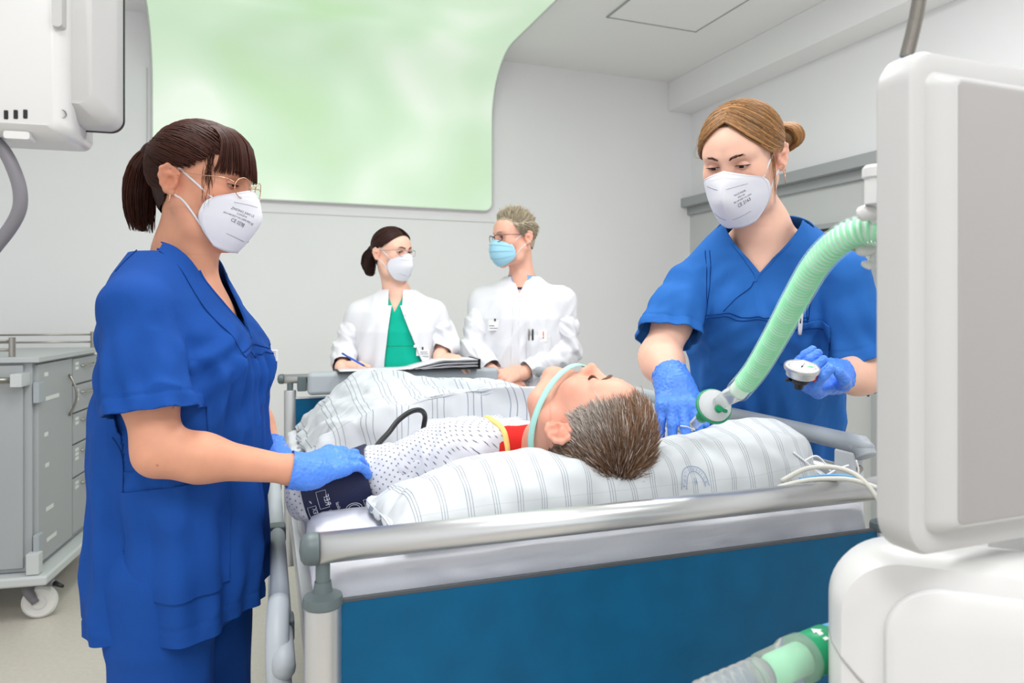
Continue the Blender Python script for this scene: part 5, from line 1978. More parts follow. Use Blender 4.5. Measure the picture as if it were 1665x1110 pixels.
# ---- woman with open coat
Y4 = 3.16
M4 = frame(((645 - CX) / F * Y4, Y4, 0), Vector((0.05, -1, 0)), (0, 0, 1))
n4 = person('dark-haired doctor in open white coat over green scrubs, writing with a pen', tuple(M4.translation))
H4 = frame(at(637, 413, Y4 - 0.01), Vector((0.80, -0.58, -0.06)), Vector((-0.06, 0, 1)))
s4 = 0.90
dz4 = -0.035
w4 = 0.90
aR4 = [M4 @ Vector((0.165, -0.015, 1.375 + dz4)), at(562, 572, 3.13), at(556, 597, 2.99)]
aL4 = [M4 @ Vector((-0.165, -0.015, 1.375 + dz4)), at(724, 560, 3.17), at(716, 578, 3.09)]
hR4 = frame(aR4[2], at(600, 600, 2.95) - aR4[2], Vector((-0.2, -0.75, 0.6)))
hL4 = frame(aL4[2], at(756, 586, 3.03) - aL4[2], Vector((0.1, -0.35, 0.95)))
hp_r = hand_prims(hR4, 1, [(40, 60, 35, -2), (45, 65, 38, 0), (50, 68, 40, 2), (55, 70, 40, 3)], [(-0.040, 0.050, -0.026), (-0.038, 0.078, -0.040), (-0.026, 0.094, -0.046)], 0.92)
hp_l = hand_prims(hL4, -1, [(18, 22, 12, -4), (20, 24, 12, 0), (22, 26, 14, 3), (24, 28, 14, 7)], [(-0.045, 0.042, -0.014), (-0.060, 0.066, -0.020), (-0.066, 0.088, -0.024)], 0.92)
simple_body('body', M4, H4, s4, dz4, [aR4, aL4], [hp_r, hp_l], 'skin_pale', n4, cw=0.86)
for sx in (-1, 1):
    eyeball(H4, s4, sx, (8, 2), n4)
    lashes('eyelash', H4, s4, sx, 16, n4, 'hair_dark')
    brow(H4, s4, sx, n4, 'hair_dark', 1.0, 1.0)
# green scrub shirt under the coat
sec = [(a, b, c, d * w4 * 0.92, e * 0.90) for a, b, c, d, e in coat_secs(1.0, dz4)][1:-1]
v, f = solid([loft(M4, sec, 0.02, 2.3)], 0.006)
N = vnormals(v, f)
L = rotated(v, M4)
v = v + N * (0.006 * (ridge(L * np.array([12, 12, 5]) + 2, 2) - 0.7))[:, None]
ap = M4 @ Vector((0, 0, 1.385 + dz4))
R4 = M4.to_3x3()
gs = cloth('green_scrub_top', v, f, 'green_scrub', n4, [([(ap, R4 @ Vector((-1, 0, 0.45))), (ap, R4 @ Vector((1, 0, 0.45)))], None)], 0.003)
seam('yoke_seam', v, vnormals(v, f), [M4 @ Vector((x, 0.16, 1.245 + dz4)) for x in np.linspace(-0.1, 0.06, 7)], gs, 'green_plastic', 0.0012)
cuts4 = [([(M4 @ Vector((0.010, 0, 1.44 + dz4)), R4 @ Vector((-1, 0, -0.10))), (M4 @ Vector((-0.012, 0, 1.44 + dz4)), R4 @ Vector((1, 0, -0.42)))], lambda c: (M4.inverted() @ c).y > 0.0),
         ([(M4 @ Vector((0.030, 0, 0)), R4 @ Vector((-1, 0, 0))), (M4 @ Vector((-0.032, 0, 0)), R4 @ Vector((1, 0, 0))), (M4 @ Vector((0, 0, 1.415 + dz4)), (0, 0, 1))], lambda c: (M4.inverted() @ c).y > 0.0),
         ([(M4 @ Vector((0, 0, 1.485 + dz4)), (0, 0, 1))], None), ([(M4 @ Vector((0, 0, 0.62)), (0, 0, -1))], None)]
c4, cv4, cf4 = coat(n4, M4, [(a, b, c, d * w4, e * 1.02) for a, b, c, d, e in coat_secs(1.0, dz4)], [(*aR4, (0.058, 0.055, 0.056, 0.052, 0.043)), (*aL4, (0.058, 0.055, 0.056, 0.052, 0.043))], cuts4, 1.7)
CN4 = vnormals(cv4, cf4)
for x, z in ((-0.055, 1.39), (-0.095, 1.24)):
    q = surf(cv4, CN4, [M4 @ Vector((x, 0.14, z + dz4))], 0.002)[0]
    lathe('button', [(0, 0.002), (0.006, 0.002), (0.007, 0.0), (0.006, -0.002)], frame(q, (0, 0, 1), Vector((0, -1, 0))), 'button', c4, 14)
q = surf(cv4, CN4, [M4 @ Vector((-0.135, 0.13, 1.215 + dz4))], 0.004)[0]
nb4 = box('name_badge', (0, 0, 0), (0.028, 0.002, 0.014), frame(q, Vector((0.25, -0.95, 0.1)), (0, 0, 1)), 'label_white', n4, 0.001)
box('badge_clip', (0.0, 0.002, 0.018), (0.003, 0.002, 0.006), frame(q, Vector((0.25, -0.95, 0.1)), (0, 0, 1)), 'black', nb4)
for k, (w_, z_) in enumerate(((0.018, 0.002), (0.022, -0.006))):
    box('badge_print', (-0.002, 0.0024, z_), (w_, 0.0003, 0.0012), frame(q, Vector((0.25, -0.95, 0.1)), (0, 0, 1)), 'print_grey', nb4)
legs(M4, n4, 'green_scrub', hip=0.92)
ffp_mask(H4, s4, n4, [('FFP2 NR', 0.006, 0, 0.0)], -1, [(1, EAR), (-1, EAR)])
glasses(H4, s4, n4, 'steel', rx=0.024, rz=0.015, round_=False, zc=0.006)
line4 = [(-0.2, -0.075), (-0.075, -0.07), (-0.045, -0.045), (-0.030, 0.012), (-0.012, 0.034), (0.012, 0.028), (0.030, 0.045), (0.045, 0.074), (0.060, 0.092), (0.2, 0.10)]
hair4 = hair_cap(H4, s4, line4, 0.006, n4, 'hair_black', 0.7)
n = 1500
sgn = np.where(RNG.random(n) < 0.5, -1.0, 1.0)
t = RNG.random(n)
K0_ = np.array([(0.010, 0.082, 0.098), (0.048, 0.064, 0.080), (0.072, 0.030, 0.050), (0.076, -0.030, 0.030), (0.045, -0.085, 0.022), (0.0, -0.112, 0.016)])
K1_ = np.array([(0.004, 0.010, 0.128), (0.030, -0.030, 0.120), (0.040, -0.065, 0.10), (0.035, -0.09, 0.07), (0.018, -0.105, 0.045), (0.0, -0.112, 0.024)])
ctl = K0_[None] * (1 - t)[:, None, None] + K1_[None] * t[:, None, None] + RNG.normal(0, 0.0025, (n, 6, 3))
ctl[:, :, 0] *= sgn[:, None]
Lp = np.stack([ctl[:, min(int(x), 4)] * (1 - (x - min(int(x), 4))) + ctl[:, min(int(x), 4) + 1] * (x - min(int(x), 4)) for x in np.linspace(0, 5, 14)], 1)
q = (Lp - cs) / np.array((0.0775, 0.100, 0.086))
Lp = (cs + (Lp - cs) / np.linalg.norm(q, axis=2, keepdims=True) * (1.08 + 0.05 * RNG.random((n, 1, 1)))) * s4
strands('hair_strands', to_world(H4, Lp), RNG.uniform(0.0010, 0.0020, n), 'hair_black', hair4, RNG.uniform(0.6, 1.7, (n, 1)) * np.ones((1, 3)), tuple(H4.translation))
n = 500
th = RNG.uniform(0.5, 1.0, n) * math.pi * np.where(RNG.random(n) < 0.5, -1, 1)
A = np.stack([np.sin(th), np.cos(th), np.interp(np.abs(th) / math.pi, [0.5, 0.75, 1], [-0.1, -0.85, -1.05])], 1)
P = comb(H4, s4, A, np.stack([RNG.uniform(-0.1, 0.1, n), np.full(n, -0.97), -0.22 + RNG.normal(0, 0.07, n)], 1), 8, 0.006, 0.003, 0.002)
strands('nape_strands', P, RNG.uniform(0.0009, 0.0018, n), 'hair_black', hair4, RNG.uniform(0.5, 1.2, (n, 1)) * np.ones((1, 3)), tuple(H4.translation))
tl = [Vector(p) for p in ((0, -0.105, 0.016), (0, -0.135, 0.020), (0, -0.160, -0.010), (0.0, -0.168, -0.055), (0.0, -0.158, -0.090), (0, -0.140, -0.102))]
v, f = solid(chain([H4 @ (p * s4) for p in tl], [0.014, 0.018, 0.022, 0.024, 0.018, 0.010], 0.02), 0.004)
mobj('ponytail', v, f, 'hair_black', hair4, col=np.full((len(v), 3), 0.7))
n = 450
P = np.zeros((n, 12, 3))
for i in range(n):
    ph, rr, ln = random.uniform(0, 6.283), math.sqrt(random.random()) * 1.15, random.uniform(0.75, 1.0)
    for k_, t_ in enumerate(np.linspace(0, 1, 12)):
        c = bez(tl, t_ * ln)
        w = np.interp(t_, [0, 0.25, 0.6, 1], [0.013, 0.025, 0.030, 0.022]) * rr
        P[i, k_] = (c.x + math.cos(ph) * w, c.y + math.sin(ph) * w + 0.006 * math.sin(9 * t_ + ph), c.z + 0.004 * math.cos(8 * t_ + i))
strands('ponytail_strands', to_world(H4, P * s4), RNG.uniform(0.0009, 0.0018, n), 'hair_black', hair4, RNG.uniform(0.5, 1.8, (n, 1)) * np.array([[1, 0.95, 0.92]]), tuple(H4 @ tl[3]))

# ---- man with grey hair
Y3 = 3.30
M3 = frame(((848 - CX) / F * Y3, Y3, 0), Vector((-0.16, -1, 0)), (0, 0, 1))
n3 = person('grey-haired doctor in buttoned white coat and light blue surgical mask', tuple(M3.translation))
H3 = frame(at(838, 388, Y3 - 0.02), Vector((-0.86, -0.50, -0.10)), Vector((0.04, 0, 1)))
s3 = 1.0
dz3 = 0.02
aR3 = [M3 @ Vector((0.185, -0.015, 1.385 + dz3)), at(770, 572, 3.24), at(800, 604, 3.12)]
aL3 = [M3 @ Vector((-0.185, -0.015, 1.385 + dz3)), at(922, 570, 3.26), at(852, 606, 3.12)]
hL3 = frame(at(846, 602, 3.115), at(802, 616, 3.06) - at(846, 602, 3.115), Vector((-0.15, -0.80, 0.58)))
hR3 = frame(at(806, 606, 3.13), at(842, 628, 3.09) - at(806, 606, 3.13), Vector((-0.1, -0.75, 0.6)))
hp_l = hand_prims(hL3, -1, [(22, 26, 14, -2), (26, 28, 15, 0), (30, 30, 16, 2), (34, 32, 16, 4)], [(-0.038, 0.050, -0.026), (-0.036, 0.078, -0.044), (-0.026, 0.100, -0.056)], 1.0)
hp_r = hand_prims(hR3, 1, [(18, 30, 16, -1), (20, 32, 16, 0), (24, 34, 16, 1), (28, 36, 16, 3)], [(-0.042, 0.046, -0.016), (-0.046, 0.076, -0.026), (-0.036, 0.098, -0.032)], 1.0)
simple_body('body', M3, H3, s3, dz3, [aR3, aL3], [hp_l, hp_r], 'skin_red', n3, True, nose=1.1)
for sx in (-1, 1):
    eyeball(H3, s3, sx, (-4, 0), n3)
    lashes('eyelash', H3, s3, sx, 16, n3, 'hair_grey')
    brow(H3, s3, sx, n3, 'hair_grey', 0.9, 1.2)
R3 = M3.to_3x3()
cuts3 = [([(M3 @ Vector((0, 0, 1.415 + dz3)), R3 @ Vector((-1, 0, 0.45))), (M3 @ Vector((0, 0, 1.415 + dz3)), R3 @ Vector((1, 0, 0.45)))], lambda c: (M3.inverted() @ c).y > 0.0),
         ([(M3 @ Vector((0, 0, 1.495 + dz3)), (0, 0, 1))], None), ([(M3 @ Vector((0, 0, 0.60)), (0, 0, -1))], None)]
c3, cv3, cf3 = coat(n3, M3, coat_secs(1.0, dz3, 1.05), [(*aR3, (0.064, 0.060, 0.062, 0.056, 0.046)), (*aL3, (0.064, 0.060, 0.062, 0.056, 0.046))], cuts3, 6.1)
CN3 = vnormals(cv3, cf3)
seam('front_placket', cv3, CN3, [M3 @ Vector((-0.012, 0.16, z + dz3)) for z in (1.37, 1.25, 1.1, 0.95, 0.8)], c3, 'coat', 0.0035, -0.001)
seam('front_placket', cv3, CN3, [M3 @ Vector((0.025, 0.16, z + dz3)) for z in (1.37, 1.25, 1.1, 0.95, 0.8)], c3, 'panel_edge', 0.0012, 0.0)
# shirt collar in the coat neck
sec = [(1.36 + dz3, 0, -0.012, 0.12, 0.085), (1.43 + dz3, 0, -0.022, 0.10, 0.075), (1.47 + dz3, 0, -0.018, 0.072, 0.066), (1.515 + dz3, 0, -0.016, 0.064, 0.062)]
v, f = solid([loft(M3, sec, 0.02, 2.1)], 0.004)
ap = M3 @ Vector((0, 0, 1.455 + dz3))
cloth('shirt_collar', v, f, 'shirt_blue', n3, [([(ap, R3 @ Vector((-1, 0, 0.55))), (ap, R3 @ Vector((1, 0, 0.55)))], lambda c: (M3.inverted() @ c).y > 0.0), ([(M3 @ Vector((0, 0, 1.50 + dz3)), (0, 0, 1))], None)], 0.003)
box('collar_shadow_band', (0, 0.052, 1.432 + dz3), (0.012, 0.004, 0.012), M3, 'navy', n3, 0.002, label='dark band painted as shade inside the shirt collar')  # navy block stands in for the shade inside the collar
# pocket with cards and pens, badge
pk = [(M3 @ Vector((-0.045, 0, 0)), R3 @ Vector((1, 0, 0))), (M3 @ Vector((-0.150, 0, 0)), R3 @ Vector((-1, 0, 0))), (M3 @ Vector((0, 0, 1.225 + dz3)), (0, 0, 1)), (M3 @ Vector((0, 0, 1.095 + dz3)), (0, 0, -1))]
patch('breast_pocket', cv3, cf3, 'coat', c3, pk, 0.005, 0.003, lambda c: rotated(c, M3)[:, 1] > 0.0)
fr3 = lambda x, z, o: frame(surf(cv3, CN3, [M3 @ Vector((x, 0.15, z + dz3))], o)[0], Vector((-0.05, -1, 0.12)), (0, 0, 1))
Mb = fr3(0.115, 1.275, 0.006)
nb3 = box('name_badge', (0, 0, 0), (0.033, 0.002, 0.024), Mb, 'label_white', n3, 0.001)
box('badge_clip', (0.003, 0.002, 0.025), (0.004, 0.003, 0.005), Mb, 'black', nb3)
for x_, w_, z_ in ((0.018, 0.012, -0.002), (0.006, 0.022, -0.013)):
    box('badge_print', (x_, 0.0024, z_), (w_, 0.0003, 0.0015), Mb, 'print_grey', nb3)
Mc = fr3(-0.118, 1.225, 0.003)
crd = thing('id_card', 'cream card sticking out of the grey-haired doctor\'s breast pocket', 'card', tuple(Mc.translation))
box('card_sheet', (0, 0, 0), (0.019, 0.0008, 0.026), Mc, 'card', crd)
box('card_print', (-0.004, 0.001, 0.004), (0.002, 0.0003, 0.016), Mc, 'red_plastic', crd)
for x_, m_, nm in ((-0.072, 'folder_black', 'black pen clipped in the grey-haired doctor\'s breast pocket'), (-0.055, 'steel', 'silver pen clipped in the grey-haired doctor\'s breast pocket')):
    Mp = fr3(x_, 1.225, 0.006)
    pp = thing('pen', nm, 'pen', tuple(Mp.translation))
    tube('barrel', [Mp @ Vector((0, 0, -0.02)), Mp @ Vector((0, 0, 0.024)), Mp @ Vector((0, 0, 0.03))], [0.004, 0.0042, 0.003], m_, pp, 10)
    tube('clip', [Mp @ Vector((0, 0.003, 0.027)), Mp @ Vector((0, 0.007, 0.024)), Mp @ Vector((0, 0.0065, -0.012))], 0.0014, m_, pp, 6)
# side pocket with keys loop
tube('lanyard', smooth_path(surf(cv3, CN3, [M3 @ Vector((-0.20, 0.10, z + dz3)) for z in (1.05, 0.98)] + [M3 @ Vector((-0.17, 0.13, z + dz3)) for z in (0.98, 1.05)], 0.006), 5), 0.0018, 'joint', c3, 6)
legs(M3, n3, 'coat', hip=0.95)
# pleated surgical mask
cen = [(0, 0.116, 0.000), (0, 0.130, -0.018), (0, 0.134, -0.042), (0, 0.132, -0.066), (0, 0.122, -0.092), (0, 0.098, -0.120)]
mid_ = [(0.036, 0.104, -0.006), (0.040, 0.112, -0.022), (0.042, 0.115, -0.044), (0.042, 0.113, -0.068), (0.040, 0.104, -0.094), (0.034, 0.086, -0.118)]
sid_ = [(0.068, 0.062, -0.026), (0.073, 0.054, -0.038), (0.074, 0.050, -0.052), (0.074, 0.048, -0.066), (0.072, 0.050, -0.080), (0.066, 0.056, -0.094)]


def smask(u, v):
    a = abs(u)
    c, m_, e = bez(cen, v), bez(mid_, v), bez(sid_, v)
    q = Vector(c * ((1 - a) * (1 - 2 * a)) + m_ * (4 * a * (1 - a)) + e * (a * (2 * a - 1)))
    saw = ((v * 4.0) % 1.0)
    q += Vector((q.x, q.y - 0.02, 0)).normalized() * (0.004 * (saw - 0.5) * (1 if 0.12 < v < 0.9 else 0.2) * (1 - a ** 4))
    if u < 0:
        q.x = -q.x
    return H3 @ (q * s3)


v, f = patch_grid(smask, 36, 48)
mo = mobj('surgical_mask', v, f, 'mask_blue', n3, label='light blue pleated surgical mask')
so = mo.modifiers.new('thickness', 'SOLIDIFY')
so.thickness = 0.0012
tube('edge_binding', [smask(-0.99, t) for t in np.linspace(0, 1, 16)], 0.0014, 'mask_white', mo, 6)
tube('edge_binding', [smask(0.99, t) for t in np.linspace(0, 1, 16)], 0.0014, 'mask_white', mo, 6)
for sx in (-1, 1):
    path = smooth_path([smask(sx * 0.97, 0.02)] + [H3 @ (Vector((sx * q[0], q[1], q[2])) * s3) for q in EAR] + [smask(sx * 0.97, 0.96)], 6)
    tube('ear_loop', path, 0.0018, 'mask_white', mo, 7)
glasses(H3, s3, n3, 'navy', rx=0.025, rz=0.015, round_=False, zc=0.006, rr=0.0013)


def short_hair(M, s, n, m, shade_fn, parent, flow, length, line, rad=(0.0010, 0.0018), k=6, lift=0.35, cap=0.6, grow=0.004):
    """short hair: roots over the scalp above the hairline, lying along flow(local dirs)"""
    h0 = hair_cap(M, s, line, grow, parent, m, cap)
    D = RNG.normal(0, 1, (n * 3, 3))
    D /= np.linalg.norm(D, axis=1, keepdims=True)
    P0 = scalp(D, 1.0, 0.003)
    ly, lz = np.array(line).T
    ok = P0[:, 2] > np.interp(P0[:, 1], ly, lz) + 0.002
    D, P0 = D[ok][:n], P0[ok][:n]
    fl = flow(D, P0)
    fl = fl - (fl * D).sum(1, keepdims=True) * D
    fl /= np.linalg.norm(fl, axis=1, keepdims=True) + 1e-6
    fl += RNG.normal(0, 0.16, fl.shape)
    Ln = length(P0) * RNG.uniform(0.7, 1.25, len(P0))
    P = np.zeros((len(P0), k, 3))
    t = np.linspace(0, 1, k)
    for i in range(k):
        b_ = t[i]
        P[:, i] = P0 + fl * (Ln * b_)[:, None] + D * (Ln * (lift * b_ - 0.55 * lift * b_ * b_))[:, None]
        # follow the skull
        q_ = (P[:, i] - cs) / (np.array((0.0775, 0.100, 0.086)))
        kk = np.linalg.norm(q_, axis=1, keepdims=True)
        need = 1.03 + 0.10 * b_ * lift
        P[:, i] = np.where(kk < need, cs + (P[:, i] - cs) / kk * need, P[:, i])
    strands('hair_strands', to_world(M, P * s), RNG.uniform(rad[0], rad[1], len(P0)), m, h0, shade_fn(P0), tuple(M.translation))
    return h0


line3 = [(-0.2, -0.060), (-0.075, -0.055), (-0.045, -0.040), (-0.030, 0.010), (-0.012, 0.034), (0.010, 0.012), (0.026, 0.030), (0.045, 0.068), (0.062, 0.088), (0.2, 0.096)]
short_hair(H3, s3, 3600, 'hair_grey', lambda p: RNG.uniform(0.55, 1.15, (len(p), 1)) * np.array([[1, 0.97, 0.92]]) * np.clip(0.80 + 1.6 * p[:, 2:3], 0.6, 1.1), n3,
           lambda D, P: np.stack([0.5 * np.ones(len(P)), np.where(P[:, 2] > 0.07, -0.6, -0.8), np.where(P[:, 2] > 0.07, 0.4, -0.8)], 1), lambda P: np.interp(P[:, 2], [-0.05, 0.03, 0.08, 0.13], [0.010, 0.018, 0.034, 0.046]), line3, (0.0009, 0.0017), 6, 0.5, 0.75)

# ================================================================== bedding and patient
def weave_mat(name, base, line, rough=0.8):
    """cotton with fine lines driven by UV metres; returns material"""
    m = bpy.data.materials.new(name)
    m.use_nodes = True
    nt = m.node_tree
    b = nt.nodes['Principled BSDF']
    b.inputs['Roughness'].default_value = rough
    b.inputs['Specular IOR Level'].default_value = 0.2
    MATS[name] = m
    return m, nt, b


def nmath(nt, op, a, b=None):
    n = nt.nodes.new('ShaderNodeMath')
    n.operation = op
    for i, x in enumerate((a, b)):
        if x is None:
            continue
        if isinstance(x, (int, float)):
            n.inputs[i].default_value = x
        else:
            nt.links.new(x, n.inputs[i])
    return n.outputs[0]


def stripes(nt, coord, period, offs, width):
    fr = nmath(nt, 'FRACT', nmath(nt, 'DIVIDE', coord, period))
    d = nmath(nt, 'MULTIPLY', nmath(nt, 'SUBTRACT', fr, 0.5), period)
    tot = None
    for o in offs:
        l = nmath(nt, 'LESS_THAN', nmath(nt, 'ABSOLUTE', nmath(nt, 'SUBTRACT', d, o)), width)
        tot = l if tot is None else nmath(nt, 'MAXIMUM', tot, l)
    return tot


def striped_cotton(name, base, line, pu, offs, width, pv, fu=1.0, fv=0.25):
    m, nt, b = weave_mat(name, base, line)
    uv = nt.nodes.new('ShaderNodeUVMap')
    sp = nt.nodes.new('ShaderNodeSeparateXYZ')
    nt.links.new(uv.outputs['UV'], sp.inputs[0])
    a = nmath(nt, 'MULTIPLY', stripes(nt, sp.outputs[0], pu, offs, width), fu)
    c = nmath(nt, 'MULTIPLY', stripes(nt, sp.outputs[1], pv, (0.0,), width), fv)
    mx = nt.nodes.new('ShaderNodeMix')
    mx.data_type = 'RGBA'
    nt.links.new(nmath(nt, 'MAXIMUM', a, c), mx.inputs['Factor'])
    mx.inputs['A'].default_value = base
    mx.inputs['B'].default_value = line
    nt.links.new(mx.outputs['Result'], b.inputs['Base Color'])
    return m


striped_cotton('pillow_cotton', srgb(200, 205, 208), srgb(132, 139, 150), 0.040, (-0.0042, 0.0, 0.0042), 0.00048, 0.09)
striped_cotton('duvet_cotton', srgb(198, 203, 208), srgb(140, 147, 158), 0.085, (-0.012, 0.0, 0.016), 0.0011, 0.17, 0.9, 0.5)
# hospital gown: white cotton with rows of small grey stars, every other row shifted
m, nt, b = weave_mat('gown_cotton', None, None)
uv = nt.nodes.new('ShaderNodeUVMap')
sp = nt.nodes.new('ShaderNodeSeparateXYZ')
nt.links.new(uv.outputs['UV'], sp.inputs[0])
PU = 0.0135
row = nmath(nt, 'FLOOR', nmath(nt, 'DIVIDE', sp.outputs[1], PU * 0.62))
sh_ = nmath(nt, 'MULTIPLY', nmath(nt, 'MODULO', row, 2.0), 0.5)
fx = nmath(nt, 'SUBTRACT', nmath(nt, 'FRACT', nmath(nt, 'ADD', nmath(nt, 'DIVIDE', sp.outputs[0], PU), sh_)), 0.5)
fy = nmath(nt, 'MULTIPLY', nmath(nt, 'SUBTRACT', nmath(nt, 'FRACT', nmath(nt, 'DIVIDE', sp.outputs[1], PU * 0.62)), 0.5), 0.62)
r_ = nmath(nt, 'SQRT', nmath(nt, 'ADD', nmath(nt, 'MULTIPLY', fx, fx), nmath(nt, 'MULTIPLY', fy, fy)))
an = nmath(nt, 'ARCTAN2', fy, fx)
star = nmath(nt, 'ADD', nmath(nt, 'MULTIPLY', nmath(nt, 'COSINE', nmath(nt, 'MULTIPLY', an, 8.0)), 0.045), 0.125)
dot = nmath(nt, 'LESS_THAN', r_, star)
mx = nt.nodes.new('ShaderNodeMix')
mx.data_type = 'RGBA'
nt.links.new(dot, mx.inputs['Factor'])
mx.inputs['A'].default_value = srgb(205, 207, 216)
mx.inputs['B'].default_value = srgb(112, 114, 128)
nt.links.new(mx.outputs['Result'], b.inputs['Base Color'])

# ---- pillow
def build_pillow():
    nu, nv = 110, 64
    cw, c_s, hw, hs = 0.512, 0.232, 0.426, 0.186
    top, bot = [], []
    for i in range(nu + 1):
        u = i / nu * 2 - 1
        for j in range(nv + 1):
            v = j / nv * 2 - 1
            pinch = 1 - 0.05 * (abs(u) ** 6) * (1 - abs(v) ** 2) * 0 - 0.06 * (1 - abs(u) ** 2) * abs(v) ** 8 * 0
            rnd = 1 - 0.07 * (u * v) ** 4
            w = cw + hw * u * (1 - 0.035 * (1 - v * v) * abs(u) ** 3) * rnd
            s = c_s + hs * v * (1 - 0.06 * (1 - u * u) * abs(v) ** 3) * rnd + 0.02 * u
            # thickness, high at the free ends, pressed flat under head and shoulders
            T = (max(1 - abs(u) ** (3.5 if u < 0 else 8.0), 0) ** 0.55) * (max(1 - abs(v) ** 3.2, 0) ** 0.5)
            dent = math.exp(-((w - 0.50) / 0.14) ** 2 - ((s - 0.20) / 0.11) ** 2)
            sho = math.exp(-((w - 0.46) / 0.26) ** 2) * min(max((s - 0.28) / 0.08, 0), 1)
            hgt = np.interp(u, [-1, -0.75, -0.4, 0.1, 0.45, 0.75, 1], [0.096, 0.102, 0.116, 0.120, 0.118, 0.136, 0.154])
            t = T * (hgt * (1 - 0.42 * max(v + 0.35, 0) / 1.35) - 0.034 * dent - 0.035 * sho) + 0.004
            t += T * (0.010 * math.sin(7 * u + 3 * v) * 0.3)
            base = float(mtop(s)) + 0.006
            # the near edge overhangs toward the rail, the right end stands up a little
            base += 0.018 * max(u - 0.55, 0) / 0.45 - 0.004 * max(-v - 0.55, 0) / 0.45
            top.append((w, s, base + 0.42 * 0.0 + t))
            bot.append((w, s, base + (0.024 * (max(abs(u), abs(v)) ** 10))))
    V = np.array(top + bot)
    n = (nu + 1) * (nv + 1)
    ids = np.arange(n).reshape(nu + 1, nv + 1)
    f1 = np.stack([ids[:-1, :-1], ids[1:, :-1], ids[1:, 1:], ids[:-1, 1:]], -1).reshape(-1, 4)
    f2 = f1[:, ::-1] + n
    ring = np.concatenate([ids[:-1, 0], ids[-1, :-1], ids[:0:-1, -1], ids[0, :0:-1]])
    nx = np.roll(ring, -1)
    f3 = np.stack([ring, ring + n, nx + n, nx], 1)
    f = np.concatenate([f1, f2, f3])
    # lift rim so the seam sits half way up
    N = vnormals(V, f)
    uvw = np.zeros((len(V), 2))
    uvw[:, 0] = V[:, 0]
    # arc length along v for uv
    for k in (0, n):
        g = V[k:k + n].reshape(nu + 1, nv + 1, 3)
        d = np.linalg.norm(np.diff(g[:, :, 1:], axis=1), axis=2)
        uvw[k:k + n, 1] = np.concatenate([np.zeros((nu + 1, 1)), np.cumsum(d, 1)], 1).ravel()
    wr = 0.010 * (ridge(V * np.array([8, 13, 16]) + np.stack([V[:, 1] * 11, V[:, 0] * 3, V[:, 0] * 7], 1), 2) - 0.68)
    wr += 0.0035 * fnoise(V * np.array([26, 32, 40]), 2)
    nd = np.exp(-((V[:, 0] - 0.50) / 0.2) ** 2 - ((V[:, 1] - 0.12) / 0.12) ** 2)
    wr += 0.012 * nd * (ridge(V * np.array([16, 9, 9]) + 4, 2) - 0.7)
    ex = np.clip((V[:, 0] - 0.70) / 0.2, 0, 1)
    wr += 0.016 * ex * (ridge(V * np.array([9, 9, 9]) + np.stack([V[:, 1] * 9, V[:, 2] * 12, V[:, 0] * 6], 1) + 7, 2) - 0.66)
    wr[n:] *= 0.3
    V = V + N * wr[:, None]
    W = V @ np.array(BM.to_3x3()).T + np.array(BM.translation)
    o = mobj('pillow_case', W, f, 'pillow_cotton', pil, uv=uvw)
    sub = o.modifiers.new('smooth', 'SUBSURF')
    sub.levels = 0
    sub.render_levels = 1
    g = W[:n].reshape(nu + 1, nv + 1, 3)
    return o, g


pil = thing('pillow', 'white striped pillow under the patient\'s head', 'pillow', bp(0.22, 0.51, 1.04))
pilo, PG = build_pillow()
# round laundry stamp printed on the near side of the pillow case
def pil_at(x, y):
    """print coordinates in metres -> just off the pillow front"""
    i = 69 + x / 0.00793
    j = 0.9 + y / 0.0072
    i0, j0 = int(np.clip(math.floor(i), 0, 108)), int(np.clip(math.floor(j), 0, 62))
    a, b_ = i - i0, j - j0
    q = PG[i0, j0] * (1 - a) * (1 - b_) + PG[i0 + 1, j0] * a * (1 - b_) + PG[i0, j0 + 1] * (1 - a) * b_ + PG[i0 + 1, j0 + 1] * a * b_
    nn = np.cross(PG[i0 + 1, j0] - PG[i0, j0], PG[i0, j0 + 1] - PG[i0, j0])
    nn = nn / (np.linalg.norm(nn) + 1e-9)
    return Vector(q + nn * 0.0022)


for rr in (0.030, 0.020):
    tube('laundry_stamp', [pil_at(rr * math.cos(a), rr * math.sin(a) * 0.85) for a in np.linspace(0.05, math.pi - 0.05, 28)], 0.0005, 'print_blue', pilo, 5)
vs, fs = [], []
for k, ch in enumerate('TEXTILSERVICE'):
    tv_, tf_ = textmesh(ch, 0.0062)
    a = math.pi * (0.94 - 0.88 * k / 12)
    b0 = len(vs)
    for p in tv_:
        px, py = p[0] - 0.002, p[1] + 0.0222
        vs.append(pil_at(px * math.sin(a) + py * math.cos(a), (-px * math.cos(a) + py * math.sin(a)) * 0.85))
    fs += [tuple(i + b0 for i in q) for q in tf_]
mobj('stamp_text', vs, fs, 'print_blue', pilo, smooth=False)
lettering('stamp_text', [('18', 0.008, 0, 0.004)], pil_at, 'print_blue', pilo)

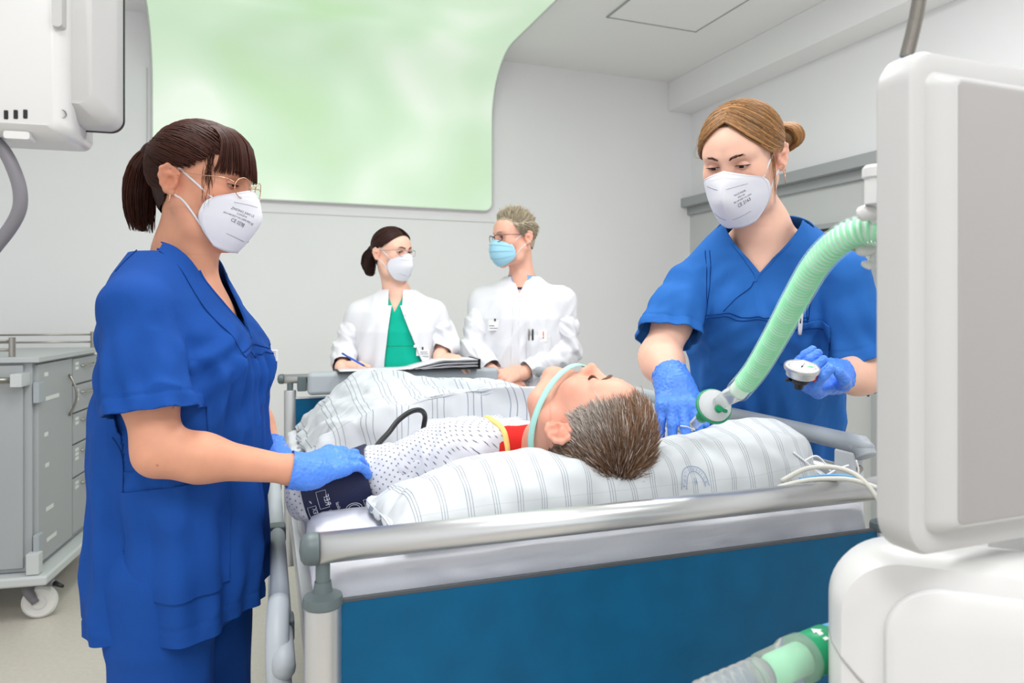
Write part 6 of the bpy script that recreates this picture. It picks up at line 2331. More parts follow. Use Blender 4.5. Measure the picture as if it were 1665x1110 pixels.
# ---- duvet, pushed down and bunched over legs and belly
def build_duvet():
    nu, nv = 120, 130
    V, uvw = [], []
    for i in range(nu + 1):
        a = i / nu
        w = 0.035 + 0.955 * a
        se = np.interp(w, [0.03, 0.12, 0.30, 0.45, 0.62, 0.80, 0.92, 1.0], [1.14, 1.10, 1.00, 0.88, 0.64, 0.50, 0.48, 0.58])
        for j in range(nv + 1):
            b_ = j / nv
            s = se + b_ * (1.93 - se)
            dist = s - se
            eb = min(dist / 0.13, 1.0)
            eb = eb * eb * (3 - 2 * eb)
            full = 0.150 * max(1 - abs((w - 0.50) / 0.44) ** 3.2, 0) ** 0.8
            full += 0.070 * math.exp(-((s - 1.58) / 0.20) ** 2 - ((w - 0.28) / 0.17) ** 2) + 0.03 * math.exp(-((s - 1.35) / 0.2) ** 2 - ((w - 0.62) / 0.18) ** 2)
            full *= 1 - 0.45 * max(s - 1.72, 0) / 0.2
            under = (float(np.interp(s, [0.6, 0.9, 1.05, 1.25], [0.135, 0.15, 0.13, 0.10]))) * max(1 - abs((w - 0.49) / 0.30) ** 2.5, 0) ** 0.5
            lat = min(min(a, 1 - a) / 0.035, 1) ** 0.5
            roll = 0.040 * math.exp(-((dist - 0.050) / 0.042) ** 2)
            lip = min(dist / 0.02, 1.0) ** 0.5
            z = float(mtop(s)) + 0.004 + (under + (max(full, under) - under) * eb) * lat + 0.034 * lat * lip + roll * lat - 0.055 * max(1 - dist / 0.035, 0)
            V.append((w, s + 0.004 * math.sin(w * 40), z))
            uvw.append((w * 1.02, b_ * 1.1))
    V = np.array(V)
    ids = np.arange(len(V)).reshape(nu + 1, nv + 1)
    f = np.stack([ids[:-1, :-1], ids[1:, :-1], ids[1:, 1:], ids[:-1, 1:]], -1).reshape(-1, 4)
    N = vnormals(V, f)
    q = V * np.array([7, 5, 6])
    wr = 0.030 * (ridge(q + np.stack([V[:, 1] * 5, V[:, 0] * 4, V[:, 0] * 3], 1), 2) - 0.66)
    wr += 0.016 * (ridge(V * np.array([15, 11, 12]) + np.stack([V[:, 1] * 7, V[:, 0] * 9, V[:, 0] * 3], 1) + 3, 2) - 0.68)
    wr += 0.005 * fnoise(V * 26, 2)
    V = V + N * wr[:, None]
    V[:, 2] = np.maximum(V[:, 2], mtop(V[:, 1]) + 0.012)
    W = V @ np.array(BM.to_3x3()).T + np.array(BM.translation)
    o = mobj('duvet_cover', W, f, 'duvet_cotton', duv, uv=uvw)
    so = o.modifiers.new('thickness', 'SOLIDIFY')
    so.thickness = 0.010
    so.offset = -1
    su = o.modifiers.new('smooth', 'SUBSURF')
    su.levels = 0
    su.render_levels = 1
    return o


duv = thing('duvet', 'crumpled white duvet bunched over the patient\'s legs and belly', 'duvet', bp(1.4, 0.5, 0.92))
build_duvet()

# ---- patient lying on his back, head towards the camera
pat = person('patient with brown-grey hair lying in bed in a star-patterned gown', bp(0.6, 0.49, 1.0))
zh = Vector((0.72, -0.68, -0.12)).normalized()       # towards the crown
hy_ = (Vector((0, 0, 1)) - zh * zh.z).normalized()
HP = frame(at(955, 697, 1.27), hy_ * math.cos(0.30) + hy_.cross(zh) * math.sin(0.30), zh)
sp_ = 0.97
PT = frame(bp(1.05, 0.49, 0.985), Vector((0, 0, 1)), (-BD * 0.985 + Vector((0, 0, 0.12))).normalized())
ptv = lambda x, y, z: PT @ Vector((x, y, z))
shl, shr = bp(0.435, 0.285, 1.070), bp(0.435, 0.695, 1.070)
elb, wrl = at(503, 803, 1.415), bp(0.98, 0.07, 0.965)
elr, wrr = bp(0.72, 0.80, 1.0), bp(0.98, 0.72, 1.05)
nkb = bp(0.37, 0.49, 1.085)
hp_p = head_prims(HP, sp_, True, nose=1.05) + [ell(Vector((sx * 0.032, 0.0775, 0.0095)) * sp_, np.array((0.0155, 0.0145, 0.0135)) * sp_, HP, 0.006) for sx in (-1, 1)] + [rc(HP @ Vector((0, -0.022, -0.055)), nkb, 0.056, 0.060, 0.03), rc(nkb, bp(0.47, 0.49, 1.05), 0.058, 0.055, 0.05), rc(bp(0.43, 0.38, 1.055), bp(0.43, 0.60, 1.055), 0.04, 0.04, 0.04)]
hvp, hfp = solid(hp_p, 0.0020, it=1)
legp = []
for sx in (-1, 1):
    legp += chain([bp(1.0, 0.49 + sx * 0.09, 0.985), bp(1.42, 0.49 + sx * 0.10, 0.97), bp(1.82, 0.49 + sx * 0.10, 0.945)], [0.075, 0.05, 0.035], 0.02)
bv, bf = join([(hvp, hfp), arm(shl, elb, wrl, (0.040, 0.038, 0.036, 0.034, 0.024), 0.005), arm(shr, elr, wrr, (0.05, 0.047, 0.042, 0.038, 0.026), 0.008),
               solid([loft(PT, [(-0.05, 0, 0, 0.15, 0.06), (0.3, 0, 0, 0.15, 0.065), (0.56, 0, 0, 0.15, 0.06)], 0.03)], 0.012), solid(legp, 0.012)])
cc = skin_col(bv, HP, sp_, [((-0.06, 0.0, -0.055), 0.03, (0.86, 0.80, 0.78), 0.6)])
mobj('body', bv, bf, 'skin_patient', pat, col=cc)
for sx in (-1, 1):
    brow(HP, sp_, sx, pat, 'hair_brown', 0.8, 1.2)
    lashes('eyelash', HP, sp_, sx, -14, pat, 'hair_brown')
# gown: torso and left sleeve
gp = [loft(PT, [(-0.15, 0, -0.01, 0.18, 0.075), (0.10, 0, 0.0, 0.185, 0.088), (0.36, 0, 0.008, 0.195, 0.100), (0.52, 0, 0.005, 0.19, 0.092), (0.62, 0, 0.0, 0.16, 0.074), (0.665, 0, 0.0, 0.115, 0.060)], 0.03, 2.4)]
gp += chain([bp(0.43, 0.40, 1.075), shl, shl.lerp(elb, 0.3)], [0.058, 0.060, 0.056], 0.05) + chain([bp(0.43, 0.58, 1.075), shr, shr.lerp(elr, 0.5)], [0.058, 0.060, 0.058], 0.05)
gv, gf = solid(gp, 0.0048, it=1)
GN = vnormals(gv, gf)
GL = rotated(gv, PT)
gv = gv + GN * (0.013 * (ridge(GL * np.array([9, 9, 8]) + np.stack([GL[:, 2] * 7, GL[:, 0] * 5, GL[:, 0] * 7], 1), 2) - 0.68) + 0.004 * fnoise(GL * 22, 2) + 0.010 * gaus(gv, shl, 0.16) * (ridge(GL * np.array([10, 16, 18]) + 2.5, 2) - 0.7))[:, None]
ga = np.arctan2(GL[:, 0], GL[:, 1] + 0.10)
guv = np.stack([GL[:, 0] + GL[:, 1], GL[:, 2]], 1)
nc = bp(0.385, 0.475, 1.10)
nl = bl(nc)
# neck opening: a straight-sided notch
o_g = mobj('gown', gv, gf, 'gown_cotton', pat, uv=guv)
bm = bmesh.new()
bm.from_mesh(o_g.data)
R_ = BM.to_3x3()
cut(bm, [(bp(0.52, 0.40, 1.1), R_ @ Vector((0.55, -1, 0))), (bp(0.60, 0.33, 1.1), R_ @ Vector((1, 0.25, 0))), (bp(0.52, 0.56, 1.1), R_ @ Vector((-0.75, -1, 0))), (bp(0.5, 0.605, 1.1), R_ @ Vector((-1, 0.25, 0)))], lambda c: c.z > 1.03)
bm.to_mesh(o_g.data)
bm.free()
so = o_g.modifiers.new('thickness', 'SOLIDIFY')
so.thickness = 0.003
# left sleeve, running past the cuff to the elbow
ax_ = (elb - shl).normalized()
SLM = frame(shl, ax_, (0, 0, 1))
sv, sf = solid(chain([shl, shl.lerp(elb, 0.45), shl.lerp(elb, 0.94)], [0.054, 0.056, 0.058], 0.03) + [rc(shl.lerp(elb, 0.95), elb.lerp(wrl, 0.45), 0.048, 0.044, 0.03)], 0.0042, it=1)
SN = vnormals(sv, sf)
SL = rotated(sv, SLM)
sv = sv + SN * (0.016 * (ridge(SL * np.array([14, 10, 14]) + np.stack([SL[:, 1] * 8, SL[:, 0] * 8, SL[:, 1] * 6], 1), 2) - 0.68) + 0.004 * fnoise(SL * 26, 2))[:, None]
cloth('gown_sleeve', sv, sf, 'gown_cotton', pat, [], 0.003, uv=np.stack([np.arctan2(SL[:, 0], SL[:, 2]) * 0.06, SL[:, 1]], 1))
# red shirt under the gown and the yellow binding of its neck
rp = [loft(PT, [(0.36, 0, 0.0, 0.165, 0.086), (0.52, 0, 0.0, 0.16, 0.080), (0.60, 0, 0.0, 0.14, 0.070), (0.66, 0, 0.006, 0.10, 0.064), (0.70, 0, 0.010, 0.072, 0.060)], 0.03, 2.3), rc(bp(0.42, 0.38, 1.075), bp(0.42, 0.60, 1.075), 0.048, 0.048, 0.05)]
rv, rf = solid(rp, 0.005, it=1)
RNm = vnormals(rv, rf)
rv = rv + RNm * (0.006 * (ridge(rv * 15, 2) - 0.7))[:, None]
cloth('red_shirt', rv, rf, 'red_shirt', pat, [([(nkb + (HP.translation - nkb) * 0.12, (HP.translation - nkb).normalized())], None)], 0.003)
# yellow binding along the cut edge of the neck opening
bm = bmesh.new()
bm.from_mesh(o_g.data)
be = {}
for e in bm.edges:
    if len(e.link_faces) == 1 and all(v.co.z > 1.03 for v in e.verts):
        for v in e.verts:
            be.setdefault(v.index, []).append(e.other_vert(v).index)
co = {v.index: v.co.copy() for v in bm.verts if v.index in be}
bm.free()
left = set(be)
loops = []
while left:
    st = next((i for i in left if len(be[i]) == 1), next(iter(left)))
    path = [st]
    left.discard(st)
    while True:
        nx = [k for k in be[path[-1]] if k in left]
        if not nx:
            break
        path.append(nx[0])
        left.discard(nx[0])
    loops.append([co[i] for i in path])
loops = [l for l in loops if len(l) > 12]
for lp_ in loops:
    q = lp_
    for _ in range(4):
        q = [q[0]] + [(q[i - 1] + q[i] * 2 + q[i + 1]) / 4 for i in range(1, len(q) - 1)] + [q[-1]]
    tube('neck_binding', [p + Vector((0, 0, 0.002)) for p in q], 0.0058, 'yellow_trim', o_g, 10)
# mint head strap round the jaw
def strap_pt(a, z0, w):
    c = Vector((0, 0.012, z0))
    return HP @ ((c + Vector((math.cos(a) * 0.0755, math.sin(a) * 0.100, 0.014 * math.sin(a)))) * sp_)


bm = bmesh.new()
prev = None
for k in range(49):
    a = -2.4 + k / 48 * 4.8 + math.pi / 2
    p0 = strap_pt(a, -0.064, 0)
    ups = HP.to_3x3() @ Vector((0, 0, 0.0062))
    outw = (p0 - (HP @ Vector((0, 0.012, -0.064)))).normalized()
    cur = [bm.verts.new(p0 - ups), bm.verts.new(p0 - ups * 0.8 + outw * 0.003), bm.verts.new(p0 + ups * 0.8 + outw * 0.003), bm.verts.new(p0 + ups)]
    if prev:
        for i in range(3):
            bm.faces.new((prev[i], prev[i + 1], cur[i + 1], cur[i]))
    prev = cur
bobj('head_strap', bm, 'mint', pat, label='mint green elastic strap round the jaw')
# hair
crown = np.array((0.0, -0.045, 0.118))
linep = [(-0.2, -0.060), (-0.075, -0.055), (-0.045, -0.040), (-0.030, 0.010), (-0.012, 0.032), (0.010, 0.008), (0.026, 0.032), (0.045, 0.074), (0.062, 0.096), (0.2, 0.104)]


def pat_flow(D, P):
    fl = P - crown
    fl[:, 1] += 0.05 * (P[:, 2] > 0.05)
    return fl


def pat_col(P):
    g = np.clip((np.abs(P[:, 0]) - 0.028) / 0.030, 0, 1) * np.clip((0.115 - P[:, 2]) / 0.05, 0, 1) * np.clip((P[:, 1] + 0.06) / 0.05, 0.25, 1)
    g = np.maximum(g, 0.75 * np.clip((P[:, 1] - 0.055) / 0.03, 0, 1))
    g = np.clip(g + RNG.normal(0, 0.16, len(P)), 0, 1)
    silver = RNG.random(len(P)) < (0.10 + 0.35 * g)
    base = np.array([[1, 1, 1]]) * (1 - g)[:, None] + np.array([[1.9, 3.1, 4.8]]) * g[:, None]
    base[silver] = (2.5, 4.0, 6.2)
    return base * RNG.uniform(0.5, 1.25, (len(P), 1))


short_hair(HP, sp_, 12500, 'hair_brown', pat_col, pat, pat_flow, lambda P: np.interp(P[:, 2], [-0.05, 0.03, 0.08, 0.13], [0.011, 0.016, 0.026, 0.028]), linep, (0.0005, 0.0010), 6, 0.24, 0.55, 0.002)

# ---- blood pressure cuff with print and hose
cuf = thing('blood_pressure_cuff', 'navy blood pressure cuff wrapped round the patient\'s upper arm', 'cuff', shl.lerp(elb, 0.8))
cv, cf = solid(chain([shl.lerp(elb, 0.40), shl.lerp(elb, 1.15)], [0.0665, 0.0685], 0.02), 0.004, it=1)
CL = rotated(cv, SLM)
CNn = vnormals(cv, cf)
cv = cv + CNn * (0.0035 * fnoise(CL * np.array([14, 9, 14]), 2) + 0.002 * np.sin(CL[:, 1] * 120) * np.clip(np.sin(CL[:, 1] * 17), 0, 1))[:, None]
cL = (elb - shl).length
cfo = cloth('cuff_band', cv, cf, 'navy', cuf, [([(shl.lerp(elb, 0.56), -ax_)], None), ([(shl.lerp(elb, 1.0), ax_)], None)], 0.006)


def cuff_at(x, y):
    """x along the arm from the shoulder end, y round the arm (metres, from the side facing the camera)"""
    a = -0.62 + y / 0.068
    r0 = 0.0705
    t = x
    d = Vector((0, 0, 0)) + (SLM.to_3x3() @ Vector((0, 0, 1))) * math.sin(a) + (SLM.to_3x3() @ Vector((1, 0, 0))) * (-math.cos(a))
    if d.y > 0:
        d = (SLM.to_3x3() @ Vector((0, 0, 1))) * math.sin(a) + (SLM.to_3x3() @ Vector((1, 0, 0))) * math.cos(a)
    q = shl + ax_ * t + d * 0.06
    return surf(cv, vnormals_cuff, [q], 0.0012)[0]


vnormals_cuff = vnormals(cv, cf)
c0 = cL * 0.56
lettering('print', [('LATEX', 0.011, 0, 0)], lambda x, y: cuff_at(cL * 0.955 - y, x + 0.010), 'print_white', cfo)
lettering('print', [('REF', 0.015, 0, 0)], lambda x, y: cuff_at(cL * 0.865 - y, x + 0.035), 'print_white', cfo)
lettering('print', [('www.medical', 0.009, 0, 0)], lambda x, y: cuff_at(cL * 0.80 - y, x + 0.000), 'print_white', cfo)
lettering('print', [('D-0000', 0.010, 0, 0)], lambda x, y: cuff_at(cL * 0.86 - y, x - 0.002), 'print_white', cfo)
lettering('print', [('LOT', 0.011, 0, 0)], lambda x, y: cuff_at(cL * 0.59 - y, x - 0.002), 'print_white', cfo)
for cx_, cy_, hx_, hy_ in ((0.955, 0.010, 0.008, 0.020), (0.875, 0.038, 0.009, 0.018), (0.597, 0.0, 0.008, 0.014)):
    tube('print_frame', [cuff_at(cL * cx_ + a * hx_, cy_ + b_ * hy_) for a, b_ in ((-1, -1), (-1, -0.3), (-1, 0.3), (-1, 1), (1, 1), (1, 0.3), (1, -0.3), (1, -1), (-1, -1))], 0.0005, 'print_white', cfo, 4)
for rr in (0.013, 0.009):
    tube('print_ring', [cuff_at(cL * 0.70 + rr * 1.2 * math.cos(a), 0.0 + rr * math.sin(a)) for a in np.linspace(0, 5.2, 20)], 0.0006, 'print_white', cfo, 4)
for rr in (0.014, 0.010):
    tube('print_ring', [cuff_at(cL * 0.70 + rr * 1.3 * math.cos(a), 0.085 + rr * math.sin(a)) for a in np.linspace(0, 6.28, 22)], 0.0006, 'print_white', cfo, 4)
tube('air_hose', smooth_path([at(600, 748, 1.47), at(615, 722, 1.54), at(632, 703, 1.60), at(648, 683, 1.63), at(668, 669, 1.66), at(684, 667, 1.69), at(691, 677, 1.72), at(688, 700, 1.72), at(690, 722, 1.66)], 8), 0.0062, 'folder_black', cuf, 14, label='black rubber air hose looping over the gown')

# ================================================================== ring binder and pen on the foot end
FB = frame(bp(BL - 0.005, 0.50, FZ + 0.027), BD, (0, 0, 1))          # x across the bed, y away from the camera
bnd = thing('ring_binder', 'open black ring binder with papers lying on the foot rail', 'binder', FB.translation)
b0 = bl(at(545, 600, 2.92)).x - 0.50
b1 = bl(at(779, 600, 3.0)).x - 0.50
hin = b0 + (b1 - b0) * 0.52
box('cover', ((b0 + hin) / 2, 0.02, 0.0), ((hin - b0) / 2, 0.115, 0.0018), FB, 'folder_black', bnd, 0.001)
box('cover', ((hin + b1) / 2, 0.02, 0.0), ((b1 - hin) / 2, 0.115, 0.0018), FB, 'folder_black', bnd, 0.001)
box('spine', (b1 + 0.002, 0.02, 0.020), (0.0025, 0.115, 0.021), FB, 'folder_black', bnd, 0.001)
box('cover_flap', ((hin + b1) / 2, 0.13, 0.022), ((b1 - hin) / 2 * 0.8, 0.002, 0.020), FB, 'folder_black', bnd, 0.001)
for k in range(9):
    x0 = hin - 0.02 + 0.010 * (8 - k) * 0.9
    v, f = patch_grid(lambda u, t: FB @ Vector((x0 + (b1 - 0.006 - x0) * (u + 1) / 2, -0.088 + 0.20 * t - 0.002 * (k % 3), 0.004 + 0.0042 * k * min(1, ((u + 1) / 2) * 2.2) + 0.0006 * math.sin(9 * u + k))), 12, 2)
    o = mobj('page' if k % 3 else 'page_gap', v, f, 'paper' if k % 3 else 'folder_black', bnd)  # black sheets stand in for the shaded gaps between pages
    so = o.modifiers.new('t', 'SOLIDIFY')
    so.thickness = 0.0016
v, f = patch_grid(lambda u, t: FB @ Vector((b0 + 0.008 + (hin + 0.05 - b0 - 0.008) * (u + 1) / 2, -0.086 + 0.19 * t, 0.0035 + 0.016 * max(0, (u - 0.35) / 0.65) ** 2)), 16, 2)
o = mobj('page', v, f, 'paper', bnd)
o.modifiers.new('t', 'SOLIDIFY').thickness = 0.001
pn = hR4 @ Vector((-0.03, 0.062, -0.03))
pa, pb = at(556, 574, 2.94), at(598, 598, 2.90)
pd = (pb - pa).normalized()
pen = thing('pen', 'blue ballpoint pen in the writing doctor\'s hand', 'pen', pb)
tube('barrel', [pa, pa + pd * 0.004, pb - pd * 0.022], [0.0030, 0.0042, 0.0042], 'pen_blue', pen, 12)
tube('tip', [pb - pd * 0.022, pb - pd * 0.006, pb], [0.0040, 0.0022, 0.0006], 'steel', pen, 12)
tube('clip', [pa + pd * 0.006 + Vector((0, -0.004, 0.004)), pa + pd * 0.040 + Vector((0, -0.0035, 0.0035))], 0.0012, 'steel', pen, 6)

# ================================================================== ventilator in the right foreground
VN = -V                                              # towards the camera


def rrect(w, h, r, n=8):
    pts = []
    for cx, cy, a0 in ((w / 2 - r, h / 2 - r, 0), (-w / 2 + r, h / 2 - r, 90), (-w / 2 + r, -h / 2 + r, 180), (w / 2 - r, -h / 2 + r, 270)):
        for k in range(n + 1):
            a = math.radians(a0 + 90 * k / n)
            pts.append((cx + r * math.cos(a), cy + r * math.sin(a)))
    return pts


def slab(name, M, rings, m, parent, label=None, n=8):
    """rounded slab from outlines: (width, height, radius, height off plane) stacked along local y; x right, z up"""
    bm = bmesh.new()
    prev = None
    for w, h, r, d in rings:
        cur = [bm.verts.new(M @ Vector((x, d, z))) for x, z in rrect(w, h, r, n)]
        if prev:
            for k in range(len(cur)):
                bm.faces.new((prev[k], prev[(k + 1) % len(cur)], cur[(k + 1) % len(cur)], cur[k]))
        else:
            bm.faces.new(cur[::-1])
        prev = cur
    bm.faces.new(prev)
    o = bobj(name, bm, m, parent, label=label)
    e = o.modifiers.new('edge', 'EDGE_SPLIT')
    e.split_angle = math.radians(38)
    return o


MW, MH = 0.46, 0.448
mc = at(1464, 490, 0.62)
MM = frame(mc + U * (MW / 2) + Vector((0, 0, 0.0)), VN, (0, 0, 1))     # local y towards the camera
MM = Matrix((U, VN, Vector((0, 0, 1)))).transposed().to_4x4()
MM.translation = mc + U * (MW / 2)
MM.translation.z = (1.598 + 1.150) / 2
vent = thing('ventilator', 'large white ventilator with grey screen back in right foreground', 'ventilator', (MM.translation.x, MM.translation.y + 0.1, 0))
scr = slab('screen', MM, [(MW - 0.012, MH - 0.012, 0.026, -0.030), (MW, MH, 0.032, -0.024), (MW, MH, 0.032, 0.0), (MW - 0.006, MH - 0.006, 0.029, 0.006), (MW - 0.016, MH - 0.016, 0.024, 0.008), (MW - 0.040, MH - 0.040, 0.014, 0.0075), (MW - 0.046, MH - 0.046, 0.012, 0.012), (MW - 0.080, MH - 0.058, 0.008, 0.022)], 'device', vent)
slab('back_panel', MM, [(MW - 0.084, MH - 0.062, 0.006, 0.018), (MW - 0.084, MH - 0.062, 0.006, 0.0225), (MW - 0.088, MH - 0.066, 0.005, 0.0232)], 'device_panel', scr)
# housing below
hc_ = at(1348, 900, 0.70)
hn_ = Vector((-0.40, -0.916, 0)).normalized()
HM = Matrix((Vector((-hn_.y, hn_.x, 0)), hn_, Vector((0, 0, 1)))).transposed().to_4x4()
HW, HH = 0.52, 0.62
HM.translation = Vector((hc_.x, hc_.y, 0)) + Vector((-hn_.y, hn_.x, 0)) * (HW / 2)
HM.translation.z = 1.135 - HH / 2
slab('housing', HM, [(HW - 0.12, HH - 0.26, 0.05, -0.30), (HW - 0.06, HH - 0.20, 0.065, -0.26), (HW - 0.006, HH - 0.01, 0.065, -0.075), (HW, HH, 0.065, -0.050), (HW - 0.006, HH - 0.006, 0.063, -0.018), (HW - 0.022, HH - 0.022, 0.058, -0.004), (HW - 0.05, HH - 0.05, 0.048, 0.0)], 'device_white', vent, n=12)
slab('front_cover', HM, [(HW - 0.096, HH - 0.056, 0.050, -0.004), (HW - 0.096, HH - 0.056, 0.050, 0.001), (HW - 0.100, HH - 0.060, 0.049, 0.006), (HW - 0.112, HH - 0.072, 0.046, 0.009)], 'device_white', vent, n=12)
tube('cover_groove', [HM @ Vector((-HW / 2 + i_ + 0.0005, d_ + 0.0004, HH / 2 - 0.10 - 1.0 * i_)) for i_, d_ in ((0.0, -0.05), (0.003, -0.018), (0.011, -0.004), (0.025, 0.0), (0.046, 0.0))], 0.0013, 'device_panel', vent, 6)
box('neck', (0.06, -0.065, -MH / 2 - 0.03), (0.055, 0.028, 0.13), MM, 'device', vent, 0.012)
box('column', (0, -0.16, -HH / 2 - 0.16), (0.08, 0.08, 0.17), HM, 'device', vent, 0.02)
box('base', (0, -0.16, -HH / 2 - 0.355), (0.24, 0.22, 0.03), HM, 'device', vent, 0.02)
for sx in (-1, 1):
    for sy in (-1, 1):
        lathe('caster', [(0, -0.016), (0.045, -0.016), (0.053, -0.009), (0.053, 0.009), (0.045, 0.016), (0, 0.016)], frame(HM @ Vector((sx * 0.2, -0.16 + sy * 0.18, -HM.translation.z + 0.0545)), (0, 0, 1), U), 'wheel', vent, 20)
# knob of the hose arm and clamp
kn = at(1421, 300, 0.80)
lathe('arm_knob', [(0, 0.022), (0.009, 0.022), (0.0125, 0.018), (0.0125, 0.008), (0.010, 0.006), (0.010, -0.022), (0.0, -0.024)], Matrix.Translation(kn), 'device_white', vent, 20)
tube('hose_arm', smooth_path([at(1424, 318, 0.80), at(1424, 345, 0.82), at(1440, 395, 0.83), at(1480, 440, 0.80), at(1560, 470, 0.76)], 6), 0.009, 'device_white', vent, 12)
# clamp jaws round the hose
tube('clamp_jaw', smooth_path([at(1398, 350, 0.815), at(1408, 346, 0.81), at(1424, 346, 0.81)], 4), [0.007, 0.009, 0.009, 0.009, 0.009, 0.009, 0.009, 0.008, 0.008], 'device_white', vent, 10)
tube('clamp_jaw', smooth_path([at(1396, 398, 0.86), at(1405, 405, 0.86), at(1424, 400, 0.86)], 4), [0.005, 0.007, 0.008, 0.009, 0.009, 0.009, 0.009, 0.009, 0.009], 'device_white', vent, 10)
tube('clamp_lever', smooth_path([at(1402, 428, 0.86), at(1416, 430, 0.86), at(1424, 415, 0.86), at(1426, 400, 0.86)], 4), [0.003, 0.004, 0.005, 0.006, 0.006, 0.006, 0.006, 0.006, 0.006, 0.006, 0.006, 0.006, 0.006], 'device_white', vent, 10)
# flexible metal gooseneck rising behind the screen
g0, g1 = at(1474, 92, 0.72), at(1492, -25, 0.72)
N_ = 150
pts = [g0.lerp(g1, k / N_) + Vector((0.004 * math.sin(k / N_ * 2.0), 0, 0)) for k in range(N_ + 1)]
tube('gooseneck', pts, [0.0058 + 0.0012 * math.sin(k * 1.57) for k in range(N_ + 1)], 'steel', vent, 14)

# ---- corrugated breathing hose
hp_ = smooth_path([at(1470, 392, 0.83), at(1440, 376, 0.83), at(1405, 374, 0.84), at(1370, 388, 0.86), at(1330, 426, 0.90), at(1296, 482, 0.96), at(1262, 545, 1.04), at(1228, 602, 1.12), at(1200, 636, 1.17)], 40)
hos = thing('breathing_hose', 'pale green corrugated breathing hose running from ventilator arm to filter', 'hose', hp_[-1])
L = [0.0]
for a, b_ in zip(hp_, hp_[1:]):
    L.append(L[-1] + (b_ - a).length)
dense = []
tot = L[-1]
NP = 900
for k in range(NP + 1):
    x = tot * k / NP
    i = min(int(np.searchsorted(L, x, 'right')) - 1, len(hp_) - 2)
    dense.append(hp_[i].lerp(hp_[i + 1], (x - L[i]) / max(L[i + 1] - L[i], 1e-9)))
per = tot / 76.0
bm = bmesh.new()
end = [min(1.0, (NP - k) / 40.0) for k in range(NP + 1)]
tubebm(bm, dense, [0.0150 + 0.0020 * math.cos(2 * math.pi * (tot * k / NP) / per) * (1 if k < NP - 45 else 0) for k in range(NP + 1)], 20)
hco = bobj('corrugated_core', bm, 'hose_core', hos)
hco.data.materials.append(MATS['hose_pale'])
for i_, pg in enumerate(hco.data.polygons):
    if math.cos(2 * math.pi * (tot * (i_ // 20 + 0.5) / NP) / per) < -0.1 or i_ // 20 > NP - 45:
        pg.material_index = 1
mh = mat('hose_skin', srgb(240, 250, 244), 0.3, trans=0.0)
nt = mh.node_tree
bs = nt.nodes['Principled BSDF']
tr = nt.nodes.new('ShaderNodeBsdfTransparent')
mxs = nt.nodes.new('ShaderNodeMixShader')
mxs.inputs[0].default_value = 0.12
nt.links.new(tr.outputs[0], mxs.inputs[1])
nt.links.new(bs.outputs[0], mxs.inputs[2])
nt.links.new(mxs.outputs[0], nt.nodes['Material Output'].inputs['Surface'])
bm = bmesh.new()
tubebm(bm, dense[::2], [0.0188 + 0.0006 * math.cos(2 * math.pi * (tot * k / NP) / per) for k in range(0, NP + 1, 2)], 20, cap=False)
bobj('clear_sleeve', bm, 'hose_skin', hos)

# ---- breathing filter at the end of the hose
fax = (at(1195, 640, 1.16) - at(1150, 668, 1.235)).normalized()
fn_ = (Vector((0.12, -0.83, 0.42))).normalized()
fc = at(1161, 660, 1.215)
FM = frame(fc, Vector((0, 0, 1)) - fn_ * fn_.z, fn_)
flt = thing('breathing_filter', 'clear round breathing filter with green rim in the nurse\'s gloved hand', 'filter', fc)
lathe('front_shell', [(0.0285, 0.001), (0.0280, 0.007), (0.0240, 0.012), (0.0150, 0.016), (0.0, 0.018)], FM, 'clear_plastic', flt, 36)
lathe('membrane', [(0.0275, -0.001), (0.0275, 0.002), (0.0, 0.003)], FM, 'paper', flt, 36)
lathe('rim', [(0.0285, -0.0045), (0.0312, -0.004), (0.0318, -0.001), (0.0312, 0.0015), (0.0285, 0.002)], FM, 'green_plastic', flt, 40)
lathe('back_shell', [(0.0288, -0.003), (0.0275, -0.010), (0.018, -0.016), (0.0095, -0.020), (0.0, -0.021)], FM, 'clear_plastic', flt, 36)
tube('hose_socket', [fc + fn_ * 0.010 + U * 0.004, fc + (hp_[-1] - fc) * 0.55 + fn_ * 0.006, hp_[-1]], [0.0115, 0.0135, 0.0155], 'clear_plastic', flt, 24)
q0 = FM @ Vector((0.0, -0.010, 0.0165))
q1 = FM @ Vector((0.013, -0.0145, 0.0150))
lathe('port_cap', [(0, 0.005), (0.006, 0.0045), (0.0068, 0.002), (0.0068, -0.004)], frame(q0, FM.to_3x3() @ Vector((1, 0, 0)), fn_), 'green_plastic', flt, 20)
tube('cap_tab', [q0, q1, q1 + (q1 - q0) * 0.15], [0.0030, 0.0034, 0.0015], 'green_plastic', flt, 12)
q2 = at(1128, 690, 1.29)
tube('mask_socket', [fc - fn_ * 0.008 + (q2 - fc) * 0.35, fc + (q2 - fc) * 0.62 - fn_ * 0.004, q2], [0.0105, 0.0095, 0.0088], 'clear_plastic', flt, 20)
tube('socket_ring', [fc - fn_ * 0.008 + (q2 - fc) * 0.36, fc - fn_ * 0.007 + (q2 - fc) * 0.52], [0.0118, 0.0112], 'green_plastic', flt, 20)
for k, (a, b_) in enumerate((((1106, 692), (1130, 699)),)):
    tube('sampling_line', [at(a[0], a[1], 1.30), at((a[0] + b_[0]) / 2, (a[1] + b_[1]) / 2 - 2, 1.30), at(b_[0], b_[1], 1.31)], 0.0011, 'cable_white', flt, 6)

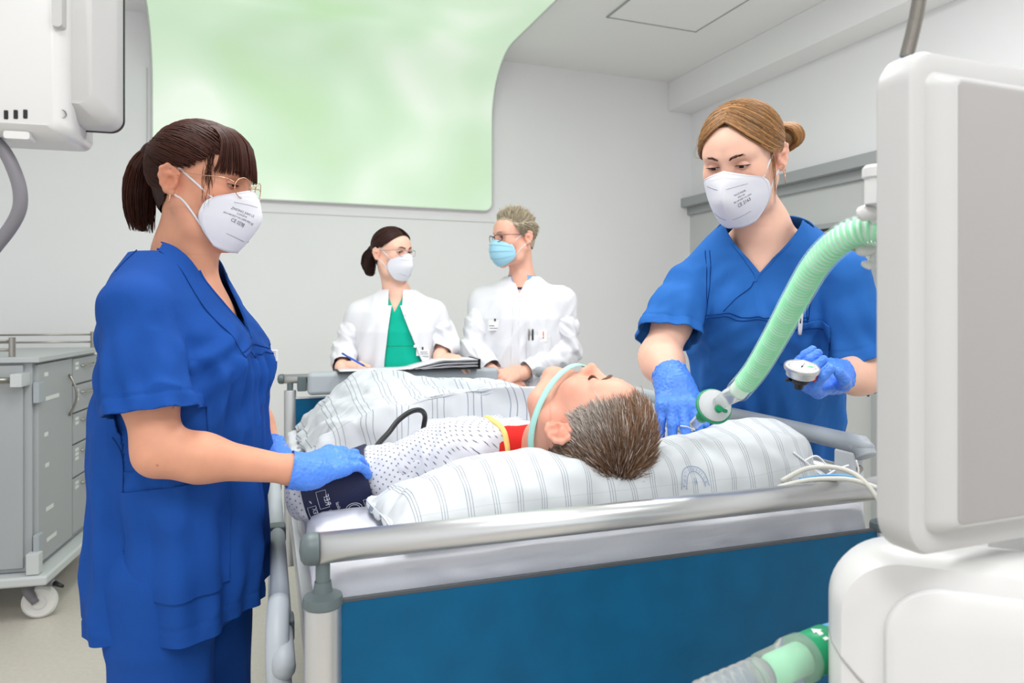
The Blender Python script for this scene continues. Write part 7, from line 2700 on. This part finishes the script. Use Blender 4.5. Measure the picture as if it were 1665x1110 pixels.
# ---- pressure gauge in the other hand
gn = Vector((0.02, -0.34, 0.94)).normalized()
gc = at(1304, 597, 1.345)
GM = frame(gc, Vector((0, 0, 1)) - gn * gn.z, gn)
gau = thing('pressure_gauge', 'round silver cuff pressure gauge held in blue glove', 'gauge', gc)
lathe('bezel', [(0.0295, 0.0015), (0.0305, 0.003), (0.0325, 0.002), (0.0330, -0.002), (0.0318, -0.0055), (0.0285, -0.0065), (0.0285, -0.010), (0.0268, -0.0125), (0.0268, -0.017), (0.023, -0.019), (0, -0.019)], GM, 'alu', gau, 40)
dial = lathe('dial', [(0.0296, 0.0012), (0.0, 0.0013)], GM, 'label_white', gau, 40)
for k in range(25):
    a = math.radians(-40 + k * 260 / 24)
    l0 = 0.0225 if k % 3 else 0.0200
    tube('tick', [GM @ Vector((l0 * math.cos(a), l0 * math.sin(a), 0.0017)), GM @ Vector((0.0265 * math.cos(a), 0.0265 * math.sin(a), 0.0017))], 0.0003, 'print_grey', dial, 4)
bm = bmesh.new()
w0 = [GM @ Vector((r * math.cos(a), r * math.sin(a), 0.0016)) for r, a in [(0.008, 0.0)] + [(0.020, -0.35 + 0.5 * k / 6) for k in range(7)]]
bm.faces.new([bm.verts.new(q) for q in w0])
bobj('green_sector', bm, 'green_print', dial, smooth=False)
tube('needle', [GM @ Vector((-0.004, -0.005, 0.0024)), GM @ Vector((0.013, 0.016, 0.0024))], [0.0007, 0.0003], 'black', dial, 6)
lathe('hub', [(0.0018, 0.002), (0.0018, 0.003), (0, 0.0032)], GM, 'black', dial, 12)
lettering('dial_print', [('mbar', 0.005, 0.000, 0.010)], lambda x, y: GM @ Vector((x, y, 0.0018)), 'print_grey', dial)
lathe('valve_body', [(0, -0.018), (0.0185, -0.018), (0.0195, -0.022), (0.0165, -0.030), (0.0095, -0.034), (0.0080, -0.044), (0, -0.045)], GM, 'black', gau, 24)
gx = GM.to_3x3() @ Vector((1, 0, 0))
tube('red_button', [gc - gn * 0.016 + gx * 0.0275, gc - gn * 0.029 + gx * 0.0275], [0.0042, 0.0042], 'red_plastic', gau, 12)
tube('button_stem', [gc - gn * 0.025 + gx * 0.016, gc - gn * 0.025 + gx * 0.0275], 0.0022, 'steel', gau, 8)
tube('connector', [gc - gn * 0.026 - gx * 0.016, gc - gn * 0.026 - gx * 0.028], [0.0036, 0.0030], 'black', gau, 10)

# ---- clear filter line with green flow label, lower right
e0, e1 = at(1356, 1046, 0.80), at(1150, 1138, 0.70)
ed = (e1 - e0).normalized()
EL = (e1 - e0).length
ex = thing('expiratory_filter', 'clear tube with green arrow label plugged into the ventilator', 'tube connector', e0)
pt_ = lambda x: e0 + ed * x
tube('blue_socket', [pt_(-0.01), pt_(0.012)], [0.021, 0.0225], 'cable_blue', ex, 24)
tube('label_sleeve', [pt_(0.010), pt_(0.012), pt_(0.050), pt_(0.052)], [0.021, 0.0235, 0.0235, 0.021], 'green_plastic', ex, 28)
tube('clear_body', [pt_(0.050), pt_(0.052), pt_(0.072), pt_(0.074), pt_(0.115), pt_(0.118)], [0.0235, 0.0255, 0.0255, 0.0225, 0.0215, 0.018], 'clear_plastic', ex, 28)
tube('green_insert', [pt_(0.056), pt_(0.112)], [0.0150, 0.0145], 'hose_core', ex, 24)
rr_ = [0.0165 + (0.0035 if (k // 3) % 2 else 0.0) for k in range(40)]
tube('corrugated_end', [pt_(0.116 + 0.0022 * k) for k in range(40)], rr_, 'clear_plastic', ex, 24)
en = (Vector((0, -1, 0.25)) - ed * Vector((0, -1, 0.25)).dot(ed)).normalized()
es = ed.cross(en)
for a0 in (0.05, 1.05):
    arrow = [(-0.010, -0.0035), (0.002, -0.0035), (0.002, -0.0075), (0.011, 0.0), (0.002, 0.0075), (0.002, 0.0035), (-0.010, 0.0035)]
    bm = bmesh.new()
    vs = []
    for x, y in arrow:
        a = a0 + y / 0.0235
        vs.append(bm.verts.new(pt_(0.031 + x) + (en * math.cos(a) - es * math.sin(a)) * 0.0241 if False else pt_(0.031) + ed * (y * 1.0) + (en * math.cos(a0 + x / 0.0235) + es * math.sin(a0 + x / 0.0235)) * 0.0241))
    bm.faces.new(vs)
    bobj('flow_arrow', bm, 'label_white', ex, smooth=False)

# ================================================================== patient monitor hanging in the top left corner
mon = thing('patient_monitor', 'white patient monitor hanging in the top left corner', 'monitor', at(90, 220, 0.95))
TM = frame(at(146, 0, 0.96), Vector((0.25, -1, 0)), (0, 0, 1))
pz = at(146, 198, 0.96).z
# screen half: grey-white back with a black front edge on its right
SM = Matrix((Vector((0.97, 0.26, 0)).normalized(), Vector((0.26, -0.97, 0)).normalized(), Vector((0, 0, 1)))).transposed().to_4x4()
SM.translation = at(102, 20, 0.97)
SM.translation.z = pz + 0.20
scw = 0.105
slab('screen_back', SM, [(scw + 0.028, 0.40, 0.018, -0.034), (scw + 0.028, 0.40, 0.018, -0.010), (scw + 0.022, 0.394, 0.020, 0.0), (scw - 0.022, 0.352, 0.018, 0.020)], 'device', mon)
slab('screen_front_edge', SM, [(scw + 0.030, 0.402, 0.019, -0.040), (scw + 0.031, 0.403, 0.020, -0.034)], 'black', mon)
# housing half
HMn = SM.copy()
HMn.translation = at(2, 20, 0.93)
HMn.translation.z = at(60, 218, 0.93).z + 0.205
hs_ = slab('housing', HMn, [(0.15, 0.40, 0.012, -0.10), (0.165, 0.41, 0.014, -0.09), (0.165, 0.41, 0.014, -0.01), (0.155, 0.40, 0.012, 0.004), (0.13, 0.385, 0.01, 0.012)], 'device_white', mon)
slab('side_rib', HMn, [(0.016, 0.30, 0.006, 0.0), (0.012, 0.296, 0.005, 0.02)], 'device', mon).location += SM.to_3x3() @ Vector((0.070, -0.002, 0.085))
for k in range(8):
    box('vent_slot', (-0.045 + 0.011 * k, 0.0055, -0.188 + 0.0012 * k), (0.0026, 0.0075, 0.006), HMn @ Matrix.Rotation(0.0, 4, 'Z'), 'black', hs_, 0.001)
lathe('socket', [(0.0055, 0.001), (0.0045, -0.004), (0, -0.004)], frame(HMn @ Vector((0.073, 0.0065, -0.175)), (0, 0, 1), HMn.to_3x3() @ Vector((0, 1, 0))), 'black', hs_, 16)
slab('latch', HMn, [(0.032, 0.012, 0.003, -0.02), (0.030, 0.010, 0.003, 0.0)], 'device_white', mon).location += Vector((0.02, 0, -0.206))
slab('support_arm', HMn, [(0.05, 1.30, 0.01, -0.12), (0.05, 1.30, 0.01, -0.09)], 'device_panel', mon).location += Vector((0, 0, CEIL - HMn.translation.z - 0.65))
cab = tube('monitor_cable', smooth_path([at(-40, 205, 0.95), at(0, 237, 0.95), at(22, 275, 0.95), at(33, 315, 0.95), at(28, 350, 0.95), at(0, 392, 0.95), at(-40, 430, 0.95), at(-130, 460, 0.97), at(-220, 380, 1.0), at(-200, 200, 1.02)], 8), 0.0085, 'cable_grey', mon, 14)

# ================================================================== lead wires draped over the head rail, right side
def wire(name, pts, r, m, label):
    o = tube(name, smooth_path(pts, 8), r, m, None, 10)
    return tag(o, label, 'cable')


wire('lead_cable', [at(1270, 782, 1.24), at(1310, 762, 1.24), at(1350, 759, 1.235), at(1385, 768, 1.22), at(1412, 790, 1.20), at(1440, 830, 1.18)], 0.0042, 'cable_light', 'grey lead cable arching over the head rail, upper one')
wire('lead_cable', [at(1265, 792, 1.23), at(1310, 781, 1.23), at(1350, 778, 1.22), at(1390, 781, 1.21), at(1445, 800, 1.19)], 0.0042, 'cable_light', 'grey lead cable lying along the head rail, lower one')
wire('sensor_cable', [at(1300, 779, 1.26), at(1340, 773, 1.26), at(1385, 775, 1.25), at(1420, 790, 1.24)], 0.0026, 'cable_blue', 'thin light blue sensor cable beside the grey leads')
wws = ([(1290, 735), (1312, 752), (1338, 772), (1362, 762), (1380, 756)], [(1288, 765), (1310, 748), (1330, 742), (1352, 768)], [(1392, 748), (1396, 765), (1392, 790), (1384, 800)])
for k, pts in enumerate(wws):
    o = wire('electrode_wire', [at(x, y, 1.30 + 0.006 * k) for x, y in pts], 0.0016, 'cable_white', ['thin white electrode wire making the longest loop below the right guard bar', 'thin white electrode wire crossing the others beside the pillow corner', 'thin white electrode wire hanging down beside the guard block'][k])
    o['group'] = 'white electrode wires by the bed guard'
